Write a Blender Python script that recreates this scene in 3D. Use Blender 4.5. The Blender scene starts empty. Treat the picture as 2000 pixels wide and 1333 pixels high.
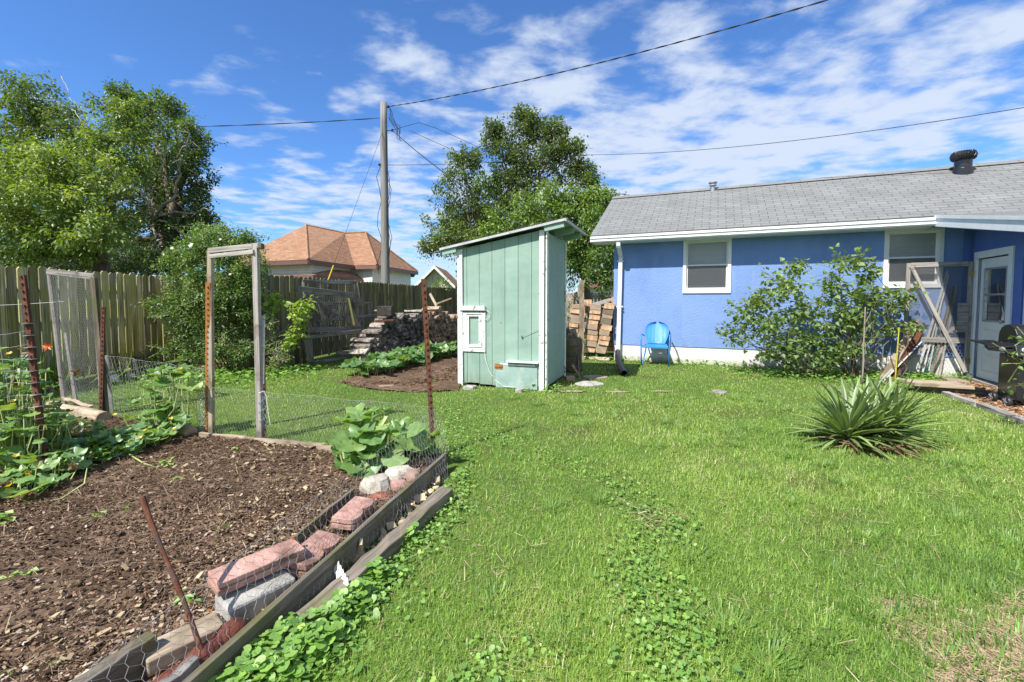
import bpy, math, random
import numpy as np
from mathutils import Vector, Matrix
random.seed(7); RNG = np.random.default_rng(11)
scene = bpy.context.scene
COL = scene.collection
R = math.radians
# ------------------------------------------------------------ camera, sky, sun, exposure
F, CX, CY, TH, CH = 890.0, 1000.0, 629.5, R(2.8), 1.35
cam_d = bpy.data.cameras.new("camera"); cam = bpy.data.objects.new("camera", cam_d); COL.objects.link(cam)
cam.location = (0, 0, CH); cam.rotation_euler = (R(90) - TH, 0, 0)
cam_d.sensor_width = 36; cam_d.lens = F / 2000 * 36; cam_d.shift_y = -37 / 2000
cam_d.clip_start = 0.05; cam_d.clip_end = 2000
scene.camera = cam
SUN_AZ = Vector((-0.68, -0.73, 0)).normalized(); SUN_EL = R(50)
sdir = Vector((SUN_AZ.x * math.cos(SUN_EL), SUN_AZ.y * math.cos(SUN_EL), math.sin(SUN_EL)))
sun_d = bpy.data.lights.new("sun", 'SUN'); sun_d.energy = 4.3; sun_d.angle = R(0.6); sun_d.color = (1, 0.95, 0.87)
sun = bpy.data.objects.new("sun", sun_d); COL.objects.link(sun); sun.rotation_euler = sdir.to_track_quat('Z', 'Y').to_euler()
world = bpy.data.worlds.new("World"); scene.world = world; world.use_nodes = True
SKY_STRENGTH = 0.115
def build_world():
    nt = world.node_tree; N = nt.nodes; L = nt.links; N.clear()
    out = N.new('ShaderNodeOutputWorld'); bg = N.new('ShaderNodeBackground'); L.new(bg.outputs[0], out.inputs[0])
    bg.inputs[1].default_value = SKY_STRENGTH
    sky = N.new('ShaderNodeTexSky'); sky.sky_type = 'NISHITA'; sky.sun_disc = False
    sky.sun_elevation = SUN_EL; sky.sun_rotation = math.atan2(SUN_AZ.x, SUN_AZ.y); sky.altitude = 300
    sky.air_density = 1.0; sky.dust_density = 0.3; sky.ozone_density = 3.0
    tint = N.new('ShaderNodeMixRGB'); tint.blend_type = 'MULTIPLY'; tint.inputs[0].default_value = 1
    tint.inputs[2].default_value = (0.45, 0.69, 0.98, 1); L.new(sky.outputs[0], tint.inputs[1])
    tc = N.new('ShaderNodeTexCoord'); sp = N.new('ShaderNodeSeparateXYZ'); L.new(tc.outputs['Generated'], sp.inputs[0])
    def m(op, a, b=None, c=None, clamp=False):
        n = N.new('ShaderNodeMath'); n.operation = op; n.use_clamp = clamp
        for i, x in enumerate((a, b, c)):
            if x is None: continue
            if isinstance(x, (int, float)): n.inputs[i].default_value = x
            else: L.new(x, n.inputs[i])
        return n.outputs[0]
    z = m('MAXIMUM', sp.outputs[2], 0.02)
    z2 = m('ADD', z, 0.06)
    px = m('DIVIDE', sp.outputs[0], z2); py = m('DIVIDE', sp.outputs[1], z2)
    cb = N.new('ShaderNodeCombineXYZ'); L.new(px, cb.inputs[0]); L.new(py, cb.inputs[1])
    mp = N.new('ShaderNodeMapping'); mp.inputs['Rotation'].default_value = (0, 0, R(-14)); mp.inputs['Scale'].default_value = (1.0, 1.15, 1); mp.inputs['Location'].default_value = (3.4, 1.1, 0)
    L.new(cb.outputs[0], mp.inputs[0])
    n1 = N.new('ShaderNodeTexNoise'); n1.inputs['Scale'].default_value = 3.3; n1.inputs['Detail'].default_value = 12; n1.inputs['Roughness'].default_value = 0.56; n1.inputs['Distortion'].default_value = 0.15
    L.new(mp.outputs[0], n1.inputs['Vector'])
    n2 = N.new('ShaderNodeTexNoise'); n2.inputs['Scale'].default_value = 0.42; n2.inputs['Detail'].default_value = 3
    L.new(mp.outputs[0], n2.inputs['Vector'])
    # coverage: more to the right, and more towards the horizon
    az = m('DIVIDE', sp.outputs[0], m('ADD', m('ABSOLUTE', sp.outputs[1]), 0.3))
    bx = m('MULTIPLY', m('ADD', az, 0.28), 0.22); bx = m('MINIMUM', m('MAXIMUM', bx, -0.09), 0.065)
    back = m('MULTIPLY', m('MINIMUM', m('MAXIMUM', m('MULTIPLY', sp.outputs[1], -1.5), 0), 1), 0.16); bx = m('ADD', bx, back)  # extra unseen cloud behind the camera, added as fill light
    bz = m('MULTIPLY', m('SUBTRACT', 0.40, z), 0.42)
    bz = m('MINIMUM', m('MAXIMUM', bz, -0.05), 0.05)
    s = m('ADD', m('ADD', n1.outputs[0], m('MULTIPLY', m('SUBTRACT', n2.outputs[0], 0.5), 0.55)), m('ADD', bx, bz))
    rp = N.new('ShaderNodeValToRGB'); rp.color_ramp.elements[0].position = 0.44; rp.color_ramp.elements[1].position = 0.72
    rp.color_ramp.elements[0].color = (0, 0, 0, 1); rp.color_ramp.elements[1].color = (0.92, 0.92, 0.92, 1)
    rp.color_ramp.interpolation = 'EASE'
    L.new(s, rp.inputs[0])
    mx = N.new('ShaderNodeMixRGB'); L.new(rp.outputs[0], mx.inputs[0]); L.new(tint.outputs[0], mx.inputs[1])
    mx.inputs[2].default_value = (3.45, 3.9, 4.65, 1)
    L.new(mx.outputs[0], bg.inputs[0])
build_world()
scene.view_settings.view_transform = 'Standard'; scene.view_settings.look = 'None'
scene.view_settings.exposure = 0.88; scene.view_settings.gamma = 1
scene.render.engine = 'CYCLES'
try:
    scene.cycles.max_bounces = 8; scene.cycles.transparent_max_bounces = 12; scene.cycles.use_denoising = True
    scene.cycles.sample_clamp_indirect = 6
except Exception: pass
# ------------------------------------------------------------ picture -> place helpers
def ray(px, py):
    xc = (px - CX) / F; yc = -(py - CY) / F
    return Vector((xc, math.cos(TH) + yc * math.sin(TH), -math.sin(TH) + yc * math.cos(TH)))
def G(px, py, z=0.0):
    d = ray(px, py); t = (z - CH) / d.z; return Vector((d.x * t, d.y * t, z))
def D(px, py, Y):
    d = ray(px, py); t = Y / d.y; return Vector((d.x * t, Y, CH + d.z * t))
def onplane(px, py, P, n):
    d = ray(px, py); o = Vector((0, 0, CH)); t = (Vector(P) - o).dot(n) / d.dot(n); return o + d * t
def V(*a): return Vector(a)
Z = V(0, 0, 1)
# ------------------------------------------------------------ objects
def tag(o, label=None, cat=None, group=None, kind=None):
    if label: o['label'] = label
    if cat: o['category'] = cat
    if group: o['group'] = group
    if kind: o['kind'] = kind
    return o
def thing(name, label, cat, loc, group=None):
    o = bpy.data.objects.new(name, None); COL.objects.link(o); o.location = loc; o.empty_display_size = 0.1
    return tag(o, label, cat, group)
def worldloc(o):
    p = V(0, 0, 0)
    while o is not None: p = p + o.location; o = o.parent
    return p
def finish(name, me, m, parent, loc=None, bevel=0, smooth=False):
    o = bpy.data.objects.new(name, me); COL.objects.link(o)
    if m: me.materials.append(m)
    if parent is not None: o.parent = parent
    elif loc is not None: o.location = loc
    if bevel:
        b = o.modifiers.new("bevel", 'BEVEL'); b.width = bevel; b.segments = 2; b.limit_method = 'ANGLE'
    if smooth:
        for p in me.polygons: p.use_smooth = True
    return o
class MB:
    """collects shapes in world coordinates; build() links them as one mesh object"""
    def __init__(s): s.v = []; s.f = []; s.g = []; s.r = []
    def add(s, vs, fs, g=None, r=None):
        b = len(s.v); r = random.random() if r is None else r
        s.v += [tuple(v) for v in vs]; s.f += [tuple(b + i for i in f) for f in fs]
        s.g += [tuple(x) for x in (g if g is not None else vs)]; s.r += [r] * len(vs)
        return s
    def bar(s, p0, p1, w, h, up=Z, r=None, jit=0.0, taper=1.0):
        p0 = Vector(p0); p1 = Vector(p1); up = Vector(up)
        a = p1 - p0; Ln = a.length; a.normalize()
        sd = a.cross(up)
        if sd.length < 1e-4: sd = a.cross(V(0, 1, 0))
        sd.normalize(); u = sd.cross(a)
        vs = []; gs = []; of = V(random.random() * 50, random.random() * 50, random.random() * 50)
        for k, p in ((0, p0), (1, p1)):
            q = taper if k else 1
            for i, j in ((-1, -1), (1, -1), (1, 1), (-1, 1)):
                vs.append(p + sd * (i * w / 2 * q) + u * (j * h / 2 * q) + V(random.uniform(-jit, jit), random.uniform(-jit, jit), random.uniform(-jit, jit)))
                gs.append(V(k * Ln, i * w / 2, j * h / 2) + of)
        return s.add(vs, [(0, 1, 2, 3), (7, 6, 5, 4), (0, 4, 5, 1), (1, 5, 6, 2), (2, 6, 7, 3), (3, 7, 4, 0)], gs, r)
    def box(s, o, ax, ay, az, r=None, g0=None):
        """corner o and three edge vectors"""
        o = Vector(o); ax = Vector(ax); ay = Vector(ay); az = Vector(az)
        vs = []; gs = []; of = V(random.random() * 50, random.random() * 50, random.random() * 50) if g0 is None else Vector(g0)
        for k in (0, 1):
            for i, j in ((0, 0), (1, 0), (1, 1), (0, 1)):
                vs.append(o + ax * i + ay * j + az * k); gs.append(V(i * ax.length, j * ay.length, k * az.length) + of)
        return s.add(vs, [(3, 2, 1, 0), (4, 5, 6, 7), (0, 1, 5, 4), (1, 2, 6, 5), (2, 3, 7, 6), (3, 0, 4, 7)], gs, r)
    def tube(s, pts, rad, n=6, r=None, caps=True):
        pts = [Vector(p) for p in pts]
        if not isinstance(rad, (list, tuple)): rad = [rad] * len(pts)
        vs = []; fs = []; gs = []; al = 0; off = random.random() * 40
        prev = None
        for i, p in enumerate(pts):
            t = (pts[min(i + 1, len(pts) - 1)] - pts[max(i - 1, 0)]).normalized()
            if prev is None: sd = t.cross(Z if abs(t.z) < 0.95 else V(1, 0, 0)).normalized()
            else: sd = (prev - t * prev.dot(t)).normalized()
            prev = sd; b = t.cross(sd)
            if i: al += (p - pts[i - 1]).length
            for k in range(n):
                a = 2 * math.pi * k / n
                vs.append(p + (sd * math.cos(a) + b * math.sin(a)) * rad[i]); gs.append((al + off, math.cos(a) * rad[i], math.sin(a) * rad[i] + off))
        for i in range(len(pts) - 1):
            for k in range(n):
                k2 = (k + 1) % n; fs.append((i * n + k, i * n + k2, (i + 1) * n + k2, (i + 1) * n + k))
        if caps:
            fs.append(tuple(range(n - 1, -1, -1))); fs.append(tuple((len(pts) - 1) * n + k for k in range(n)))
        return s.add(vs, fs, gs, r)
    def prism(s, poly, dvec, r=None, g=None):
        """flat polygon (world points) pushed along dvec"""
        poly = [Vector(p) for p in poly]; n = len(poly); dvec = Vector(dvec)
        vs = poly + [p + dvec for p in poly]
        fs = [tuple(range(n - 1, -1, -1)), tuple(range(n, 2 * n))] + [(i, (i + 1) % n, n + (i + 1) % n, n + i) for i in range(n)]
        gs = None if g is None else list(g) + list(g)
        return s.add(vs, fs, gs, r)
    def lathe(s, c, prof, n=16, axis=Z, r=None):
        """profile [(radius, height)] about axis through c"""
        c = Vector(c); a = Vector(axis).normalized(); x = a.cross(V(0, 1, 0) if abs(a.y) < 0.9 else V(1, 0, 0)).normalized(); y = a.cross(x)
        vs = [c + a * h + (x * math.cos(2 * math.pi * k / n) + y * math.sin(2 * math.pi * k / n)) * rr for rr, h in prof for k in range(n)]
        fs = [(i * n + k, i * n + (k + 1) % n, (i + 1) * n + (k + 1) % n, (i + 1) * n + k) for i in range(len(prof) - 1) for k in range(n)]
        fs.append(tuple(range(n - 1, -1, -1))); fs.append(tuple((len(prof) - 1) * n + k for k in range(n)))
        return s.add(vs, fs, None, r)
    def build(s, name, m, parent=None, bevel=0, smooth=False, loc=None):
        me = bpy.data.meshes.new(name)
        if parent is not None: o0 = worldloc(parent)
        elif loc is not None: o0 = Vector(loc)
        else:
            xs = np.array(s.v); o0 = Vector(((xs[:, 0].min() + xs[:, 0].max()) / 2, (xs[:, 1].min() + xs[:, 1].max()) / 2, xs[:, 2].min()))
        me.from_pydata([(v[0] - o0[0], v[1] - o0[1], v[2] - o0[2]) for v in s.v], [], s.f)
        a = me.attributes.new('g', 'FLOAT_VECTOR', 'POINT'); a.data.foreach_set('vector', np.array(s.g, dtype=np.float32).ravel())
        a = me.attributes.new('r', 'FLOAT', 'POINT'); a.data.foreach_set('value', np.array(s.r, dtype=np.float32))
        me.update()
        return finish(name, me, m, parent, o0, bevel, smooth)
def npmesh(name, v, f, g, r, m, parent=None, loc=(0, 0, 0), smooth=False):
    """v (n,3) world, f (k, 3 or 4) int"""
    me = bpy.data.meshes.new(name)
    o0 = np.array(worldloc(parent) if parent is not None else Vector(loc), dtype=np.float64)
    n = len(v); k, w = f.shape
    me.vertices.add(n); me.vertices.foreach_set('co', (v - o0).astype(np.float32).ravel())
    me.loops.add(k * w); me.loops.foreach_set('vertex_index', f.astype(np.int32).ravel())
    me.polygons.add(k); me.polygons.foreach_set('loop_start', np.arange(0, k * w, w, dtype=np.int32))
    try: me.polygons.foreach_set('loop_total', np.full(k, w, dtype=np.int32))
    except Exception: pass
    me.polygons.foreach_set('use_smooth', np.full(k, smooth, dtype=bool))
    a = me.attributes.new('g', 'FLOAT_VECTOR', 'POINT'); a.data.foreach_set('vector', g.astype(np.float32).ravel())
    a = me.attributes.new('r', 'FLOAT', 'POINT'); a.data.foreach_set('value', r.astype(np.float32))
    me.update(calc_edges=True)
    return finish(name, me, m, parent, o0)
def unit(a): return a / np.maximum(np.linalg.norm(a, axis=-1, keepdims=True), 1e-9)
def scatter(name, tv, tf, pos, yd, zd, sc, r, m, parent=None, smooth=False):
    """copies of a small template (x across, y along, z normal) at pos"""
    tv = np.array(tv, dtype=float); tf = np.array(tf, dtype=int); n = len(pos); k = len(tv)
    y = unit(yd); x = unit(np.cross(y, zd)); z = np.cross(x, y)
    sc = np.asarray(sc, dtype=float)
    if sc.ndim == 1: sc = np.repeat(sc[:, None], 3, 1)
    if tv.ndim == 2: tv = np.broadcast_to(tv, (n, k, 3)).copy()
    else: k = tv.shape[1]
    lv = tv * sc[:, None, :]
    v = pos[:, None, :] + lv[:, :, 0:1] * x[:, None, :] + lv[:, :, 1:2] * y[:, None, :] + lv[:, :, 2:3] * z[:, None, :]
    g = tv.copy(); g[:, :, 2] = (RNG.random(n) * 30)[:, None]
    f = (tf[None] + (np.arange(n) * k)[:, None, None]).reshape(-1, tf.shape[1])
    return npmesh(name, v.reshape(-1, 3), f, g.reshape(-1, 3), np.repeat(r, k), m, parent, smooth=smooth)
def segs(name, A, B, rad, m, parent=None):
    """thin three-sided rods from A to B"""
    A = np.asarray(A, float); B = np.asarray(B, float); n = len(A); t = unit(B - A)
    ref = np.where(np.abs(t[:, 2:3]) < 0.9, np.array([[0, 0, 1.]]), np.array([[1., 0, 0]]))
    s1 = unit(np.cross(t, ref)); s2 = np.cross(t, s1)
    rad = np.broadcast_to(np.asarray(rad, float), (n,)) if np.ndim(rad) < 2 else rad
    ra = rad if rad.ndim == 1 else rad[:, 0]; rb = rad if rad.ndim == 1 else rad[:, 1]
    vs = []
    for P, rr in ((A, ra), (B, rb)):
        for k in range(3):
            a = 2 * math.pi * k / 3; vs.append(P + (s1 * math.cos(a) + s2 * math.sin(a)) * rr[:, None])
    v = np.stack(vs, 1); tf = np.array([(0, 1, 4, 3), (1, 2, 5, 4), (2, 0, 3, 5)])
    f = (tf[None] + (np.arange(n) * 6)[:, None, None]).reshape(-1, 4)
    return npmesh(name, v.reshape(-1, 3), f, v.reshape(-1, 3), np.repeat(RNG.random(n), 6), m, parent)
def hexwire(name, P, W, Hh, cell, rad, m, parent=None, keep=None):
    """chicken wire over the sheet P(u,v), u in 0..W, v in 0..Hh"""
    c = cell; hx = c; hy = c * 1.12; A = []; B = []
    nx = int(W / hx) + 1; ny = int(Hh / hy) + 1
    for j in range(ny):
        for i in range(nx):
            x = i * hx + (hx / 2 if j % 2 else 0); y = j * hy
            a = (x, y); b = (x, y + hy * 0.45); A.append(a); B.append(b)
            l = (x - hx / 2, y + hy); rr = (x + hx / 2, y + hy)
            A.append(b); B.append(l); A.append(b); B.append(rr)
    A = np.array(A, float); B = np.array(B, float)
    for q in (A, B): q[:, 0] = np.clip(q[:, 0], 0, W); q[:, 1] = np.clip(q[:, 1], 0, Hh)
    ok = np.abs(A - B).sum(1) > 1e-4
    A = A[ok]; B = B[ok]
    if keep is not None:
        k = keep((A[:, 0] + B[:, 0]) / 2, (A[:, 1] + B[:, 1]) / 2); A = A[k]; B = B[k]
    ed = np.linspace(0, W, max(3, int(W / 0.05)))
    for vv in (0, Hh):
        if keep is None:
            A = np.vstack([A, np.stack([ed[:-1], np.full(len(ed) - 1, vv)], 1)]); B = np.vstack([B, np.stack([ed[1:], np.full(len(ed) - 1, vv)], 1)])
    return segs(name, P(A[:, 0], A[:, 1]), P(B[:, 0], B[:, 1]), rad, m, parent)
def ruled(a0, a1, b0, b1, wob=0.0, seed=0):
    """sheet from bottom edge a0->a1 to top edge b0->b1; returns P(u,v) for unit-length u,v scaled by W,H"""
    a0, a1, b0, b1 = [np.array(x, float) for x in (a0, a1, b0, b1)]
    W = np.linalg.norm(a1 - a0); Hh = np.linalg.norm((b0 + b1 - a0 - a1) / 2)
    nrm = unit(np.cross(a1 - a0, b0 - a0))
    def P(u, v):
        s = (u / W)[:, None]; t = (v / Hh)[:, None]
        p = (a0 * (1 - s) + a1 * s) * (1 - t) + (b0 * (1 - s) + b1 * s) * t
        w = np.sin(u * 9 + seed) * np.cos(v * 7 + seed * 2) + 0.5 * np.sin(u * 23 + v * 17 + seed)
        return p + nrm * (w * wob)[:, None]
    return P, W, Hh
def fbm(x, y, seed=0, f0=1.0, oct=4):
    rg = np.random.default_rng(seed); s = 0; a = 1
    for o in range(oct):
        for k in range(3):
            th = rg.random() * 6.28; ph = rg.random() * 6.28
            s = s + a * np.sin((x * math.cos(th) + y * math.sin(th)) * f0 * (1.7 ** o) * (0.8 + 0.5 * rg.random()) * 2 + ph) / 3
        a *= 0.6
    return s
def inpoly(x, y, poly):
    r_ = np.zeros(x.shape, bool); n = len(poly)
    for i in range(n):
        x1, y1 = poly[i][0], poly[i][1]; x2, y2 = poly[(i + 1) % n][0], poly[(i + 1) % n][1]
        c = ((y1 > y) != (y2 > y)) & (x < (x2 - x1) * (y - y1) / (y2 - y1 + 1e-12) + x1); r_ ^= c
    return r_
def dup(root, group=None, label=None):
    r_ = root.copy(); COL.objects.link(r_)
    if group: r_['group'] = group
    if label: r_['label'] = label
    for ch in list(root.children):
        c = ch.copy(); COL.objects.link(c); c.parent = r_
        for g_ in list(ch.children):
            d_ = g_.copy(); COL.objects.link(d_); d_.parent = c
    return r_
# ------------------------------------------------------------ materials
def newmat(name):
    m = bpy.data.materials.new(name); m.use_nodes = True; nt = m.node_tree; nt.nodes.clear()
    out = nt.nodes.new('ShaderNodeOutputMaterial'); return m, nt, out
def ramp(nt, stops):
    n = nt.nodes.new('ShaderNodeValToRGB'); e = n.color_ramp.elements
    while len(e) < len(stops): e.new(0.5)
    for i, (p, c) in enumerate(stops): e[i].position = p; e[i].color = (*c, 1) if len(c) == 3 else c
    return n
def attr(nt, name):
    n = nt.nodes.new('ShaderNodeAttribute'); n.attribute_name = name; return n
def mixc(nt, mode, fac, a, b):
    n = nt.nodes.new('ShaderNodeMixRGB'); n.blend_type = mode
    for i, x in enumerate((fac, a, b)):
        if hasattr(x, 'default_value'): nt.links.new(x, n.inputs[i])
        elif isinstance(x, (int, float)): n.inputs[i].default_value = x if i == 0 else (x, x, x, 1)
        else: n.inputs[i].default_value = (*x, 1)
    return n.outputs[0]
def nz(nt, vec, scale, detail=4, rough=0.55, stretch=None, dist=0.0, off=0):
    n = nt.nodes.new('ShaderNodeTexNoise'); n.inputs['Scale'].default_value = scale; n.inputs['Detail'].default_value = detail
    n.inputs['Roughness'].default_value = rough; n.inputs['Distortion'].default_value = dist
    mp = nt.nodes.new('ShaderNodeMapping'); mp.inputs['Scale'].default_value = stretch or (1, 1, 1); mp.inputs['Location'].default_value = (off, off * 0.7, off * 1.3)
    nt.links.new(vec, mp.inputs[0]); nt.links.new(mp.outputs[0], n.inputs['Vector']); return n.outputs[0]
def mat(name, cols, scale=8, stretch=(1, 1, 1), rough=0.8, bump=0.3, bscale=None, spread=(0.3, 0.7), patch=None, pscale=1.5, pth=(0.5, 0.62), var=0.25, spec=0.3, metal=0.0, coord='g', detail=6, streak=None, grade=None):
    """noise between cols; patch = a second colour in worn or mossy patches; var = brightness spread per piece"""
    m, nt, out = newmat(name); L = nt.links
    b = nt.nodes.new('ShaderNodeBsdfPrincipled'); L.new(b.outputs[0], out.inputs[0])
    g = attr(nt, 'g').outputs['Vector']
    if coord == 'obj':
        tcn = nt.nodes.new('ShaderNodeTexCoord'); g = tcn.outputs['Object']
    n1 = nz(nt, g, scale, detail, 0.6, stretch)
    k = len(cols); rp = ramp(nt, [(spread[0] + (spread[1] - spread[0]) * i / max(1, k - 1), c) for i, c in enumerate(cols)])
    L.new(n1, rp.inputs[0]); c = rp.outputs[0]
    if patch:
        n2 = nz(nt, g, pscale, 5, 0.6, None, 0.3, 13)
        rp2 = ramp(nt, [(pth[0], (0, 0, 0)), (pth[1], (1, 1, 1))]); L.new(n2, rp2.inputs[0])
        c = mixc(nt, 'MIX', rp2.outputs[0], c, patch)
    if grade:
        sxz = nt.nodes.new('ShaderNodeSeparateXYZ'); L.new(g, sxz.inputs[0]); a1 = nt.nodes.new('ShaderNodeMath'); a1.operation = 'MULTIPLY_ADD'; L.new(nz(nt, g, 9, 5, 0.6, None, 0, 31), a1.inputs[0]); a1.inputs[1].default_value = -grade[2]; L.new(sxz.outputs[2], a1.inputs[2])
        rg_ = ramp(nt, [(0, (1, 1, 1)), (1, (0, 0, 0))]); mrg = nt.nodes.new('ShaderNodeMapRange'); mrg.inputs[1].default_value = grade[1] - grade[2]; mrg.inputs[2].default_value = grade[1]; L.new(a1.outputs[0], mrg.inputs[0]); L.new(mrg.outputs[0], rg_.inputs[0])
        c = mixc(nt, 'MIX', rg_.outputs[0], c, grade[0])
    if streak:
        n3 = nz(nt, g, 14, 3, 0.5, streak[1], 0, 5); rp3 = ramp(nt, [(0.5, (0, 0, 0)), (0.68, (1, 1, 1))]); L.new(n3, rp3.inputs[0])
        c = mixc(nt, 'MIX', rp3.outputs[0], c, streak[0])
    if var:
        mr = nt.nodes.new('ShaderNodeMapRange'); mr.inputs[3].default_value = 1 - var; mr.inputs[4].default_value = 1 + var
        L.new(attr(nt, 'r').outputs['Fac'], mr.inputs[0])
        c = mixc(nt, 'MULTIPLY', 1.0, c, mr.outputs[0])
    L.new(c, b.inputs['Base Color'])
    b.inputs['Roughness'].default_value = rough; b.inputs['Metallic'].default_value = metal
    b.inputs['Specular IOR Level'].default_value = spec
    if bump:
        bp = nt.nodes.new('ShaderNodeBump'); bp.inputs['Strength'].default_value = bump; bp.inputs['Distance'].default_value = 0.01
        L.new(nz(nt, g, bscale or scale * 2, 5, 0.6, stretch, 0, 3), bp.inputs['Height']); L.new(bp.outputs[0], b.inputs['Normal'])
    return m
def leafmat(name, stops, trans=0.45, rough=0.55, gloss=0.06, noise=0.0, vein=None, tip=None):
    """colour by the leaf's own r; translucent like a leaf"""
    m, nt, out = newmat(name); L = nt.links
    rp = ramp(nt, stops); L.new(attr(nt, 'r').outputs['Fac'], rp.inputs[0]); c = rp.outputs[0]
    gv = attr(nt, 'g').outputs['Vector']
    if noise:
        n2 = nz(nt, gv, 5, 3, 0.6); r2 = ramp(nt, [(0.3, (1 - noise,) * 3), (0.7, (1 + noise,) * 3)]); L.new(n2, r2.inputs[0])
        c = mixc(nt, 'MULTIPLY', 1.0, c, r2.outputs[0])
    if tip:
        sx = nt.nodes.new('ShaderNodeSeparateXYZ'); L.new(gv, sx.inputs[0])
        rt = ramp(nt, [(tip[1], (0, 0, 0)), (tip[2], (1, 1, 1))]); L.new(sx.outputs[1], rt.inputs[0])
        c = mixc(nt, 'MIX', rt.outputs[0], c, tip[0])
    if vein:
        sx = nt.nodes.new('ShaderNodeSeparateXYZ'); L.new(gv, sx.inputs[0])
        ab = nt.nodes.new('ShaderNodeMath'); ab.operation = 'ABSOLUTE'; L.new(sx.outputs[0], ab.inputs[0])
        rt = ramp(nt, [(0.015, (1, 1, 1)), (0.05, (0, 0, 0))]); L.new(ab.outputs[0], rt.inputs[0])
        c = mixc(nt, 'MIX', rt.outputs[0], c, vein)
    d = nt.nodes.new('ShaderNodeBsdfDiffuse'); t = nt.nodes.new('ShaderNodeBsdfTranslucent'); gl = nt.nodes.new('ShaderNodeBsdfGlossy')
    L.new(c, d.inputs[0]); tc = mixc(nt, 'MULTIPLY', 1.0, c, (1.25, 1.15, 0.5)); L.new(tc, t.inputs[0]); gl.inputs['Roughness'].default_value = rough
    gl.inputs[0].default_value = (1, 1, 1, 1)
    a = nt.nodes.new('ShaderNodeMixShader'); a.inputs[0].default_value = trans; L.new(d.outputs[0], a.inputs[1]); L.new(t.outputs[0], a.inputs[2])
    b = nt.nodes.new('ShaderNodeMixShader'); b.inputs[0].default_value = gloss; L.new(a.outputs[0], b.inputs[1]); L.new(gl.outputs[0], b.inputs[2])
    L.new(b.outputs[0], out.inputs[0]); return m
WS = (0.25, 3, 3)   # grain stretched along a board
m_wgrey = mat('weathered_grey_wood', [(0.13, 0.115, 0.10), (0.30, 0.275, 0.245), (0.42, 0.39, 0.35)], 9, (0.22, 5, 5), patch=(0.12, 0.10, 0.08), pscale=4, pth=(0.56, 0.7))
m_wtan = mat('tan_weathered_wood', [(0.20, 0.15, 0.10), (0.40, 0.32, 0.23), (0.50, 0.43, 0.33)], 9, (0.22, 5, 5), patch=(0.20, 0.16, 0.10), pscale=3)
m_wdark = mat('dark_rotting_wood', [(0.045, 0.038, 0.03), (0.13, 0.105, 0.075), (0.22, 0.19, 0.14)], 9, (0.25, 4, 4), patch=(0.11, 0.12, 0.035), pscale=3, pth=(0.48, 0.62), bump=0.5)
m_wmoss = mat('green_grey_board', [(0.08, 0.065, 0.045), (0.19, 0.16, 0.12), (0.30, 0.26, 0.21)], 10, (0.25, 5, 5), patch=(0.13, 0.13, 0.04), pscale=3.5, pth=(0.52, 0.68), bump=0.5)
m_fence = mat('mossy_fence_boards', [(0.15, 0.13, 0.07), (0.37, 0.33, 0.19), (0.54, 0.48, 0.34)], 6, (0.3, 6, 6), patch=(0.31, 0.295, 0.08), pscale=1.6, pth=(0.42, 0.60), var=0.5, bump=0.4, streak=((0.10, 0.09, 0.07), (0.06, 2.2, 2.2)))
m_fence2 = mat('dark_mossy_fence_boards', [(0.06, 0.055, 0.03), (0.15, 0.135, 0.075), (0.25, 0.23, 0.15)], 6, (0.3, 6, 6), patch=(0.20, 0.21, 0.05), pscale=1.6, pth=(0.48, 0.66), var=0.4, bump=0.4, streak=((0.06, 0.055, 0.045), (0.06, 2.5, 2.5)))
m_fence3 = mat('pale_fence_boards', [(0.20, 0.16, 0.11), (0.34, 0.28, 0.21), (0.44, 0.38, 0.30)], 6, (0.3, 6, 6), var=0.3)
m_white = mat('white_trim_paint', [(0.70, 0.71, 0.70), (0.80, 0.80, 0.79)], 6, rough=0.5, bump=0.05, var=0.04)
m_wpeel = mat('peeling_white_paint', [(0.66, 0.68, 0.66), (0.78, 0.79, 0.77)], 10, (0.5, 3, 3), rough=0.6, bump=0.15, patch=(0.27, 0.20, 0.13), pscale=14, pth=(0.585, 0.65), var=0.05)
m_shed = mat('mint_green_paint', [(0.225, 0.345, 0.283), (0.26, 0.38, 0.315), (0.29, 0.415, 0.35)], 3.5, (0.5, 2, 2), rough=0.65, bump=0.35, bscale=60, var=0.05, patch=(0.19, 0.30, 0.245), pscale=1.2, pth=(0.5, 0.8), streak=((0.28, 0.38, 0.32), (1.2, 1.2, .12)), grade=((0.20, 0.22, 0.15), 0.06, 0.30))
m_shedworn = mat('worn_bluish_green_paint', [(0.22, 0.33, 0.29), (0.28, 0.39, 0.36), (0.36, 0.44, 0.42)], 5, rough=0.7, bump=0.3, bscale=50, patch=(0.42, 0.50, 0.38), pscale=7, pth=(0.56, 0.7), var=0.0)
m_stucco = mat('blue_stucco', [(0.155, 0.255, 0.50), (0.185, 0.295, 0.56), (0.21, 0.32, 0.60)], 1.2, rough=0.8, bump=1.0, bscale=24, streak=((0.195, 0.30, 0.55), (.5, .5, .12)), var=0.0, spec=0.25, detail=8)
m_bluewood = mat('blue_painted_panel', [(0.095, 0.165, 0.45), (0.115, 0.19, 0.50)], 4, rough=0.6, bump=0.15, bscale=30, var=0.05)
m_found = mat('white_painted_block', [(0.58, 0.58, 0.56), (0.72, 0.72, 0.70)], 4, rough=0.8, bump=0.6, bscale=30, patch=(0.44, 0.40, 0.32), pscale=4, pth=(0.55, 0.76), var=0, grade=((0.30, 0.25, 0.17), 0.03, 0.22))
m_rust = mat('rusty_steel', [(0.05, 0.02, 0.012), (0.12, 0.045, 0.025), (0.20, 0.08, 0.04)], 30, rough=0.85, bump=0.5, var=0.15, patch=(0.09, 0.05, 0.04), pscale=14)
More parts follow.
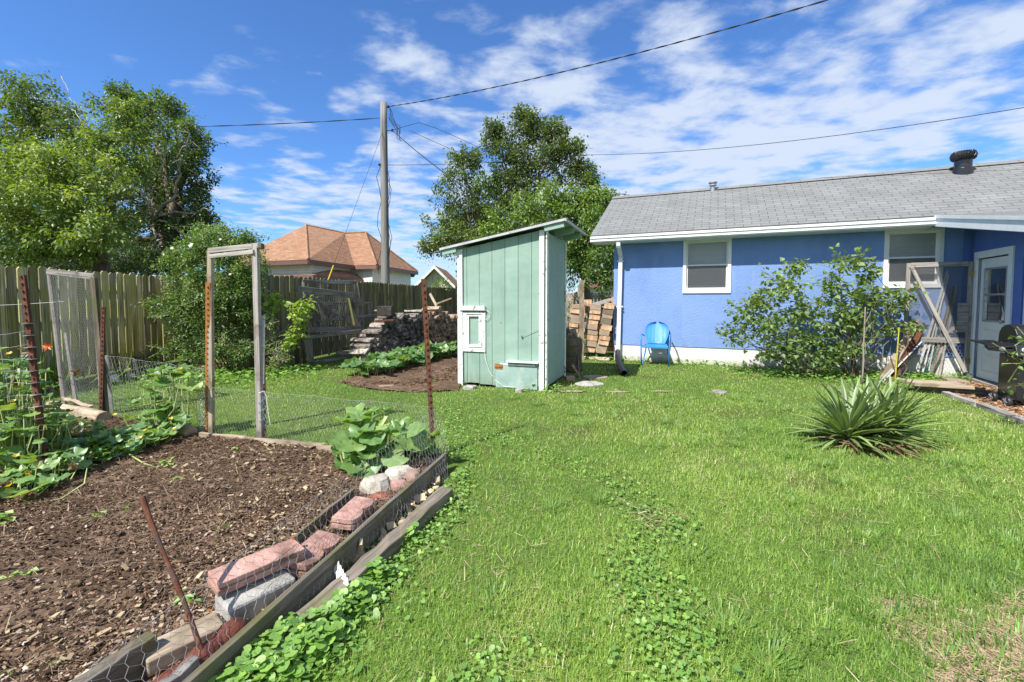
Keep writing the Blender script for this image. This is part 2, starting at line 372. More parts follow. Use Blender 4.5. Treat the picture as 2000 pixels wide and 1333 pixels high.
m_rustor = mat('orange_rusty_steel', [(0.18, 0.07, 0.02), (0.40, 0.19, 0.05)], 30, rough=0.8, bump=0.4, var=0.1)
m_galv = mat('galvanised_steel', [(0.32, 0.32, 0.33), (0.50, 0.50, 0.50)], 30, rough=0.45, bump=0.1, metal=0.6, patch=(0.2, 0.13, 0.08), pscale=12, pth=(0.6, 0.75))
m_wire = mat('galvanised_wire', [(0.30, 0.30, 0.30), (0.48, 0.48, 0.48)], 20, rough=0.5, bump=0, metal=0.35, var=0.25, spec=0.5)
m_cable = mat('black_cable', [(0.02, 0.02, 0.022), (0.035, 0.035, 0.04)], 20, rough=0.7, bump=0)
m_pole = mat('grey_utility_pole', [(0.10, 0.095, 0.09), (0.19, 0.185, 0.175), (0.27, 0.265, 0.255)], 5, (0.15, 6, 6), bump=0.5, patch=(0.22, 0.17, 0.12), pscale=2, pth=(0.55, 0.7))
m_black = mat('black_plastic', [(0.012, 0.012, 0.013), (0.025, 0.025, 0.027)], 20, rough=0.45, bump=0.05, spec=0.5)
m_blackgl = mat('gloss_black_enamel', [(0.010, 0.010, 0.012), (0.02, 0.02, 0.022)], 12, rough=0.25, bump=0.02, spec=0.6)
m_chair = mat('bright_blue_enamel', [(0.035, 0.225, 0.62), (0.045, 0.25, 0.66)], 6, rough=0.45, bump=0.02, var=0, patch=(0.03, 0.19, 0.55), pscale=9, pth=(0.6, 0.75), spec=0.5)
m_conc = mat('grey_concrete', [(0.20, 0.19, 0.17), (0.33, 0.32, 0.29), (0.42, 0.40, 0.37)], 14, rough=0.9, bump=0.5, bscale=60, patch=(0.16, 0.14, 0.11), pscale=5, pth=(0.55, 0.7))
m_brick = mat('pink_red_concrete', [(0.31, 0.165, 0.125), (0.43, 0.25, 0.20), (0.53, 0.35, 0.29)], 10, rough=0.9, bump=0.6, bscale=70, patch=(0.17, 0.10, 0.075), pscale=9, pth=(0.50, 0.68), var=0.15)
m_brickdk = mat('dark_red_glazed_edging', [(0.10, 0.028, 0.015), (0.21, 0.06, 0.03), (0.28, 0.09, 0.05)], 16, rough=0.5, bump=0.6, bscale=50, patch=(0.30, 0.18, 0.12), pscale=9, pth=(0.62, 0.7), spec=0.5)
m_bark = mat('tree_bark', [(0.05, 0.04, 0.03), (0.13, 0.10, 0.075), (0.20, 0.17, 0.13)], 7, (0.3, 4, 4), bump=0.8)
m_barkpale = mat('pale_dead_branch', [(0.22, 0.19, 0.15), (0.38, 0.34, 0.28)], 8, (0.3, 4, 4), bump=0.5)
m_stem = mat('green_brown_stem', [(0.10, 0.12, 0.04), (0.22, 0.25, 0.08)], 8, bump=0.1)
m_stempale = mat('pale_green_vine', [(0.28, 0.34, 0.12), (0.42, 0.48, 0.20)], 8, bump=0.1)
m_logend = mat('cut_log_wood', [(0.11, 0.09, 0.075), (0.25, 0.22, 0.19), (0.42, 0.385, 0.345)], 20, bump=0.6, var=0.55, patch=(0.07, 0.06, 0.05), pscale=9, pth=(0.5, 0.62))
m_logtan = mat('tan_log_end', [(0.17, 0.12, 0.08), (0.33, 0.24, 0.165), (0.46, 0.36, 0.26)], 18, bump=0.6, var=0.35, patch=(0.10, 0.07, 0.05), pscale=10, pth=(0.52, 0.66))
m_lumber = mat('orange_split_lumber', [(0.30, 0.17, 0.09), (0.48, 0.30, 0.17), (0.58, 0.42, 0.27)], 8, (3, 1, 0.5), bump=0.6, var=0.28, patch=(0.26, 0.21, 0.16), pscale=4, pth=(0.48, 0.6))
m_soil = mat('dark_garden_soil', [(0.05, 0.032, 0.021), (0.145, 0.095, 0.063), (0.26, 0.18, 0.122)], 22, rough=0.95, bump=0.9, bscale=45, patch=(0.09, 0.06, 0.038), pscale=2.2, pth=(0.45, 0.6), var=0, spec=0.1)
m_turf = mat('turf_soil', [(0.05, 0.08, 0.02), (0.09, 0.14, 0.03), (0.13, 0.16, 0.05)], 18, rough=1, bump=0.5, bscale=60, patch=(0.075, 0.065, 0.03), pscale=1.5, pth=(0.55, 0.75), var=0, spec=0.05)
m_wold = mat('old_silver_grey_wood', [(0.07, 0.065, 0.06), (0.18, 0.17, 0.155), (0.28, 0.265, 0.245)], 9, (0.22, 5, 5), patch=(0.08, 0.07, 0.06), pscale=4, pth=(0.5, 0.66))
m_wiredk = mat('dark_old_wire', [(0.09, 0.09, 0.09), (0.18, 0.18, 0.18)], 20, rough=0.6, bump=0)
m_darkblock = mat('dark_stained_wood', [(0.035, 0.03, 0.025), (0.10, 0.085, 0.07)], 9, bump=0.5)
m_ystake = mat('yellow_green_wood', [(0.30, 0.27, 0.03), (0.52, 0.46, 0.05)], 12, rough=0.7, bump=0.2)
m_wdoor = mat('white_door_paint', [(0.76, 0.76, 0.74), (0.84, 0.84, 0.82)], 6, rough=0.5, bump=0.08, var=0.02, patch=(0.5, 0.46, 0.40), pscale=7, pth=(0.68, 0.74))
m_dirtywhite = mat('dirty_white_metal', [(0.38, 0.38, 0.36), (0.55, 0.55, 0.53)], 12, rough=0.6, bump=0.1)
m_yellow = mat('yellow_plastic', [(0.60, 0.40, 0.02), (0.72, 0.50, 0.04)], 12, rough=0.5, bump=0.05)
m_brass = mat('tarnished_brass', [(0.30, 0.20, 0.08), (0.42, 0.30, 0.12)], 25, rough=0.5, metal=0.5, bump=0.2)
m_tarp = mat('drab_camouflage_cloth', [(0.15, 0.13, 0.09), (0.26, 0.23, 0.16)], 5, rough=0.9, bump=0.6, patch=(0.10, 0.09, 0.06), pscale=6, pth=(0.48, 0.52), streak=None, var=0.0)
m_blind = mat('window_blind', [(0.66, 0.66, 0.66), (0.76, 0.76, 0.76)], 6, rough=0.6, bump=0, var=0.03)
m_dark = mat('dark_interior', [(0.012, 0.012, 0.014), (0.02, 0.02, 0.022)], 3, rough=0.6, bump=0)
m_plast = mat('white_plastic', [(0.72, 0.73, 0.74), (0.82, 0.82, 0.82)], 9, rough=0.4, bump=0.2)
m_bluetape = mat('light_blue_twine', [(0.08, 0.40, 0.50), (0.12, 0.50, 0.60)], 9, rough=0.5, bump=0)
m_gstake = mat('dark_green_paint', [(0.01, 0.07, 0.05), (0.02, 0.11, 0.07)], 9, rough=0.5, bump=0)
def glassmat():
    m, nt, out = newmat('window_glass'); L = nt.links
    gl = nt.nodes.new('ShaderNodeBsdfGlossy'); gl.inputs['Roughness'].default_value = 0.02
    tr = nt.nodes.new('ShaderNodeBsdfTransparent'); tr.inputs[0].default_value = (0.92, 0.93, 0.93, 1)
    fr = nt.nodes.new('ShaderNodeFresnel'); fr.inputs[0].default_value = 1.33
    mx = nt.nodes.new('ShaderNodeMixShader'); L.new(fr.outputs[0], mx.inputs[0]); L.new(tr.outputs[0], mx.inputs[1]); L.new(gl.outputs[0], mx.inputs[2]); L.new(mx.outputs[0], out.inputs[0]); return m
m_glass = glassmat()
def screenmat():
    """fine insect screen: woven wires thinner than a pixel, as part-open cloth"""
    m, nt, out = newmat('insect_screen'); L = nt.links
    d = nt.nodes.new('ShaderNodeBsdfDiffuse'); d.inputs[0].default_value = (0.16, 0.16, 0.17, 1); tr = nt.nodes.new('ShaderNodeBsdfTransparent')
    mx = nt.nodes.new('ShaderNodeMixShader'); mx.inputs[0].default_value = 0.20
    L.new(tr.outputs[0], mx.inputs[1]); L.new(d.outputs[0], mx.inputs[2]); L.new(mx.outputs[0], out.inputs[0]); return m
m_screen = screenmat()
def shinglemat(name, c1, c2, mort, bw=0.30, bh=0.125, var=None, msz=0.006, bump=0.5):
    """g.x runs along the eave, g.y up the slope, in metres"""
    m, nt, out = newmat(name); L = nt.links
    b = nt.nodes.new('ShaderNodeBsdfPrincipled'); L.new(b.outputs[0], out.inputs[0]); g = attr(nt, 'g').outputs['Vector']
    br = nt.nodes.new('ShaderNodeTexBrick'); br.inputs['Scale'].default_value = 1; br.inputs['Mortar Size'].default_value = msz; br.inputs['Mortar Smooth'].default_value = 0.1
    br.inputs['Brick Width'].default_value = bw; br.inputs['Row Height'].default_value = bh; br.inputs['Bias'].default_value = 0
    br.inputs['Color1'].default_value = (*c1, 1); br.inputs['Color2'].default_value = (*c2, 1); br.inputs['Mortar'].default_value = (*mort, 1)
    L.new(g, br.inputs['Vector'])
    n = nz(nt, g, 2.0, 5, 0.6); r2 = ramp(nt, [(0.3, (0.86, 0.86, 0.86)), (0.7, (1.1, 1.1, 1.1))]); L.new(n, r2.inputs[0])
    c = mixc(nt, 'MULTIPLY', 1.0, br.outputs[0], r2.outputs[0])
    n = nz(nt, g, 160, 3, 0.7); r2 = ramp(nt, [(0.3, (0.8, 0.8, 0.8)), (0.7, (1.18, 1.18, 1.18))]); L.new(n, r2.inputs[0])
    c = mixc(nt, 'MULTIPLY', 1.0, c, r2.outputs[0])
    if var:
        n = nz(nt, g, 3, 3, 0.5, (0.6, 7.5, 1)); r2 = ramp(nt, [(0.4, (1, 1, 1)), (0.62, var)]); L.new(n, r2.inputs[0]); c = mixc(nt, 'MULTIPLY', 1.0, c, r2.outputs[0])
    L.new(c, b.inputs['Base Color']); b.inputs['Roughness'].default_value = 0.9; b.inputs['Specular IOR Level'].default_value = 0.2
    sx = nt.nodes.new('ShaderNodeSeparateXYZ'); L.new(g, sx.inputs[0])
    md = nt.nodes.new('ShaderNodeMath'); md.operation = 'PINGPONG'; md.inputs[1].default_value = bh
    fr = nt.nodes.new('ShaderNodeMath'); fr.operation = 'MODULO'; fr.inputs[1].default_value = bh; L.new(sx.outputs[1], fr.inputs[0])
    ad = nt.nodes.new('ShaderNodeMath'); ad.operation = 'MULTIPLY'; ad.inputs[1].default_value = -0.05; L.new(fr.outputs[0], ad.inputs[0])
    m2 = nt.nodes.new('ShaderNodeMath'); m2.operation = 'MULTIPLY_ADD'; L.new(br.outputs['Fac'], m2.inputs[0]); m2.inputs[1].default_value = -0.006; L.new(ad.outputs[0], m2.inputs[2])
    bp = nt.nodes.new('ShaderNodeBump'); bp.inputs['Strength'].default_value = bump; bp.inputs['Distance'].default_value = 1; L.new(m2.outputs[0], bp.inputs['Height']); L.new(bp.outputs[0], b.inputs['Normal'])
    return m
m_shingle = shinglemat('grey_shingles', (0.185, 0.19, 0.185), (0.215, 0.22, 0.215), (0.08, 0.08, 0.08))
m_shorange = shinglemat('terracotta_shingles', (0.25, 0.125, 0.07), (0.31, 0.175, 0.105), (0.20, 0.09, 0.05), 0.3, 0.14, (1.25, 1.4, 1.45))
m_shbrown = shinglemat('dark_red_shingles', (0.16, 0.07, 0.055), (0.21, 0.10, 0.08), (0.10, 0.05, 0.04))
def sidingmat(name, c1, c2, rowh, vertical=False):
    m, nt, out = newmat(name); L = nt.links
    b = nt.nodes.new('ShaderNodeBsdfPrincipled'); L.new(b.outputs[0], out.inputs[0]); g = attr(nt, 'g').outputs['Vector']
    sx = nt.nodes.new('ShaderNodeSeparateXYZ'); L.new(g, sx.inputs[0])
    fr = nt.nodes.new('ShaderNodeMath'); fr.operation = 'FRACT'; dv = nt.nodes.new('ShaderNodeMath'); dv.operation = 'DIVIDE'; dv.inputs[1].default_value = rowh
    L.new(sx.outputs[0 if vertical else 2], dv.inputs[0]); L.new(dv.outputs[0], fr.inputs[0])
    rp = ramp(nt, [(0.0, c2), (0.10, c1), (0.93, c1), (1.0, c2)]); L.new(fr.outputs[0], rp.inputs[0])
    n = nz(nt, g, 3, 5, 0.6); r2 = ramp(nt, [(0.3, (0.9, 0.9, 0.9)), (0.7, (1.06, 1.06, 1.06))]); L.new(n, r2.inputs[0])
    L.new(mixc(nt, 'MULTIPLY', 1.0, rp.outputs[0], r2.outputs[0]), b.inputs['Base Color']); b.inputs['Roughness'].default_value = 0.6
    bp = nt.nodes.new('ShaderNodeBump'); bp.inputs['Strength'].default_value = 0.6; bp.inputs['Distance'].default_value = 0.015; L.new(fr.outputs[0], bp.inputs['Height']); L.new(bp.outputs[0], b.inputs['Normal'])
    return m
m_siding = sidingmat('white_lap_siding', (0.72, 0.73, 0.73), (0.35, 0.36, 0.37), 0.13)
m_sidingv = sidingmat('cream_board_siding', (0.66, 0.66, 0.56), (0.40, 0.40, 0.34), 0.3, True)
m_maroon = mat('maroon_trim_paint', [(0.16, 0.085, 0.075), (0.20, 0.11, 0.10)], 6, rough=0.5, bump=0.05)
# foliage
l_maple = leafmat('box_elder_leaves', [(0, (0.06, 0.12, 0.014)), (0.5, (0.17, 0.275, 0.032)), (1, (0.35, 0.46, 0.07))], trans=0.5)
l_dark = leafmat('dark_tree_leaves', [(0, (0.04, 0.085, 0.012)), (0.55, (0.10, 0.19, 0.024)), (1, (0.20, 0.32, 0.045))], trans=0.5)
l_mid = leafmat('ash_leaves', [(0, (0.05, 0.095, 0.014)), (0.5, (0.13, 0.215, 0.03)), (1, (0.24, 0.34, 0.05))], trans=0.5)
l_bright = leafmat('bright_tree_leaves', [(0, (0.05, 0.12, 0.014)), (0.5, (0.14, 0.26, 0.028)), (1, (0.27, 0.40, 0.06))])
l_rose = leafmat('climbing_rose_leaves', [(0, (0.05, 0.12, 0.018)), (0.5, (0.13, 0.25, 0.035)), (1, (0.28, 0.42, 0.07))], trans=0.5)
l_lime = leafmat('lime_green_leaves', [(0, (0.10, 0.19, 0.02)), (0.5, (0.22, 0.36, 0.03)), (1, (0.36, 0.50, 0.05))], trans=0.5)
l_lilac = leafmat('lilac_leaves', [(0, (0.06, 0.125, 0.022)), (0.5, (0.16, 0.26, 0.05)), (1, (0.31, 0.42, 0.10))], vein=(0.26, 0.36, 0.14), gloss=0.05)
l_squash = leafmat('squash_leaves', [(0, (0.07, 0.17, 0.045)), (0.5, (0.15, 0.30, 0.07)), (0.85, (0.27, 0.42, 0.09)), (1, (0.42, 0.47, 0.12))], noise=0.25, vein=(0.20, 0.36, 0.12), rough=0.5, gloss=0.07)
l_dry = leafmat('dried_leaves', [(0, (0.16, 0.10, 0.05)), (1, (0.40, 0.30, 0.16))], noise=0.3)
l_yucca = leafmat('yucca_blades', [(0, (0.09, 0.15, 0.045)), (0.6, (0.20, 0.30, 0.09)), (1, (0.35, 0.46, 0.15))], trans=0.25, rough=0.5, gloss=0.06)
l_grass = leafmat('grass_blades', [(0, (0.10, 0.22, 0.035)), (0.35, (0.20, 0.37, 0.05)), (0.7, (0.33, 0.50, 0.07)), (0.93, (0.44, 0.55, 0.13)), (1, (0.62, 0.57, 0.33))], trans=0.42, gloss=0.05, tip=((0.50, 0.50, 0.28), 0.80, 1.0))
l_ivy = leafmat('ground_ivy_leaves', [(0, (0.12, 0.26, 0.04)), (0.6, (0.26, 0.47, 0.07)), (1, (0.42, 0.60, 0.12))], noise=0.15, trans=0.4)
l_flor = leafmat('orange_petals', [(0, (0.75, 0.14, 0.015)), (1, (0.85, 0.24, 0.03))])
l_floy = leafmat('yellow_petals', [(0, (0.75, 0.50, 0.02)), (1, (0.85, 0.62, 0.05))])
l_flow = leafmat('white_petals', [(0, (0.75, 0.75, 0.72)), (1, (0.85, 0.85, 0.83))])
m_chips = leafmat('chips', [(0, (0.045, 0.026, 0.016)), (0.4, (0.13, 0.078, 0.046)), (0.75, (0.28, 0.18, 0.11)), (0.95, (0.36, 0.25, 0.17)), (1, (0.42, 0.34, 0.27))], trans=0.0, gloss=0.02, noise=0.2)
m_mulch = leafmat('bark_mulch', [(0, (0.14, 0.07, 0.035)), (0.5, (0.32, 0.18, 0.09)), (1, (0.52, 0.36, 0.22))], trans=0.0, gloss=0.02)
m_rootbits = leafmat('root_bits', [(0, (0.09, 0.055, 0.03)), (0.6, (0.22, 0.15, 0.09)), (1, (0.42, 0.32, 0.20))], trans=0.0, gloss=0.03)
m_straw = leafmat('straw', [(0, (0.26, 0.18, 0.10)), (0.5, (0.45, 0.34, 0.20)), (1, (0.62, 0.51, 0.33))], trans=0.1, gloss=0.05)
# ============================================================ GROUND
def gridmesh(name, x0, x1, y0, y1, st, zf, m, poly=None, kind='structure', edge=0.0):
    xs = np.arange(x0, x1 + st, st); ys = np.arange(y0, y1 + st, st); X, Y = np.meshgrid(xs, ys); nx = len(xs)
    z = zf(X, Y); v = np.stack([X.ravel(), Y.ravel(), z.ravel()], 1)
    i = (np.arange(len(ys) - 1)[:, None] * nx + np.arange(nx - 1)[None]).ravel(); f = np.stack([i, i + 1, i + nx + 1, i + nx], 1)
    if poly is not None:
        c = v[f].mean(1); f = f[inpoly(c[:, 0], c[:, 1], poly)]
        used = np.unique(f); mp = np.full(len(v), -1); mp[used] = np.arange(len(used)); v = v[used]; f = mp[f]
    o = npmesh(name, v, f, v.copy(), np.full(len(v), 0.5), m, None, (0, 0, 0), True)
    return tag(o, kind=kind)
b = MB(); b.add([(-400, -200, 0), (400, -200, 0), (400, 600, 0), (-400, 600, 0)], [(0, 1, 2, 3)], r=0.5)
tag(b.build('ground', m_turf, loc=(0, 0, 0)), kind='structure')
g2 = lambda px, py: (G(px, py).x, G(px, py).y)
# main vegetable bed
BED = [(-8.2, 1.0), (-0.93, 1.0), g2(360, 1333), g2(560, 1160), g2(720, 1030), g2(862, 900), g2(846, 888), g2(660, 880), g2(390, 850), g2(370, 838), g2(210, 818), g2(97, 795), (-6.6, 5.9), (-7.2, 4.5)]
def soilz(x, y): return 0.02 + 0.018 * fbm(x, y, 3, 2.2, 5) + 0.010 * fbm(x, y, 5, 14, 3) + 0.03 * np.exp(-((x + 1.9) ** 2 + (y - 3.0) ** 2) / 1.2)
gridmesh('garden_soil', -8.2, -0.4, 1.0, 6.2, 0.03, soilz, m_soil, BED)
# bed with the squash row, beside the shed
BED2 = [g2(660, 748), g2(700, 735), g2(720, 715), g2(800, 690), g2(900, 672), (0.7, 11.0), g2(905, 735), g2(896, 765), g2(800, 768), g2(720, 762)]
gridmesh('shed_bed_soil', -4, 1.0, 6, 12, 0.05, lambda x, y: 0.02 + 0.02 * fbm(x, y, 8, 3, 4), m_soil, BED2)
# bark bed at the door
BED3 = [g2(1800, 757), g2(1860, 775), g2(1930, 797), g2(2000, 826), (6.4, 4.0), (9.0, 3.0), (9.5, 6.5), (7.6, 7.4)]
gridmesh('bark_bed', 4.5, 9.6, 2.9, 8, 0.06, lambda x, y: 0.015 + 0.012 * fbm(x, y, 9, 5, 4), m_soil, BED3)
# bare earth path across the lawn in front of the house
m_earth = mat('pale_dry_earth', [(0.22, 0.17, 0.11), (0.40, 0.32, 0.22)], 14, rough=0.95, bump=0.5, var=0)
PATHS = []
for px_, py_, rx_, ry_ in ((1112, 766, .26, .07), (1205, 767, .20, .05), (1290, 766, .16, .05), (1402, 768, .14, .05)):
    c_ = G(px_, py_); PATHS.append([(c_.x + math.cos(k * .45) * rx_ * (1 + .25 * math.sin(k * 2.3)), c_.y + math.sin(k * .45) * ry_ * (1 + .3 * math.cos(k * 1.7))) for k in range(14)])
    gridmesh('bare_earth', c_.x - .4, c_.x + .4, c_.y - .15, c_.y + .15, .01, lambda x, y: 0.014 + 0.004 * fbm(x, y, 19, 9, 3), m_earth, PATHS[-1])
# flower border soil along the left fence
BED4 = [(-7.25, 4.6), (-6.85, 5.0), (-6.75, 7.2), (-6.6, 8.9), (-4.9, 8.3), (-4.8, 8.7), (-7.25, 10)]
gridmesh('fence_border_soil', -7.3, -4.7, 4.5, 10, 0.05, lambda x, y: 0.015 + 0.015 * fbm(x, y, 29, 4, 4), m_soil, BED4)

# ============================================================ BLUE HOUSE
HA = V(2.275, 10.225, 0); HU = V(0.9143, -0.4051, 0).normalized(); HN = V(HU.y, -HU.x, 0)
def H(s, d, z): return HA + HU * s + HN * d + Z * z
house = thing('blue_house', 'one storey blue stucco house with a grey shingle roof and white trim', 'house', HA)
WIN = [(1.45, 2.365, 1.485, 2.62), (4.84, 5.67, 1.56, 2.61)]
WE = 6.05    # inner corner where the wing begins
def wallholes(frame, s0, s1, z0, z1, holes, thick, mb):
    """a wall in pieces around rectangular openings; frame(s, d, z), thickness behind d=0"""
    cuts = sorted({s0, s1, *[h[0] for h in holes], *[h[1] for h in holes]})
    for a, c in zip(cuts[:-1], cuts[1:]):
        zz = [(z0, z1)]
        for h in holes:
            if h[0] <= a + 1e-6 and h[1] >= c - 1e-6: zz = [(z0, h[2]), (h[3], z1)]
        for p, q in zz:
            if q - p > 1e-4:
                mb.box(frame(a, -thick, p), frame(c, -thick, p) - frame(a, -thick, p), frame(a, 0, p) - frame(a, -thick, p), Z * (q - p), r=0.5, g0=frame(a, -thick, p))
b = MB(); wallholes(H, 0, WE + 0.2, 0.355, 2.66, WIN, 0.18, b)
b.build('wall', m_stucco, house)
b = MB()   # gable end wall and back
b.prism([H(0.0, -0.2, 0.36), H(0.0, -0.2, 2.5), H(0.0, -1.9, 3.85), H(0.0, -4.0, 2.5), H(0.0, -4.0, 0.36)], HU * 0.18)
b.box(H(0, -4.0, 0), HU * 11, HN * 0.15, Z * 2.6); b.build('gable_wall', m_stucco, house)
b = MB(); b.box(H(0.015, -4.0, 0), HU * 0.2, HN * 3.97, Z * 0.352, g0=(0, 0, 0)); b.box(H(0.0152, -0.2, -0.05), HU * (WE), HN * 0.185, Z * 0.405, g0=(0, 0, -.05))
b.build('foundation', m_found, house)
# roof: main slope, ridge, back slope; g follows the slope in metres
EZ, RZ, ED, RD = 2.745, 4.03, 0.42, -1.9
sl = math.hypot(ED - RD, RZ - EZ)
def roofslab(mb, s0, s1, d0, z0, d1, z1, th=0.05):
    L_ = math.hypot(d1 - d0, z1 - z0); up = Z * th
    q = [H(s0, d0, z0), H(s1, d0, z0), H(s1, d1, z1), H(s0, d1, z1)]
    mb.prism([p - up for p in q], up, r=0.5, g=[(s0, 0, 0), (s1, 0, 0), (s1, L_, 0), (s0, L_, 0)])
b = MB(); roofslab(b, -0.43, 12, ED, EZ, RD, RZ); roofslab(b, -0.43, 12, -4.25, EZ - 0.02, RD, RZ - 0.004)
rf = b.build('roof', m_shingle, house)
b = MB()
for i in range(42): b.prism([H(-0.43 + i * 0.3, RD + 0.14, RZ - 0.055), H(-0.43 + i * 0.3, RD, RZ + 0.03), H(-0.43 + i * 0.3, RD - 0.14, RZ - 0.055)], HU * 0.31, g=[(i * .3, 0, 0), (i * .3 + .1, .1, 0), (i * .3 + .2, .1, 0)])
b.build('ridge_cap', m_shingle, rf)
# soffit, fascia with gutter profile, rake
b = MB(); b.box(H(-0.40, 0.002, 2.585), HU * 5.8, HN * 0.35, Z * 0.015); b.build('soffit', m_white, house)
b = MB()
prof = [(0.37, 2.59), (0.43, 2.585), (0.455, 2.61), (0.455, 2.655), (0.475, 2.67), (0.475, 2.715), (0.37, 2.72)]
b.prism([H(-0.42, d, z) for d, z in prof], HU * 5.83)
b.build('gutter', m_white, house)
b = MB(); q = [H(-0.44, 0.40, 2.60), H(-0.44, 0.40, 2.70), H(-0.44, RD, RZ - 0.045), H(-0.44, RD, RZ - 0.17)]
b.prism(q, HU * 0.03); b.prism([H(-0.44, -4.2, 2.57), H(-0.44, -4.2, 2.68), H(-0.44, RD - 0.002, RZ - 0.048), H(-0.44, RD - 0.002, RZ - 0.172)], HU * 0.03)
b.build('rake_board', m_white, house)
b = MB(); b.prism([H(-0.41, 0.36, 2.60), H(-0.41, -0.2, 2.90), H(-0.41, RD, RZ - 0.06), H(-0.41, RD, RZ - 0.075), H(-0.41, 0.36, 2.585)], HU * 0.42); b.build('rake_soffit', m_white, house)
# windows
def window(parent, frame, s0, s1, z0, z1, blindtop=True, nm='window'):
    fr = MB(); w = 0.065
    for a, c, p, q in ((s0, s1, z1 - w, z1), (s0, s1, z0, z0 + w + 0.01), (s0, s0 + w, z0 + w + 0.01, z1 - w), (s1 - w, s1, z0 + w + 0.01, z1 - w)):
        fr.box(frame(a, -0.10, p), frame(c, 0, p) - frame(a, 0, p), frame(a, 0.125, p) - frame(a, 0, p), Z * (q - p))
    win = fr.build(nm, m_white, parent, bevel=0.004)
    i0, i1, j0, j1 = s0 + w, s1 - w, z0 + w + 0.01, z1 - w; mid = (j0 + j1) / 2 + 0.01; t = 0.028
    sb = MB()
    for a, c, p, q, dd in ((i0, i1, j1 - t, j1, -0.02), (i0, i1, mid - 0.016, mid + 0.016, -0.01), (i0, i0 + t, mid + 0.016, j1 - t, -0.02), (i1 - t, i1, mid + 0.016, j1 - t, -0.02), (i0, i1, j0, j0 + t + 0.01, -0.01), (i0, i0 + t, j0 + t + 0.01, mid - 0.016, -0.012), (i1 - t, i1, j0 + t + 0.01, mid - 0.016, -0.012)):
        sb.box(frame(a, -0.05 + dd, p), frame(c, 0, p) - frame(a, 0, p), frame(a, 0.04, p) - frame(a, 0, p), Z * (q - p))
    sb.build('sash', m_white, win, bevel=0.002)
    gb = MB(); gb.box(frame(i0 + 0.01, -0.055, mid), frame(i1 - 0.01, 0, 0) - frame(i0 + 0.01, 0, 0), frame(0, 0.003, 0) - frame(0, 0, 0), Z * (j1 - mid - 0.01))
    gb.box(frame(i0 + 0.01, -0.045, j0 + 0.01), frame(i1 - 0.01, 0, 0) - frame(i0 + 0.01, 0, 0), frame(0, 0.003, 0) - frame(0, 0, 0), Z * (mid - j0 - 0.02)); gb.build('pane', m_glass, win)
    bl = MB(); k = int((j1 - j0) / 0.022)
    for i in range(k):
        zz = j0 + (i + 0.5) * (j1 - j0) / k
        bl.box(frame(i0 + 0.015, -0.085, zz - 0.010), frame(i1 - 0.015, 0, 0) - frame(i0 + 0.015, 0, 0), (frame(0, 0.010, 0) - frame(0, 0, 0)) + Z * 0.019, Z * 0.0015)
    bl.build('blind', m_blind, win)
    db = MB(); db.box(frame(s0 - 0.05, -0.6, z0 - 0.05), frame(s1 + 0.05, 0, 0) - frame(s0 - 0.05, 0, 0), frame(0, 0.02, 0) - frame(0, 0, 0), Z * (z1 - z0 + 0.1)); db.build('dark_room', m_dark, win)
    sc_ = MB(); sc_.box(frame(i0 + 0.012, -0.03, j0 + 0.02), frame(i1 - 0.012, 0, 0) - frame(i0 + 0.012, 0, 0), frame(0, 0.001, 0) - frame(0, 0, 0), Z * (mid - j0 - 0.02)); sc_.build('insect_screen', m_screen, win)
    return win
for w_ in WIN: window(house, H, *w_)
# roof turbine and plumbing vent stand on the roof
def onroof(s, d): return H(s, d, EZ + (ED - d) / (ED - RD) * (RZ - EZ))
tc_ = onroof(6.45, -1.55)
b = MB(); b.lathe(tc_ + Z * -0.1, [(0.155, 0), (0.155, 0.16), (0.135, 0.17), (0.135, 0.32), (0.15, 0.325)], 20); tb = b.build('roof_turbine', m_blackgl, house, smooth=False)
b = MB(); b.box(tc_ - HU * 0.25 - HN * 0.22 + Z * -0.12, HU * 0.5, HN * 0.44 - Z * 0.245, Z * 0.012); b.build('flashing', m_black, tb)
b = MB(); k = 26
hd = tc_ + Z * 0.22
for i in range(k):
    a = 2 * math.pi * i / k; pts = []
    for t in range(5):
        ph = -1.15 + 2.3 * t / 4; rr = 0.115 + 0.075 * math.cos(ph); aa = a + t * 0.11
        pts.append(hd + V(math.cos(aa) * rr, math.sin(aa) * rr, 0.09 + 0.085 * math.sin(ph)))
    for t in range(4): b.bar(pts[t], pts[t + 1], 0.042, 0.006, up=V(math.cos(a + .6), math.sin(a + .6), 0))
b.lathe(hd + Z * 0.155, [(0.135, 0), (0.12, 0.02), (0.05, 0.03)], 20); b.lathe(hd, [(0.115, 0), (0.125, 0.07), (0.115, 0.15)], 16); b.build('turbine_head', m_blackgl, tb)
pc = onroof(1.98, -1.78); b = MB(); b.lathe(pc - Z * 0.08, [(0.05, 0), (0.05, 0.18), (0.085, 0.19), (0.085, 0.215), (0.06, 0.22), (0.06, 0.245), (0.10, 0.25), (0.10, 0.275)], 14); b.build('vent_pipe', m_galv, house)
# downspout
b = MB()
for p, q in (((0.17, 0.40, 2.60), (0.17, 0.38, 2.50)), ((0.17, 0.38, 2.50), (0.165, 0.075, 2.30)), ((0.165, 0.075, 2.32), (0.13, 0.062, 0.12))): b.bar(H(*p), H(*q), 0.085, 0.06, up=HN, r=0.5)
ds = b.build('downspout', m_white, house, bevel=0.006)
for zz in (2.2, 1.2): b = MB(); b.bar(H(0.08, 0.045, zz), H(0.22, 0.045, zz), 0.012, 0.03); b.bar(H(0.10, 0.098, zz), H(0.21, 0.098, zz), 0.012, 0.03); b.build('strap', m_white, ds)
b = MB(); b.box(H(0.21, 0.012, 0.5), HU * 0.02, HN * 0.02, Z * 2.0); 
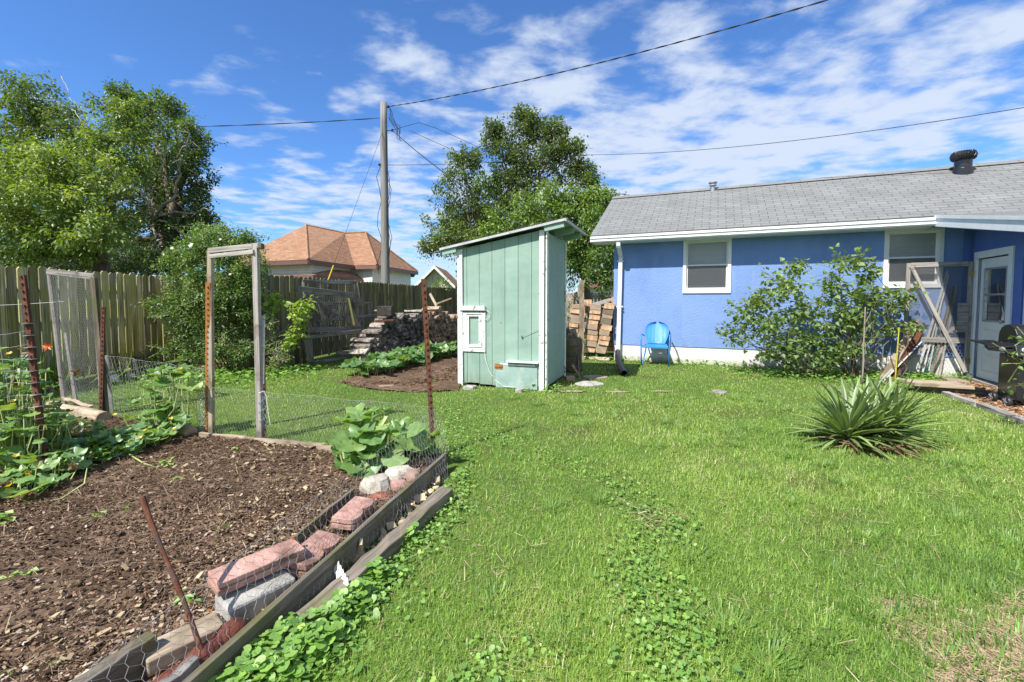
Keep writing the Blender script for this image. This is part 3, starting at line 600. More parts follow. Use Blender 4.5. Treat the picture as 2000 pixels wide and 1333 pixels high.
# wing
def WG(s, d, z): return H(WE, 0, 0) + HN * s + HU * (-d) + Z * z      # s runs toward the viewer, d out of the wall
b = MB(); wallholes(WG, -0.1, 2.75, 0.05, 2.13, [(0.22, 1.10, 0.05, 2.03), (1.52, 2.6, 1.0, 2.0)], 0.16, b)
b.prism([WG(-0.1, 0, 2.1301), WG(2.75, 0, 2.1301), WG(2.75, 0, 2.72 - 2.33 * .172 - .165), WG(-0.1, 0, 2.56)], HU * 0.16, r=.5)
b.build('wing_wall', m_bluewood, house)
b = MB(); b.box(WG(2.752, 0, 0.05), HU * 5.5, HN * 0.12, Z * 2.11, g0=(0, 0, 0)); b.build('wing_front_wall', m_bluewood, house)
b = MB()
b.box(H(5.93, 0.001, 0.36), HU * 0.09, HN * 0.02, Z * 2.24); b.build('batten', m_bluewood, house); b = MB(); b.box(WG(1.42, 0.001, 0.1), HN * 0.04, -HU * 0.018, Z * 2.2); b.build('batten', m_bluewood, house)
# wing roof with a low slope and white rake fascia
def wz(d): return 2.72 - (d - 0.42) * 0.172
b = MB(); b.prism([H(5.42, 0.43, wz(0.43)), H(12, 0.43, wz(0.43)), H(12, 3.0, wz(3.0)), H(5.42, 3.0, wz(3.0))], Z * 0.035, r=0.5, g=[(5.4, 0, 0), (12, 0, 0), (12, 2.6, 0), (5.4, 2.6, 0)]); b.build('wing_roof', m_shingle, house)
b = MB(); b.prism([H(5.40, 0.40, wz(0.40) - 0.15), H(5.40, 0.40, wz(0.40) + 0.005), H(5.40, 3.0, wz(3.0) + 0.005), H(5.40, 3.0, wz(3.0) - 0.15)], HU * 0.025)
b.prism([H(5.385, 0.395, wz(0.4) - 0.01), H(5.385, 0.395, wz(0.4) + 0.036), H(5.385, 3.0, wz(3.0) + 0.036), H(5.385, 3.0, wz(3.0) - 0.01)], HU * 0.014); b.build('wing_fascia', m_white, house)
b = MB(); b.prism([H(5.43, -0.0, wz(0) - 0.165), H(6.04, -0.0, wz(0) - 0.165), H(6.04, 3.0, wz(3.0) - 0.165), H(5.43, 3.0, wz(3.0) - 0.165)], Z * 0.015); b.build('wing_soffit', m_bluewood, house)
# door
b = MB(); c = 0.10
for a, e, p, q in ((0.12, 0.22, 0.06, 2.03), (1.10, 1.21, 0.06, 2.03), (0.12, 1.21, 2.03, 2.14)): b.box(WG(a, -0.05, p), HN * (e - a), -HU * 0.075, Z * (q - p))
dfm = b.build('door_frame', m_wdoor, house, bevel=0.004)
b = MB(); b.box(WG(0.1, -0.14, 0.0), HN * 1.15, -HU * 0.24, Z * 0.055); b.build('door_sill', m_wgrey, dfm)
d0, d1, zb, zt = 0.235, 1.085, 0.07, 2.015
b = MB(); gz0, gz1 = 1.0, 1.86
for a, e, p, q, dd in ((d0, d0 + 0.11, zb, zt, 0), (d1 - 0.11, d1, zb, zt, 0), (d0 + 0.11, d1 - 0.11, gz1, zt, 0), (d0 + 0.11, d1 - 0.11, 0.88, gz0, 0), (d0 + 0.11, d1 - 0.11, 0.48, 0.57, 0), (d0 + 0.11, d1 - 0.11, zb, 0.20, 0)):
    b.box(WG(a, -0.075, p), HN * (e - a), -HU * 0.045, Z * (q - p))
for p, q in ((0.20, 0.48), (0.57, 0.88)):
    b.box(WG(d0 + 0.11, -0.07, p), HN * (d1 - d0 - 0.22), -HU * 0.02, Z * (q - p)); b.box(WG(d0 + 0.15, -0.05, p + 0.04), HN * (d1 - d0 - 0.30), -HU * 0.012, Z * (q - p - 0.08))
door = b.build('door', m_wdoor, house, bevel=0.005)
b = MB()
for a, e, p, q in ((d0 + 0.11, d0 + 0.135, gz0, gz1), (d1 - 0.135, d1 - 0.11, gz0, gz1), (d0 + 0.135, d1 - 0.135, gz1 - 0.025, gz1), (d0 + 0.135, d1 - 0.135, gz0, gz0 + 0.025), (d0 + 0.135, d1 - 0.135, 1.42, 1.45)): b.box(WG(a, -0.055, p), HN * (e - a), -HU * 0.03, Z * (q - p))
b.build('sash', m_galv, door)
b = MB(); b.box(WG(d0 + 0.13, -0.05, gz0 + 0.02), HN * (d1 - d0 - 0.26), -HU * 0.003, Z * (gz1 - gz0 - 0.04)); b.build('pane', m_glass, door)
b = MB(); b.box(WG(d0 + 0.14, -0.068, 1.60), HN * (d1 - d0 - 0.28), -HU * 0.006, Z * 0.25); b.box(WG(d0 + 0.14, -0.068, 1.545), HN * (d1 - d0 - 0.28), -HU * 0.008, Z * 0.02); b.build('blind', m_white, door)
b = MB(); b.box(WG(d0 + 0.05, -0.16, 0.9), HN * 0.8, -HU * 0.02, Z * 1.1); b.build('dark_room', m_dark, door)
b = MB(); hp = WG(d1 - 0.05, -0.03, 1.02); b.lathe(hp, [(0.03, 0), (0.03, 0.012), (0.012, 0.02), (0.012, 0.05), (0.03, 0.06), (0.03, 0.085), (0.015, 0.095)], 14, axis=-HU); b.build('door_handle', m_galv, door, smooth=True)
window(house, WG, 1.52, 2.6, 1.0, 2.0)
# insect screen door, swung open at right angles on its hinges
sd = MB(); DX = 0.135
def SD(a, z, o=0.0): return WG(DX, 0.03, 0) - HU * a + HN * o + Z * z      # a away from the hinge, along the house wall
fw = 0.045
for a0, a1, z0, z1, ww in ((0.03, 0.03, 0.10, 1.99, 0.075), (0.86, 0.86, 0.16, 1.99, 0.06)): sd.bar(SD(a0, z0), SD(a1, z1), ww, 0.028, up=HN, jit=0.003)
sd.bar(SD(0.07, 1.955), SD(0.83, 1.955), 0.075, 0.026, up=HN, jit=0.003); sd.bar(SD(0.07, 0.66), SD(0.83, 0.66), 0.09, 0.026, up=HN, jit=0.003); sd.bar(SD(0.0, 0.155), SD(0.10, 0.155), 0.06, 0.026, up=HN)
screen = sd.build('screen_door', m_wgrey, house, bevel=0.002)
b = MB(); b.bar(SD(0.83, 1.93, 0.028), SD(0.05, 0.13, 0.028), 0.055, 0.022, up=HN, jit=0.003); b.build('brace', m_wgrey, screen)
b = MB(); b.bar(SD(0.86, 0.25, -0.03), SD(0.06, 1.0, -0.03), 0.05, 0.018, up=HN, jit=0.003); b.build('brace', m_wgrey, screen)
b = MB(); b.box(SD(0.19, 0.80, 0.018), HU * 0.15, HN * 0.012, Z * 0.50); b.build('patch_board', m_wgrey, screen)
b = MB(); b.box(SD(0.84, 0.7, 0.0), HU * 0.80, HN * 0.001, Z * 1.24); b.build('insect_mesh', m_screen, screen)
A_ = SD(0.85, 0.18, 0.016); B_ = SD(0.05, 0.18, 0.016)
P, W, Hh = ruled(A_, B_, A_ + Z * 0.46, B_ + Z * 0.46, 0.004); hexwire('chicken_wire', P, W, Hh, 0.05, 0.0016, m_wire, screen)
for zz in (0.32, 1.78):
    b = MB(); b.bar(SD(-0.05, zz, 0.02), SD(0.05, zz, 0.02), 0.085, 0.006, up=HN); b.tube([SD(0.0, zz - 0.05, 0.025), SD(0.0, zz + 0.05, 0.025)], 0.008, 8); b.build('hinge', m_brass, screen)
# thin cables stapled to the house wall
# ============================================================ SHED
SN = V(-0.329, -0.944, 0).normalized(); SU = V(-SN.y, SN.x, 0); SA = G(1063, 764)   # front right foot
SW, SDp = 1.37, 1.28
def S(u, d, z): return SA - SU * u - SN * d + Z * z      # u leftward along the front, d back
def fz(u): return 2.385 - u * 0.175                      # roof line, falls to the left
shed = thing('garden_shed', 'tall narrow mint green wooden shed with peeling white corner trim and slanted roof', 'shed', SA)
b = MB(); cuts = [0.0, 0.20, 0.41, 0.62, 0.83, 1.04, 1.25, 1.36]
gap = 0.005
def SF(px, py): # picture point on the front face -> (u, z)
    p = onplane(px, py, SA, SN) - SA; return -p.dot(SU), p.z
HX0, HZ0 = SF(1050, 762); HX1, HZ1 = SF(969, 714); WX1, WZ1 = SF(905, 610); WX0, WZ0 = SF(949, 688)
for a, c in zip(cuts[:-1], cuts[1:]):
    z0 = 0.045 + 0.012 * math.sin(a * 7)
    b.prism([S(a + gap / 2, 0, z0), S(a + gap / 2, 0, fz(a) - 0.01), S(c - gap / 2, 0, fz(c) - 0.01), S(c - gap / 2, 0, z0)], -SN * 0.02)
b.box(S(1.36, 0.03, 0.05), SU * 1.36, -SN * 0.006, Z * 2.05)
b.build('front_boards', m_shed, shed, bevel=0.002)
m_shedside = m_shed
b = MB()
for i in range(6):
    a = i * 0.205 + 0.05; e = min(a + 0.203, SDp - 0.02)
    b.box(S(0.0, e, 0.05), -SN * -(-(e - a)) if False else SN * (e - a), SU * 0.018, Z * 2.29)
b.box(S(0.004, SDp, 0.05), SN * SDp, -SU * 0.01 if False else SU * 0.002, Z * 2.28); b.build('side_boards', m_shedside, shed, bevel=0.002)
b = MB(); b.prism([S(0.03, SDp, 0.06), S(0.03, SDp, fz(0)), S(SW, SDp, fz(SW)), S(SW, SDp, 0.06)], SN * 0.02); b.prism([S(SW, 0.02, 0.06), S(SW, SDp, 0.06), S(SW, SDp, fz(SW)), S(SW, 0.02, fz(SW))], SU * 0.018); b.build('back_boards', m_shed, shed)
for nm_, (u, dd, w, o, z1_) in {'a': (1.40, -0.012, 0.085, 0.03, fz(1.38)), 'b': (0.075, -0.014, 0.075, 0.03, fz(0.03))}.items():
    b = MB(); b.prism([S(u, dd, 0.0), S(u, dd, z1_ - 0.02), S(u - w, dd, z1_ - 0.01), S(u - w, dd, 0.0)], SN * -0.0 - SN * -0.02); b.build('corner_trim', m_wpeel, shed, bevel=0.003)
b = MB(); b.box(S(-0.022, 0.055, 0.0), SU * 0.02, SN * 0.085, Z * 2.36); b.build('corner_trim', m_wpeel, shed, bevel=0.003)
b = MB(); b.box(S(-0.02, SDp + 0.01, 0.02), SU * 0.02, SN * 0.05, Z * 2.30); b.build('corner_trim', m_wpeel, shed, bevel=0.003)
b = MB(); b.box(S(1.40, 0.01, 0.0), SU * -0.02, -SN * 0.05, Z * 2.1); b.build('corner_trim', m_wpeel, shed, bevel=0.003)
m_wold2 = mat('greyed_white_paint', [(0.36, 0.37, 0.37), (0.52, 0.53, 0.52)], 8, rough=0.6, bump=0.1, patch=(0.2, 0.17, 0.13), pscale=10, pth=(0.6, 0.7), var=0)
# roof deck, white front edge, rafters
u0, u1 = 1.66, -0.33
b = MB(); b.prism([S(u0, -0.10, fz(u0) + 0.055), S(u1, -0.10, fz(u1) + 0.055), S(u1, SDp + 0.15, fz(u1) + 0.055), S(u0, SDp + 0.15, fz(u0) + 0.055)], Z * 0.02); rf = b.build('roof', m_cable, shed)
b = MB(); b.prism([S(u0 - 0.005, -0.10, fz(u0) + 0.048), S(u1, -0.10, fz(u1) + 0.048), S(u1, SDp + 0.15, fz(u1) + 0.048), S(u0, SDp + 0.15, fz(u0) + 0.048)], Z * 0.006); b.build('roof_deck', m_shed, rf)
b = MB(); b.prism([S(u0, -0.125, fz(u0) + 0.022), S(u1 + 0.0, -0.125, fz(u1) + 0.022), S(u1, -0.125, fz(u1) + 0.056), S(u0, -0.125, fz(u0) + 0.056)], -SN * 0.022)
b.prism([S(u1 - 0.014, -0.12, fz(u1) + 0.014), S(u1 - 0.014, SDp + 0.15, fz(u1) + 0.014), S(u1 - 0.014, SDp + 0.15, fz(u1) + 0.056), S(u1 - 0.014, -0.12, fz(u1) + 0.056)], SU * -0.018); b.build('roof_edge', m_wold2, rf)
for dd in (-0.075, 0.55, 1.15):
    for ua, ub in ((1.62, 1.395), (-0.015, -0.30)):
        b = MB(); b.bar(S(ua, dd, fz(ua) - 0.005), S(ub, dd, fz(ub) - 0.005), 0.045, 0.10); b.build('rafter', m_shed, rf)
# little boarded window with ledge
b = MB(); b.box(S(WX1 + 0.0, -0.022, WZ0), SU * (WX1 - WX0), -SN * 0.02, Z * (WZ1 - WZ0)); 
fo = MB(); x1, x0, z0, z1 = WX1, WX0, WZ0, WZ1; t = 0.062
for a, e, p, q in ((x1, x0, z0, z0 + t), (x1, x0, z1 - 0.03, z1), (x1, x1 - t, z0 + t, z1 - 0.03), (x0 + t, x0, z0 + t, z1 - 0.03)): fo.box(S(a, -0.022, p), SU * (a - e), -SN * 0.021, Z * (q - p))
sw = fo.build('window_frame', m_wpeel, shed, bevel=0.003)
fo = MB(); t2 = 0.035; xa, xb, za, zb = x1 - t - 0.008, x0 + t + 0.0, z0 + t + 0.01, z1 - 0.045
for a, e, p, q in ((xa, xb, za, za + t2), (xa, xb, zb - t2 * .6, zb), (xa, xa - t2, za + t2, zb - t2 * .6), (xb + t2 * 1.3, xb, za + t2, zb - t2 * .6)): fo.box(S(a, -0.030, p), SU * (a - e), -SN * 0.028, Z * (q - p))
fo.build('inner_frame', m_wpeel, sw, bevel=0.003)
lx1, lz1 = SF(900, 598); lx0, lz0 = SF(949, 607)
b = MB(); b.box(S(lx1, -0.055, lz0), SU * (lx1 - lx0), -SN * 0.05, Z * 0.07); b.build('ledge', m_wpeel, shed, bevel=0.006)
# hatch
b = MB(); b.box(S(HX1, -0.018, HZ0), SU * (HX1 - HX0), -SN * 0.016, Z * (HZ1 - HZ0)); hb = b.build('hatch_door', m_shedworn, shed, bevel=0.003)
lx1, lz1 = SF(991, 703); lx0, lz0 = SF(1053, 710)
b = MB(); b.box(S(lx1, -0.075, lz0), SU * (lx1 - lx0), -SN * 0.075, Z * 0.02 - SN * 0); b.box(S(lx1 + 0.12, -0.022, lz0 - 0.055), SU * (lx1 - lx0 + 0.06), -SN * 0.02, Z * 0.025); b.build('hatch_ledge', m_wpeel, shed, bevel=0.003)
hx, hz = SF(975, 716); b = MB(); b.box(S(hx + 0.065, -0.026, hz - 0.035), SU * 0.13, -SN * 0.006, Z * 0.03); b.box(S(hx + 0.065, -0.026, hz + 0.012), SU * 0.13, -SN * 0.006, Z * 0.03); b.tube([S(hx + 0.06, -0.028, hz + 0.003), S(hx - 0.06, -0.028, hz + 0.003)], 0.009, 8); b.build('hinge', m_rustor, hb)
cpts = [(948, 604), (956, 610), (958, 618), (952, 624), (946, 626), (946, 660), (949, 700), (957, 725), (968, 742), (985, 755), (1006, 763)]
b = MB(); b.tube([S(SF(x, y)[0], -0.028, max(0.03, SF(x, y)[1])) for x, y in cpts], 0.0035, 5); b.build('loose_cord', m_wpeel, shed)
b = MB(); p0 = SF(1019, 656); p1 = SF(1053, 641); b.tube([S(p0[0], -0.03, p0[1]), S(p1[0], -0.03, p1[1])], 0.003, 5); b.lathe(S(p0[0], -0.02, p0[1]), [(0.016, 0), (0.012, 0.02)], 8, axis=SN)
p0 = SF(978, 630); b.lathe(S(p0[0], -0.001, p0[1]), [(0.014, 0), (0.01, 0.006)], 8, axis=SN); b.build('wire_hook', m_galv, shed)
b = MB(); b.box(S(-0.02, 0.02, 1.02), SU * 0.012, -SN * 0.035, Z * 0.06); b.bar(S(-0.028, 0.03, 1.05), S(-0.028, 0.14, 1.05), 0.01, 0.025); b.build('door_latch', m_rust, shed)
# footing stones under the shed
for i, (px_, py_, w_, h_) in enumerate([(914, 762, 0.17, 0.05), (1012, 768, 0.10, 0.05)]):
    p = G(px_, py_); b = MB(); b.box(p - SU * w_ / 2 - Z * 0.02, SU * w_, -SN * 0.15, Z * (h_ + 0.02)); tag(b.build('footing_stone', m_conc, bevel=0.012), ['grey footing block under the left end of the green shed', 'small pale footing stone under the middle of the green shed'][i], 'stone')
# ============================================================ FENCES
def board_fence(name, label, P0, P1, h0, h1, m, pw=0.14, gap=0.013, post=2.4, out=None, group=None, drop=0.05):
    P0 = Vector(P0); P1 = Vector(P1); a = (P1 - P0); Ln = a.length; a.normalize(); nrm = Vector((a.y, -a.x, 0))
    if out is not None and nrm.dot(Vector(out)) < 0: nrm = -nrm
    root = thing(name, label, 'fence', P0, group)
    b = MB(); n = int(Ln / (pw + gap))
    for i in range(n):
        s = i * (pw + gap) + random.uniform(-0.002, 0.002); h = h0 + (h1 - h0) * i / n + random.uniform(-0.018, 0.018)
        o = P0 + a * s + nrm * random.uniform(0, 0.008) + a * 0; lean = a * random.uniform(-0.006, 0.006)
        c = 0.03; w = pw - random.random() * 0.006
        poly = [o, o + a * w, o + a * w + lean + Z * (h - c), o + a * (w - c) + lean + Z * h, o + a * c + lean + Z * h, o + lean + Z * (h - c)]
        of = V(random.random() * 60, random.random() * 60, 0)
        g = [V(q.z, (q - o).dot(a), 0) + of for q in poly]
        b.prism([q + Z * drop for q in poly], nrm * -0.018, g=g)
    b.build('board_panel', m, root)
    for z_ in (0.35, 1.0, 1.5):
        b = MB(); b.bar(P0 - nrm * 0.045 + Z * z_, P1 - nrm * 0.045 + Z * z_, 0.04, 0.085); b.build('rail', m, root)
    for k in range(int(Ln / post) + 1):
        o = P0 + a * min(k * post, Ln - 0.1) - nrm * 0.12; b = MB(); b.bar(o, o + Z * (h0 + (h1 - h0) * k * post / Ln - 0.05), 0.09, 0.09, up=a); b.build('post', m, root)
    return root
board_fence('wooden_fence', 'mossy green dog-eared board fence along the left side behind the wire gate', (-7.3, 4.0, 0), (-7.3, 10.05, 0), 1.80, 1.80, m_fence, out=(1, 0, 0))
board_fence('wooden_fence', 'short turn of mossy board fence behind the big climbing rose bush', (-7.28, 10.02, 0), (-4.95, 8.75, 0), 1.80, 1.80, m_fence, out=(0, -1, 0))
board_fence('wooden_fence', 'dark streaky board fence behind the firewood stack and leaning gates', (-4.85, 8.72, 0), (-2.5, 21, 0), 1.80, 1.82, m_fence2, out=(1, 0, 0))
board_fence('wooden_fence', 'pale far board fence seen between the green shed and the blue house', (-2.4, 21.1, 0), (8, 20.2, 0), 1.62, 1.62, m_fence3, out=(0, -1, 0))
# ============================================================ FAR BUILDINGS
EZ2 = 3.3
def at(px, py, z):      # point seen at (px,py) that lies at height z
    d = ray(px, py); t = (z - CH) / d.z; return Vector((0, 0, CH)) + d * t
oh = thing('neighbour_house', 'white sided house with a terracotta hipped shingle roof beyond the fence', 'house', (-9, 26, 0))
Lc = at(440, 514.5, EZ2); C = at(602, 507, EZ2); Vv = at(692, 519, EZ2); Dd = at(736, 518, EZ2); Ee = at(816, 531, EZ2)
A1 = at(598, 440, 6.0); Rr = at(673, 456, 5.7); P2 = at(714, 454.6, 5.8)
back1 = A1 + V(-4, 10, -1.5); b = MB()
def facet(b, pts, e0, e1):
    ax = (e1 - e0).normalized(); n = (pts[1] - pts[0]).cross(pts[2] - pts[0]).normalized(); ay = n.cross(ax)
    b.add(pts, [tuple(range(len(pts)))], [((p - e0).dot(ax), abs((p - e0).dot(ay)), 0) for p in pts], 0.5)
Lb = Lc + V(-3, 9, 0); Eb = Ee + V(-2, 8, 0)
facet(b, [Lc, C, A1], Lc, C); facet(b, [C, Vv, Rr, A1], C, Vv); facet(b, [Vv, Dd, P2, Rr], Vv, Dd); facet(b, [Dd, Ee, P2], Dd, Ee)
facet(b, [Lb, Lc, A1], Lb, Lc); facet(b, [Ee, Eb, P2], Ee, Eb); facet(b, [Eb, Lb, A1, Rr, P2], Eb, Lb)
hr = b.build('roof', m_shorange, oh)
b = MB()
for p, q in ((A1, C), (P2, Dd), (P2, Ee), (A1, Rr), (Rr, P2)): b.tube([p + Z * 0.01, q + Z * 0.01], 0.07, 4)
b.build('hip_cap', m_shorange, hr)
b = MB()
for p, q in ((Lc, C), (C, Vv), (Vv, Dd), (Dd, Ee), (Lb, Lc)): b.bar(p - Z * 0.12, q - Z * 0.12, 0.08, 0.2)
b.build('fascia', m_maroon, oh)
def inset(p, c, k): return p + (V(c.x, c.y, p.z) - p).normalized() * k
cen = (A1 + P2) / 2; b = MB(); ring = [inset(p, cen, 0.55) for p in (Lb, Lc, C, Vv, Dd, Ee, Eb)]
for p, q in zip(ring, ring[1:] + ring[:1]): b.add([V(p.x, p.y, 0), V(q.x, q.y, 0), V(q.x, q.y, EZ2 - 0.03), V(p.x, p.y, EZ2 - 0.03)], [(0, 1, 2, 3)], [(0, 0, 0), ((q - p).length, 0, 0), ((q - p).length, 0, EZ2), (0, 0, EZ2)], 0.5)
b.build('wall', m_siding, oh)
pz = 2.55; p1 = at(523, 540, pz); p2 = at(612, 537.5, pz); p2b = at(757, 549, pz); t1 = at(634, 525.5, 3.02); t2 = at(655, 526, 3.02)
b = MB(); facet(b, [p1, p2, t1], p1, p2); facet(b, [p2, p2b, t2, t1], p2, p2b); b.build('porch_roof', m_shorange, oh)
b = MB(); b.bar(p1 - Z * .09, p2 - Z * .09, .06, .16); b.bar(p2 - Z * .09, p2b - Z * .09, .06, .16); b.build('porch_fascia', m_maroon, oh)
b = MB(); b.add([V(p2.x, p2.y, 0), V(p2b.x, p2b.y, 0), p2b - Z * .15, p2 - Z * .15], [(0, 1, 2, 3)], [(0, 0, 0), (6, 0, 0), (6, 0, 2.4), (0, 0, 2.4)], 0.5); b.build('porch_wall', m_siding, oh)
# little gabled outbuilding
Y = 24.0; pk = D(849, 520.6, Y); el = D(809, 561, Y); er = V(2 * pk.x - el.x, Y, el.z); ob = thing('outbuilding', 'small cream gabled outbuilding with orange roof seen just left of the green shed', 'shed', (pk.x, Y, 0))
bk = V(1.2, 4.5, 0); b = MB(); x0 = el.x + 0.25; x1 = er.x - 0.25; zg = el.z + 0.2
b.prism([V(x0, Y + 0.2, 0), V(x1, Y + 0.2, 0), V(x1, Y + 0.2, zg - .1), V(pk.x, Y + 0.2, pk.z - 0.1), V(x0, Y + 0.2, zg - .1)], V(0, 4, 0)); b.build('wall', m_sidingv, ob)
b = MB()
for e in (el, er):
    f_ = -V(0, 0.15, 0); b.prism([e + f_, pk + f_, pk + V(0, 4.5, 0), e + V(0, 4.5, 0)], Z * 0.05, r=.5, g=[(0, 0, 0), (0, 1.6, 0), (4.5, 1.6, 0), (4.5, 0, 0)])
b.build('roof', m_shorange, ob)
for e in (el, er): b = MB(); b.prism([e + V(0, -.17, 0.05), pk + V(0, -.17, .05), pk + V(0, -.17, -.12), e + V(0, -.17, -.12)], V(0, 0.05, 0)); b.build('rake_board', m_white, ob)
# far roof between the shed and the blue house
fh = thing('distant_house', 'distant house with a dark red roof glimpsed under the trees by the blue wall', 'house', (8, 36, 0))
q0 = D(1145, 566, 34); q1 = D(1215, 560, 34); b = MB(); b.prism([V(q0.x, 34, 0), V(q1.x + 4, 34, 0), V(q1.x + 4, 34, 2.3), V(q0.x, 34, 2.3)], V(0, 6, 0)); b.build('wall', m_siding, fh)
b = MB(); b.prism([V(q0.x - .4, 33.5, 2.2), V(q1.x + 5, 33.5, 2.2), V(q1.x + 5, 37, 3.6), V(q0.x + 1, 37, 3.6)], Z * 0.06, g=[(0, 0, 0), (8, 0, 0), (8, 3.5, 0), (0, 3.5, 0)]); b.build('roof', m_shbrown, fh)
# ============================================================ UTILITY POLE AND WIRES
PY = 15.5; pb = D(753, 586, PY); px_, = (pb.x,); top = D(749, 201, PY)
pole = thing('utility_pole', 'weathered grey wooden utility pole rising behind the fence', 'utility pole', (pb.x, PY, 0))
b = MB(); pts = []; rad = []
for i in range(13):
    t = i / 12; pts.append(V(pb.x + (top.x - pb.x) * t, PY, top.z * t)); rad.append(0.155 - 0.045 * t + random.uniform(-.002, .002))
b.tube(pts, rad, 14); b.build('shaft', m_pole, pole, smooth=True)
def pp(z): t = z / top.z; return V(pb.x + (top.x - pb.x) * t, PY, z)
zA = D(760, 210, PY).z; zB = D(760, 256, PY).z; zC = D(748, 323, PY).z
for zz, dx in ((zA, 0.17), (zB, 0.30), (zC, -0.14)):
    b = MB(); b.tube([pp(zz), pp(zz) + V(dx, -0.05, 0)], 0.012, 6); b.lathe(pp(zz) + V(dx, -0.05, -0.04), [(0.02, 0), (0.045, 0.01), (0.03, 0.035), (0.045, 0.05), (0.03, 0.08)], 10); b.build('insulator', m_cable, pole)
for k, (xo, seedz) in enumerate(((-0.16, 0), (0.14, 2), (0.17, 4))):
    b = MB(); z0 = zC if k != 1 else zB; pts = [pp(z0 - (z0 - 2.2) * i / 9) + V(xo * (1 + 0.5 * math.sin(i * 1.7 + seedz)) * (1 if i else .5), -0.08, 0) for i in range(10)]; b.tube(pts, 0.009, 4); b.build('drop_wire', m_cable, pole)
b = MB()
for k in range(4):
    p0 = pp(zA - 0.1 * k) + V(0.18, -0.05, 0); pts = [p0 + V(0.08 * i + 0.05 * math.sin(i * 2 + k), 0, -0.17 * i + 0.05 * math.cos(i * 3 + k)) for i in range(6)]; b.tube(pts, 0.010, 4)
b.build('wire_tangle', m_cable, pole)
def cable(label, pts, r_=0.012, twist=False, m=m_cable):
    b = MB(); b.tube(pts, r_, 5)
    if twist:
        for ph in (0, math.pi):
            q = []; 
            for i in range(len(pts) * 6):
                t = i / 6; k = min(int(t), len(pts) - 2); p = pts[k].lerp(pts[k + 1], min(t - k, 1)); q.append(p + V(0, math.cos(t * 2.2 + ph) * r_, math.sin(t * 2.2 + ph) * r_ * 1.3))
            b.tube(q, r_ * 0.8, 4)
    return tag(b.build('power_cable', m, None), label, 'cable')
def span(a, c, sag, n=24): return [a.lerp(c, i / n) - Z * (sag * 4 * (i / n) * (1 - i / n)) for i in range(n + 1)]
pA = pp(zA) + V(0.17, -0.05, 0); pB = pp(zB) + V(0.30, -0.05, 0); pC = pp(zC)
e1 = D(1598, -14, 8.5)
cable('thick twisted service cable from the pole top across the upper right sky', span(pA, e1 + (e1 - pA) * 0.25, 0.28, 60), 0.008, True)
cable('twisted cable crossing the sky to the left in front of the big trees', span(pp(zA - 0.35) + V(-0.12, 0, 0), D(-350, 238, 13.5), 0.25, 26), 0.008, True)
c0 = D(1140, 303, 19); cable('cable from the middle tree over the grey roof to the right edge', span(c0, D(2300, 158, 9), 0.35, 26), 0.009)
cable('thin level wire running right from the pole into the middle tree', span(pC, c0, 0.1, 14), 0.009)
sh = S(0.1, SDp, 2.25); cable('dark service wire sloping from the pole down behind the green shed', span(pB, sh, 0.15, 14), 0.013)
cable('thin slack wire looping from the pole into the middle tree', [pB, pB + V(.5, 0, .15), D(818, 240, PY), D(850, 250, PY), D(900, 272, PY), D(960, 300, 17)], 0.008)
cable('thin wire through the tree ending above the grey roof', span(D(800, 255, PY), D(1232, 382, 13), 0.3, 14), 0.007)
gw0 = pp(zA - 0.7); gw1 = D(642, 545, 12.0)
b = MB(); b.tube(span(gw0, gw1, 0.0, 4), 0.006, 4); gy = thing('guy_wire', 'thin guy wire slanting left from the pole with a yellow guard at its foot', 'guy wire', gw1); b.build('wire', m_cable, gy)
b = MB(); q = gw0.lerp(gw1, 0.93); b.tube([q, gw1 + (gw1 - q) * .3], 0.02, 8); b.build('guard', m_yellow, gy)
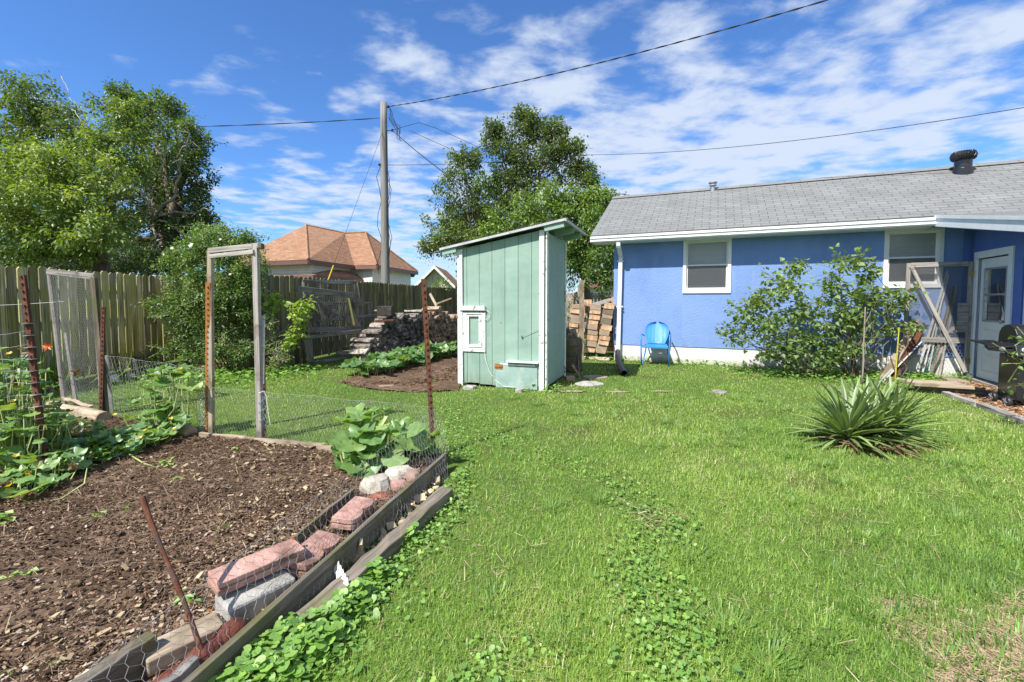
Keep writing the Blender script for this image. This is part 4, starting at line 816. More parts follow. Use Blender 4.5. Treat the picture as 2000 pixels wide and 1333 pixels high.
# ============================================================ TREES
LEAF = [(0, 0, 0), (-0.30, 0.42, 0.07), (0, 1, -0.12), (0.30, 0.42, 0.07)]; LEAFF = [(0, 3, 2), (0, 2, 1)]
HEART = [(0, 0, 0), (-0.30, -0.06, .05), (-0.45, 0.25, .10), (-0.28, 0.62, .05), (0, 1, -.12), (0.28, 0.62, .05), (0.45, 0.25, .10), (0.30, -0.06, .05), (0, 0.45, 0)]
HEARTF = [(0, 8, 1), (1, 8, 2), (2, 8, 3), (3, 8, 4), (4, 8, 5), (5, 8, 6), (6, 8, 7), (7, 8, 0)]
def rdir(n, zmin=-0.6):
    v = RNG.normal(size=(n * 2 + 20, 3)); v = unit(v); v = v[v[:, 2] > zmin][:n]
    while len(v) < n: v = np.vstack([v, v[:n - len(v)]])
    return v
def crown(name, parent, lobes, size, per_m3, m, wood=None, tmpl=(LEAF, LEAFF), droop=0.35, tlen=0.45, spread=1.0, twig_r=0.006, upright=0.0, dark=0.0, nleaf=26):
    """lobes: (centre, (rx,ry,rz), tone). Twigs fan outward; leaves hang along them"""
    PP = []; YD = []; ZD = []; SC = []; RR = []; TA = []; TB = []
    for c, rad, tone in lobes:
        c = np.array(c, float); rad = np.array(rad, float); vol = 4.19 * rad.prod()
        nt_ = max(5, int(vol ** 0.8 * per_m3 * .92 / nleaf)); d = rdir(nt_, -0.75)
        ed = 0.35 + 0.78 * RNG.random(nt_) ** 0.55 + .22 * (RNG.random(nt_) < .10)
        ed *= 1 + 0.12 * np.sin(d[:, 0] * 5 + c[0]) * np.cos(d[:, 2] * 6 + c[2])
        tip = c + d * rad * ed[:, None]; tl = tlen * (0.6 + 0.8 * RNG.random(nt_))
        td = unit(d * np.array([1, 1, 0.6]) + np.array([0, 0, 0.25 + upright]) + RNG.normal(size=(nt_, 3)) * 0.35)
        base = tip - td * tl[:, None]; TA.append(base); TB.append(tip)
        k = nleaf; t = RNG.random((nt_, k)) ** 0.7
        p = base[:, None, :] + (tip - base)[:, None, :] * t[:, :, None]
        off = RNG.normal(size=(nt_, k, 3)); off = off / np.linalg.norm(off, axis=2, keepdims=True)
        p = p + off * size * 0.9 * spread
        y = unit(td[:, None, :] * 0.6 + off * 0.9 + np.array([0, 0, -droop])); z = unit(off * 0.5 + np.array([0, 0, 1.0]) + RNG.normal(size=(nt_, k, 3)) * 0.45)
        twt = RNG.random(nt_)
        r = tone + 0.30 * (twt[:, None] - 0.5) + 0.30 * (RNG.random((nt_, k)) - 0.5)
        PP.append(p.reshape(-1, 3)); YD.append(y.reshape(-1, 3)); ZD.append(z.reshape(-1, 3)); RR.append(r.ravel())
    p = np.concatenate(PP); n = len(p)
    o = scatter(name, tmpl[0], tmpl[1], p, np.concatenate(YD), np.concatenate(ZD), size * (0.42 + 0.7 * RNG.random(n)), np.clip(np.concatenate(RR), 0.01, 0.99), m, parent)
    if wood: segs('twigs', np.concatenate(TA), np.concatenate(TB), np.array([[twig_r, twig_r * .4]]).repeat(sum(len(x) for x in TA), 0), wood, parent)
    return o
def limb(b, p0, p1, r0, r1, wig=0.15, n=7):
    p0 = Vector(p0); p1 = Vector(p1); Ln = (p1 - p0).length; pts = []; 
    for i in range(n + 1):
        t = i / n; q = p0.lerp(p1, t) + V(0, 0, math.sin(t * math.pi) * Ln * 0.06)
        if 0 < i < n: q += V(random.uniform(-1, 1), random.uniform(-1, 1), random.uniform(-1, 1)) * wig * Ln * 0.15
        pts.append(q)
    b.tube(pts, [r0 + (r1 - r0) * i / n for i in range(n + 1)], 7, caps=True); return pts
def tree(name, label, foot, fork, lobes_px, size, per, m, trunk_r=0.16, group=None, wood=None, **kw):
    root = thing(name, label, 'tree', foot, group); lobes = []
    wood = wood or m_bark
    for (px, py, Y, rx, rz, tone) in lobes_px:
        k = Y / F; c0_ = D(px, py, Y); R3 = (rx * k, max(rx * k * 0.9, 0.5), rz * k); lobes.append((c0_, tuple(q * .88 for q in R3), tone - .06))
        for dd_ in rdir(7, -.5):
            f_ = random.uniform(.22, .48); e_ = random.uniform(.75, 1.22) if f_ < .33 else random.uniform(.75, 1.0)
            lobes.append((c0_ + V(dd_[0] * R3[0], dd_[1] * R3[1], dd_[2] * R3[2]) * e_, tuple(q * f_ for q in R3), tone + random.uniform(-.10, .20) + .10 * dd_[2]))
    crown('crown', root, lobes, size, per, m, wood, **kw)
    b = MB(); f_ = Vector(foot); k = Vector(fork); limb(b, f_, k, trunk_r, trunk_r * 0.75, 0.1)
    b.build('trunk', wood, root, smooth=True)
    b = MB()
    for c, rad, t in lobes[::8]: limb(b, k, Vector(c), trunk_r * 0.5, 0.02, 0.5)
    b.build('limbs', wood, root, smooth=True)
    return root
# left: tall pale green tree with big drooping sprays in front
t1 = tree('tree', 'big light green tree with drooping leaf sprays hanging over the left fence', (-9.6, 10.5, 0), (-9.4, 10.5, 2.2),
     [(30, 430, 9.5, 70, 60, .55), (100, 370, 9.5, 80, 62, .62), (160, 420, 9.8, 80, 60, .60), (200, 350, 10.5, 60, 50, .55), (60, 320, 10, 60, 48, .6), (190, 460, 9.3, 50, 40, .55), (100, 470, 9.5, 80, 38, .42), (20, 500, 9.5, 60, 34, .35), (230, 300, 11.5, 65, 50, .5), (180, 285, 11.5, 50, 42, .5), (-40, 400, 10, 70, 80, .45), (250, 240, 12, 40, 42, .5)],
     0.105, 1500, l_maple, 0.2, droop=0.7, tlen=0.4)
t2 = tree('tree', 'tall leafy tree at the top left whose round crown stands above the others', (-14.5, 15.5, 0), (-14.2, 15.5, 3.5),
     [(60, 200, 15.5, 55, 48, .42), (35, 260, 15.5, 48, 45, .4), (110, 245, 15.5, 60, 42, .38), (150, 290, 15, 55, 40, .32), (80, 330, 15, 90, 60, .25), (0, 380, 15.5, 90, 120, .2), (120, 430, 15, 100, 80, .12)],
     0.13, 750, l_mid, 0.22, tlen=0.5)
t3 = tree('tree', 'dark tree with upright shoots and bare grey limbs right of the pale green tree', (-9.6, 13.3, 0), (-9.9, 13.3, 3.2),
     [(240, 230, 14, 45, 48, .55), (285, 245, 14, 42, 52, .5), (325, 270, 13.6, 40, 52, .42), (365, 300, 13.5, 34, 45, .35), (385, 345, 13.3, 30, 45, .2), (345, 360, 13.5, 55, 50, .15), (290, 350, 13.8, 60, 55, .22), (250, 420, 13.5, 70, 60, .15), (330, 430, 13.3, 60, 45, .12), (390, 410, 13.2, 28, 34, .15), (230, 490, 13.0, 90, 40, .08), (340, 495, 12.8, 80, 34, .08), (290, 512, 12.3, 70, 26, .1), (200, 515, 12.3, 80, 26, .1), (380, 450, 13, 34, 40, .2), (300, 195, 14, 12, 26, .5), (245, 190, 14, 12, 30, .5), (345, 215, 13.8, 11, 24, .45), (385, 262, 13.5, 12, 28, .4), (130, 500, 13, 90, 36, .1), (30, 515, 12.5, 90, 34, .1)],  # lowest lobes get darker leaf tones: shade put into the colour
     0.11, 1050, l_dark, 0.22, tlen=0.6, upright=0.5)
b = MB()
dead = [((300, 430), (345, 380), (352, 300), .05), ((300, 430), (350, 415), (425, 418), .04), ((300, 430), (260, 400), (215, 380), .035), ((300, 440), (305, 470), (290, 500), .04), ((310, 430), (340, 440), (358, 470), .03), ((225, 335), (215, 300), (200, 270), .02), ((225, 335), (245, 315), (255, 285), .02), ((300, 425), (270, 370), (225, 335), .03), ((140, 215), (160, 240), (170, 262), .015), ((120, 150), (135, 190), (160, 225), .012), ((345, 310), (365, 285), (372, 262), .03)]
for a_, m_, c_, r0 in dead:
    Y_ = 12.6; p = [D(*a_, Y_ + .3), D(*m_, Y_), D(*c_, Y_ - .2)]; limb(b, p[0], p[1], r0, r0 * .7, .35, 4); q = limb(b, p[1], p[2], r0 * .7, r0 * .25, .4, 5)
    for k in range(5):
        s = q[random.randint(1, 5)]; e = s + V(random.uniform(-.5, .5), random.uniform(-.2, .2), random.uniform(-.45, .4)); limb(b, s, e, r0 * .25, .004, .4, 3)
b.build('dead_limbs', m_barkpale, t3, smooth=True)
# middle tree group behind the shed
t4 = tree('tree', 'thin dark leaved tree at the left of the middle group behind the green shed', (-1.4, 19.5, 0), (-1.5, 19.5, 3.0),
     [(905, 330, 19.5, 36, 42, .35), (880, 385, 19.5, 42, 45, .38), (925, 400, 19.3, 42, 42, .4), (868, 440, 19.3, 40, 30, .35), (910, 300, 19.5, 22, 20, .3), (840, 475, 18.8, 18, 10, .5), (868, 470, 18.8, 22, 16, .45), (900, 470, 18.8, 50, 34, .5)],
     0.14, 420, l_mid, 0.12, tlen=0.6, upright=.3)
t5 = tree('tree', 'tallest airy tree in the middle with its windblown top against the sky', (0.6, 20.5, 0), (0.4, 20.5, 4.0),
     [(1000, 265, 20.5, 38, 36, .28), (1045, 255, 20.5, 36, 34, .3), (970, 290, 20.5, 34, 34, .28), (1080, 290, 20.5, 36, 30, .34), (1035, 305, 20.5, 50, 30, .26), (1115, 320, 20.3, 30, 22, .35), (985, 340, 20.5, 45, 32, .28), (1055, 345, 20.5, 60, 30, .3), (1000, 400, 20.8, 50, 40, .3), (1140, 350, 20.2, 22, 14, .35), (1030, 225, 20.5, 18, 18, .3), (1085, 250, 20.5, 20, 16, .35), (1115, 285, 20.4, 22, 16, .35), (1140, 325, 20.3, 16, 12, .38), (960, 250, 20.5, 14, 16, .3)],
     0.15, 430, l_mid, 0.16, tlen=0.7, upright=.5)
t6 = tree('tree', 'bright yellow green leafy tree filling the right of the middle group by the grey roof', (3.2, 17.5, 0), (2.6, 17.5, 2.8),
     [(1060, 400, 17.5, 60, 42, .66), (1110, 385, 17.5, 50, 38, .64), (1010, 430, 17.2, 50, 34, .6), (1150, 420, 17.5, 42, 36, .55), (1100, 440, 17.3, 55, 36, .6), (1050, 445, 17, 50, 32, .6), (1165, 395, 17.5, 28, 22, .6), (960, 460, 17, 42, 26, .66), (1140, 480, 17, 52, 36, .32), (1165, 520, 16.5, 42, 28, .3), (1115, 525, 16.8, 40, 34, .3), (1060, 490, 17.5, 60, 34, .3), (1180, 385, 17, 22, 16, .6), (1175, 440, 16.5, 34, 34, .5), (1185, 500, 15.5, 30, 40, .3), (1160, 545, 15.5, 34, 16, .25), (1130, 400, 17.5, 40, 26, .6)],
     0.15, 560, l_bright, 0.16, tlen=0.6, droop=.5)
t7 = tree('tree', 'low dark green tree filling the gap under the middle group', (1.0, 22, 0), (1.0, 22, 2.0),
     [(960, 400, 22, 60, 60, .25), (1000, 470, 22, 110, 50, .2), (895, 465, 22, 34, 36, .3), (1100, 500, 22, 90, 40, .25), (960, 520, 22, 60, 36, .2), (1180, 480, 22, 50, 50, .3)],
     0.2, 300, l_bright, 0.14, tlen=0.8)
def bush(name, label, cat, foot, lobes_px, size, per, m, stems=8, wood=None, tmpl=(LEAF, LEAFF), sr=0.012, group=None, sub=False, **kw):
    root = thing(name, label, cat, foot, group); lobes = []
    for (px, py, Y, rx, rz, tone) in lobes_px:
        k = Y / F; c0_ = D(px, py, Y); R3 = (rx * k, rx * k * .8, rz * k); lobes.append((c0_, R3, tone))
        if sub:
            for dd_ in rdir(7, -.3): lobes.append((c0_ + V(dd_[0] * R3[0], dd_[1] * R3[1], dd_[2] * R3[2]) * random.uniform(.85, 1.45), tuple(q * random.uniform(.18, .42) for q in R3), tone + random.uniform(-.1, .15)))
    crown('leaves', root, lobes, size, per, m, wood or m_stem, tmpl=tmpl, **kw)
    for i in range(stems):
        c = Vector(random.choice(lobes)[0]); b = MB(); f_ = Vector(foot) + V(random.uniform(-.12, .12), random.uniform(-.12, .12), -0.02)
        limb(b, f_, c + V(random.uniform(-.1, .1), 0, random.uniform(-.1, .15)), sr, sr * .4, .6); b.build('stem', wood or m_bark, root, smooth=True)
    return root
bush('bush', 'light leafy weed sprouting above the far fence left of the green shed', 'bush', (-3.0, 19.5, 0), [(866, 545, 19.2, 16, 12, .7), (856, 556, 19.2, 18, 10, .7), (876, 557, 19.2, 12, 9, .6)], 0.09, 900, l_bright, 4)
bush('bush', 'fresh green bush in front of the far fence right of the green shed', 'bush', (3.4, 19.2, 0), [(1120, 560, 18.8, 18, 22, .6), (1183, 578, 18, 12, 14, .5), (1125, 598, 17, 20, 12, .3)], 0.1, 800, l_bright, 4)
# ============================================================ WIRE GATE, TRELLIS ARCH, POSTS
def board_obj(name, m, parent, p0, p1, w, h, up=Z, bevel=0.002, jit=0.003):
    b = MB(); b.bar(p0, p1, w, h, up=up, jit=jit); return b.build(name, m, parent, bevel=bevel)
gl0, gl1, gr0, gr1 = G(127, 797), D(96, 531, 5.75), V(-4.92, 5.42, 0.04), D(182, 541, 5.42)
gate = thing('wire_gate', 'leaning grey wooden frame covered in chicken wire at the left of the garden', 'gate', gl0)
board_obj('stile', m_wgrey, gate, gl0, gl1, 0.045, 0.03, V(0, 1, 0)); board_obj('stile', m_wgrey, gate, gr0, gr1, 0.045, 0.03, V(0, 1, 0))
board_obj('rail', m_wgrey, gate, gl1 + V(-.02, 0, 0), gr1 + V(.02, 0, 0), 0.03, 0.07, Z); board_obj('stile', m_wgrey, gate, gl0 + V(.13, .02, 0), gl1.lerp(gl0, 0.45) + V(.10, .02, 0), 0.035, 0.03, V(0, 1, 0))
P, W, Hh = ruled(gl0 + V(0, -.02, .03), gr0 + V(0, -.02, .0), gl1 + V(0, -.02, 0), gr1 + V(0, -.02, 0), 0.006); hexwire('wire_mesh', P, W, Hh, 0.03, 0.0014, m_wire, gate)
def tpost(label, p0, p1, m=m_rust, w=0.045):
    """studded steel T section"""
    p0 = Vector(p0); p1 = Vector(p1); a = (p1 - p0).normalized(); b = MB(); up = V(0, -1, 0)
    b.bar(p0, p1, w, 0.006, up=up); b.bar(p0 + V(0, 0.019, 0), p1 + V(0, 0.019, 0), 0.006, 0.034, up=up)
    n = int((p1 - p0).length / 0.055)
    for i in range(n):
        c = p0 + a * (0.05 + i * 0.055) + V(0, -0.008, 0); b.bar(c - a * 0.006, c + a * 0.006, 0.013, 0.012, up=up)
    o = b.build('steel_fence_post', m, None, bevel=0.001); return tag(o, label, 'post')
mp0 = G(207, 810); mp1 = D(183, 543, 5.4)
pst = thing('wooden_post', 'dark grey wooden post at the right edge of the leaning wire gate', 'post', mp0); board_obj('shaft', m_wdark, pst, mp0, mp1, 0.055, 0.045, V(0, 1, 0))
tpost('rusty steel fence post beside the right edge of the leaning wire gate', mp0 + V(-.02, -.05, 0), D(201, 600, 5.3))
gp0 = G(210, 805) + V(0.05, 0, 0); tag(MB().bar(gp0, D(206, 695, 5.35), 0.05, 0.012, up=V(0, -1, 0)).build('steel_channel_post', m_galv), 'short grey galvanised channel post at the start of the low wire fence', 'post')
tpl0, tpl1 = G(90, 935), D(42, 537, 3.45)
tpo = tpost('tall leaning rusty steel fence post among the squash vines at the far left', tpl0, tpl1, m_rust, 0.040)
for i in range(11):
    p = tpl0.lerp(tpl1, 0.18 + i * 0.058); b = MB(); b.lathe(p - (tpl1 - tpl0).normalized() * 0.003, [(0.033, 0), (0.033, 0.005)], 10, axis=tpl1 - tpl0); b.build('wire_tie', m_wire, tpo)
# welded wire trellis to the far left post
A = []; Bq = []; l0 = np.array([-5.2, 3.3, 0.0]); r0_ = np.array(tpl0); r1_ = np.array(tpl1); l1 = np.array([-5.4, 3.3, 1.5])
for i in range(11):
    t = 0.10 + i * 0.062; a = l0 + (l1 - l0) * t; c = r0_ + (r1_ - r0_) * t
    for k in range(12):
        s0, s1 = k / 12, (k + 1) / 12; wz_ = lambda s: np.array([0, 0, -0.03 * math.sin(s * 3.1) + 0.012 * math.sin(s * 23 + i)])
        A.append(a + (c - a) * s0 + wz_(s0)); Bq.append(a + (c - a) * s1 + wz_(s1))
for k in range(11):
    s = k / 11; A.append((l0 + (r0_ - l0) * s) + (l1 - l0) * 0.08); Bq.append((l0 + (r0_ - l0) * s) + (l1 - l0) * 0.72)
wt = thing('wire_trellis', 'sagging welded wire trellis left of the leaning rusty post carrying the vines', 'trellis', (-4.4, 3.35, 0)); segs('wire_mesh', A, Bq, 0.0016, m_wire, wt)
A = []; Bq = []
for k in range(10): p = Vector((-5.6, 3.7, 1.32)); q = D(125, 589, 5.6); A.append(p.lerp(q, k / 10) - Z * .04 * math.sin(k * .31)); Bq.append(p.lerp(q, (k + 1) / 10) - Z * .04 * math.sin((k + 1) * .31))
tag(segs('string', [tuple(x) for x in A], [tuple(x) for x in Bq], 0.003, m_wpeel), 'pale string stretched from the wire gate to the left edge', 'string')
# trellis arch
tl0, tl1, tr0, tr1 = G(413, 850), D(411, 489, 4.53), G(509, 863), D(499, 476, 4.32)
arch = thing('garden_arch', 'tall narrow arch of grey wooden posts with two slats across the top', 'arch', tl0)
board_obj('post', m_wtan, arch, tl0 - Z * .05, tl1, 0.045, 0.04, V(0, -1, 0)); board_obj('post', m_wgrey, arch, tr0 - Z * .05, tr1, 0.048, 0.045, V(0, -1, 0))
a0 = tl1 + V(0, -.03, -.01); a1 = tr1 + V(.06, -.03, -.02)
board_obj('slat', m_wgrey, arch, a0, a1, 0.02, 0.045); board_obj('slat', m_wgrey, arch, a0 - Z * .055 + V(.01, 0, 0), tr1 + V(-.0, -.035, -.08), 0.02, 0.04)
b = MB(); b.box(tr1 + V(.05, -.06, -.055), V(.035, 0, 0), V(0, .06, 0), V(0, 0, .05)); b.build('end_block', m_wdark, arch, bevel=0.003)
tpost('rusty orange studded post against the left leg of the wooden arch', G(405, 850), D(406, 552, 4.50), m_rustor)
tpost('rusty studded post behind the right leg of the wooden arch', G(516, 858), D(514, 700, 4.4), m_rust, 0.04)
tag(MB().bar(G(515, 862) + Z * .55, D(514, 617, 4.33), 0.035, 0.012, up=V(0, -1, 0)).build('steel_channel_post', m_galv), 'pale galvanised strip fixed upright beside the right leg of the arch', 'post')
P = lambda u, v: np.stack([G(398, 850).x + 0.035 * np.cos(u * 28 + v * 2), G(398, 850).y + 0.035 * np.sin(u * 28 + v * 2), v], 1)
wr = thing('wire_roll', 'narrow standing roll of chicken wire left of the wooden arch', 'wire roll', G(398, 850)); hexwire('wire_mesh', P, 0.66, 0.52, 0.025, 0.0013, m_wire, wr)
tp0, tp1 = G(847, 895), D(827, 545, 3.88)
tpost('tall rusty studded steel post at the front corner of the vegetable bed', tp0, tp1, m_rust, 0.042)
def wirefence(label, a0, a1, b0, b1, cell, r_, wob, seed, parts=1):
    f = thing('wire_fence', label, 'wire fence', a0); P, W, Hh = ruled(a0, a1, b0, b1, wob, seed); hexwire('wire_mesh', P, W, Hh, cell, r_, m_wire, f); return f
wirefence('low chicken wire fence running from the gate post to the wooden arch', mp0 + V(.05, 0, .02), G(398, 848), mp0 + V(.05, 0, .70), G(398, 848) + Z * .66, 0.045, 0.0012, 0.02, 1)
wirefence('chicken wire strip across the foot of the wooden arch', tl0, tr0, tl0 + Z * .48, tr0 + Z * .48, 0.035, 0.0010, 0.006, 2)
wirefence('sagging chicken wire fence between the arch and the corner post of the bed', tr0 + V(.03, 0, 0.02), tp0 + V(0, 0, .03), tr0 + V(.03, 0, .48), tp0 + V(-.02, 0, .44), 0.032, 0.0010, 0.02, 3)
ED_0 = V(-0.28, -0.96, 0).normalized(); nb = at(430, 1330, 0.0) + V(-.16, -.35, 0); nt = at(100, 1360, 0.26)
ew = wirefence('chicken wire sheet leaning over the brick edging of the vegetable bed', at(520, 1290, 0.0) + ED_0 * .40, at(880, 935, 0.0), nt, tp0 + V(.0, 0, .42), 0.040, 0.00075, 0.018, 4)
b = MB(); p = D(849, 770, 3.9)
wirefence('small flap of chicken wire folded round the corner post', tp0 + V(.02, 0, .02), tp0 + V(.13, .10, 0.02), tp0 + V(.0, 0, .45), tp0 + V(.06, .07, .33), 0.03, 0.0010, 0.01, 5)
cab = [(506, 768), (516, 764), (520, 775), (523, 800), (528, 830)]
tag(MB().tube([D(x, y, 4.25) for x, y in cab], 0.003, 5).build('string', m_wpeel), 'pale string dangling from the right leg of the arch', 'string')
tag(MB().tube([V(tr0.x + .03 + .03 * math.cos(i), 4.27 + .03 * math.sin(i), .15 + i * .014) for i in range(22)], 0.0028, 5).build('twine', m_bluetape), 'light blue twine wound round the post at the arch foot', 'twine')
# rods
rr0, rr1 = V(-1.02, 1.50, -0.02), D(284, 972, 1.72)
pts = [rr0.lerp(rr1, i / 9) + V(0.012 * math.sin(i * .55), 0, 0) for i in range(10)]
b = MB(); b.tube(pts, [0.0085 + 0.0012 * math.sin(i * 4) for i in range(9)] + [0.011], 9); tag(b.build('rusty_rod', m_rust), 'long rusty steel rod leaning at the near edge of the vegetable bed', 'rod')
q = G(568, 1140); tag(MB().tube([q, D(573, 1048, q.y + .02)], 0.010, 8).build('rusty_rod', m_rustor), 'short rusty rod stuck upright between the red edging bricks', 'rod')
# ============================================================ BED EDGING
def timber(name, label, p0, p1, w, h, m, cat='board', up=Z, jit=0.006, n=8, round_=False):
    p0 = Vector(p0); p1 = Vector(p1); b = MB()
    if round_: b.tube([p0.lerp(p1, i / n) + V(random.uniform(-.008, .008), random.uniform(-.008, .008), random.uniform(-.006, .006)) for i in range(n + 1)], [w * random.uniform(.92, 1.08) for i in range(n + 1)], 12)
    else:
        a = (p1 - p0).normalized(); sd = a.cross(Vector(up)).normalized(); u = sd.cross(a); vs = []; gs = []; fs = []; L_ = (p1 - p0).length; of = V(random.random() * 50, random.random() * 50, 0)
        for i in range(n + 1):
            for x, z_ in ((-1, -1), (1, -1), (1, 1), (-1, 1)):
                vs.append(p0.lerp(p1, i / n) + sd * (x * w / 2 + random.uniform(-jit, jit)) + u * (z_ * h / 2 + random.uniform(-jit, jit))); gs.append(of + V(i / n * L_, x * w / 2, z_ * h / 2))
        for i in range(n):
            for k in range(4): k2 = (k + 1) % 4; fs.append((i * 4 + k, (i + 1) * 4 + k, (i + 1) * 4 + k2, i * 4 + k2))
        fs += [(0, 1, 2, 3), (n * 4 + 3, n * 4 + 2, n * 4 + 1, n * 4)]; b.add(vs, fs, gs)
    return tag(b.build(name, m, None, bevel=0.004, smooth=round_), label, cat)
_a = at(870, 884, .14); _b = at(411, 1289, .14); ob1 = _a - Z * .068; ob0 = _b + (_b - _a) * .22 - Z * .068
timber('edging_board', 'long green grey plank on edge outside the red edging bricks', ob0, ob1, 0.026, 0.135, m_wmoss, n=14, jit=0.003)
timber('edging_timber', 'weathered square timber lying in the grass outside the long plank', at(873, 962, .05), at(596, 1222, .04), 0.085, 0.075, m_wmoss, 'timber', jit=0.008, n=12)
timber('edging_timber', 'rotting grey timber near the bottom below the ground ivy clump', at(592, 1232, .03), at(430, 1380, .03), 0.07, 0.06, m_wmoss, 'timber', jit=0.010, n=10)
timber('edging_board', 'dark plank on edge between the soil and the upper red bricks', at(692, 968, .05), at(480, 1150, .05), 0.025, 0.11, m_wdark, n=10)
timber('edging_board', 'thick grey plank end at the bottom left corner of the bed', at(300, 1272, .08), at(120, 1400, .08), 0.05, 0.14, m_wmoss, n=6, jit=0.005)
timber('edging_board', 'short grey board end at the bottom beside the dark red edging', at(385, 1310, .08), at(300, 1380, .08), 0.035, 0.10, m_wgrey, n=4)
timber('edging_timber', 'round grey log with a cut end at the far left edge of the bed', G(97, 803) + Z * .05, G(205, 826) + Z * .055, 0.07, 0, m_wtan, 'log', round_=True)
timber('edging_timber', 'shorter round log with a cut end left of the arch foot', G(285, 838) + Z * .05, G(374, 854) + Z * .05, 0.065, 0, m_wtan, 'log', round_=True)
timber('edging_timber', 'broken split log piece lying on top of the left edging log', G(125, 797) + Z * .12, G(180, 815) + Z * .12, 0.04, 0.03, m_wtan, 'log', jit=0.01)
timber('edging_board', 'tan plank along the back of the bed from the arch to the squash plant', G(392, 858) + Z * .03, G(662, 886) + Z * .03, 0.035, 0.08, m_wtan, n=12)
ED_ = V(-0.28, -0.96, 0).normalized(); OD_ = V(0.96, -0.28, 0)
def scallop(label, c, L_, w, h, n, m, tilt=0.0, yaw=0.0, lump=0):
    c = Vector(c); e = (ED_ + OD_ * yaw).normalized(); o = V(-e.y, e.x, 0); o = o if o.dot(OD_) > 0 else -o; o = (o + Z * tilt).normalized(); up = e.cross(o); up = up if up.z > 0 else -up
    def ring(k, sc=1.0):
        poly = [c - e * L_ / 2 * sc - o * w / 2]
        poly.append(c - e * L_ / 2 * sc + o * (w * 0.05))
        for i in range(n):
            for t in range(1, 8):
                a = math.pi * t / 8; s = -L_ / 2 + L_ * (i + 0.5 - 0.5 * math.cos(a)) / n; poly.append(c + e * s * sc + o * (w * 0.05 + w * 0.42 * math.sin(a) ** 0.6 * sc))
            if i < n - 1: poly.append(c + e * (-L_ / 2 + L_ * (i + 1) / n) * sc + o * w * 0.07)
        poly += [c + e * L_ / 2 * sc + o * (w * 0.05), c + e * L_ / 2 * sc - o * w / 2]
        return [p + up * k for p in poly]
    b = MB(); b.prism(ring(-h / 2), up * h * 0.42); b.prism(ring(-h * 0.06, 0.965), up * h * 0.10); b.prism(ring(h * 0.05), up * h * 0.45)
    return tag(b.build('edging_brick', m, None, bevel=0.005), label, 'brick')
scallop('upper of the two scalloped pink red edging bricks in the bed border', at(694, 1002, .11), 0.28, 0.145, 0.062, 2, m_brick, -0.1, 0.15)
scallop('lower scalloped pink red edging brick beside the short rusty rod', at(615, 1082, .11), 0.28, 0.155, 0.068, 2, m_brick, -0.12, 0.1)
b = MB(); c = at(500, 1118, .15); e = (ED_ - OD_ * 0.40).normalized(); o = V(-e.y, e.x, 0); o = o if o.dot(OD_) > 0 else -o; o2 = (o - Z * .12).normalized(); e2 = (e + Z * 0.02).normalized(); up = o2.cross(e2); up = up if up.z > 0 else -up
b.box(c - e2 * .19 - o2 * .058, e2 * .36, o2 * .115, up * .028); b.box(c - e2 * .183 - o2 * .052 + up * .028, e2 * .346, o2 * .104, up * .007); b.box(c - e2 * .19 - o2 * .058 + up * .035, e2 * .36, o2 * .115, up * .022)
tag(b.build('edging_brick', m_brick, None, bevel=0.004), 'long straight pink red coping brick resting on a grey block', 'brick')
b = MB(); c = at(497, 1172, .06); b.box(c - e * .14 - o * .07 - Z * .06, e * .27, o * .16, Z * .125); tag(b.build('concrete_block', m_conc, None, bevel=0.012), 'grey concrete block underneath the long straight pink brick', 'block')
b = MB(); c = at(352, 1248, .09); e3 = (ED_ - OD_ * 0.45).normalized(); o3 = V(-e3.y, e3.x, 0); b.box(c - e3 * .13 - o3 * .06 - Z * .05, e3 * .24, o3 * .12, Z * .06); tag(b.build('concrete_block', m_wtan, None, bevel=0.006), 'flat tan slab between the grey plank end and the dark red edging', 'block')
def lumpy(label, p0, p1, r_, m, name='edging_brick', cat='brick', lumps=3):
    b = MB(); n = 26; rad = [r_ * (0.80 + 0.24 * abs(math.sin(math.pi * lumps * i / n)) + random.uniform(-.03, .03)) for i in range(n + 1)]; rad[0] = rad[-1] = r_ * .5
    b.tube([Vector(p0).lerp(Vector(p1), i / n) for i in range(n + 1)], rad, 14); return tag(b.build(name, m, None, smooth=True), label, cat)
lumpy('dark red rope shaped edging block at the bottom of the bed border', at(475, 1222, .07), at(300, 1372, .07), 0.052, m_brickdk)
def rock(label, c, sx, sy, sz, m, name='stone', cat='stone', seed=0, rot=0.0, flat=0.6):
    rg = random.Random(seed + 100); bm_v = []; n1, n2 = 7, 9; c = Vector(c); cs, sn = math.cos(rot), math.sin(rot)
    pl = [(V(rg.uniform(-1, 1), rg.uniform(-1, 1), rg.uniform(-.2, 1)).normalized(), rg.uniform(.62, .92)) for _ in range(9)] + [(V(0, 0, 1), flat)]
    vs = []
    for i in range(n1 + 1):
        th = math.pi * i / n1
        for k in range(n2):
            ph = 2 * math.pi * k / n2; d = V(math.sin(th) * math.cos(ph), math.sin(th) * math.sin(ph), math.cos(th)); r_ = 1.0
            for nn, dd in pl:
                q = d.dot(nn)
                if q > 1e-3: r_ = min(r_, dd / q)
            p = V(d.x * sx * r_, d.y * sy * r_, d.z * sz * r_); vs.append(c + V(p.x * cs - p.y * sn, p.x * sn + p.y * cs, p.z))
    fs = [(i * n2 + k, i * n2 + (k + 1) % n2, (i + 1) * n2 + (k + 1) % n2, (i + 1) * n2 + k) for i in range(n1) for k in range(n2)]
    b = MB(); b.add(vs, fs); o = b.build(name, m, None)
    return tag(o, label, cat) if label else o
m_stone = mat('tan_limestone', [(0.30, 0.27, 0.22), (0.46, 0.42, 0.35), (0.55, 0.51, 0.44)], 12, rough=0.9, bump=0.6, bscale=50, patch=(0.30, 0.26, 0.2), pscale=6)
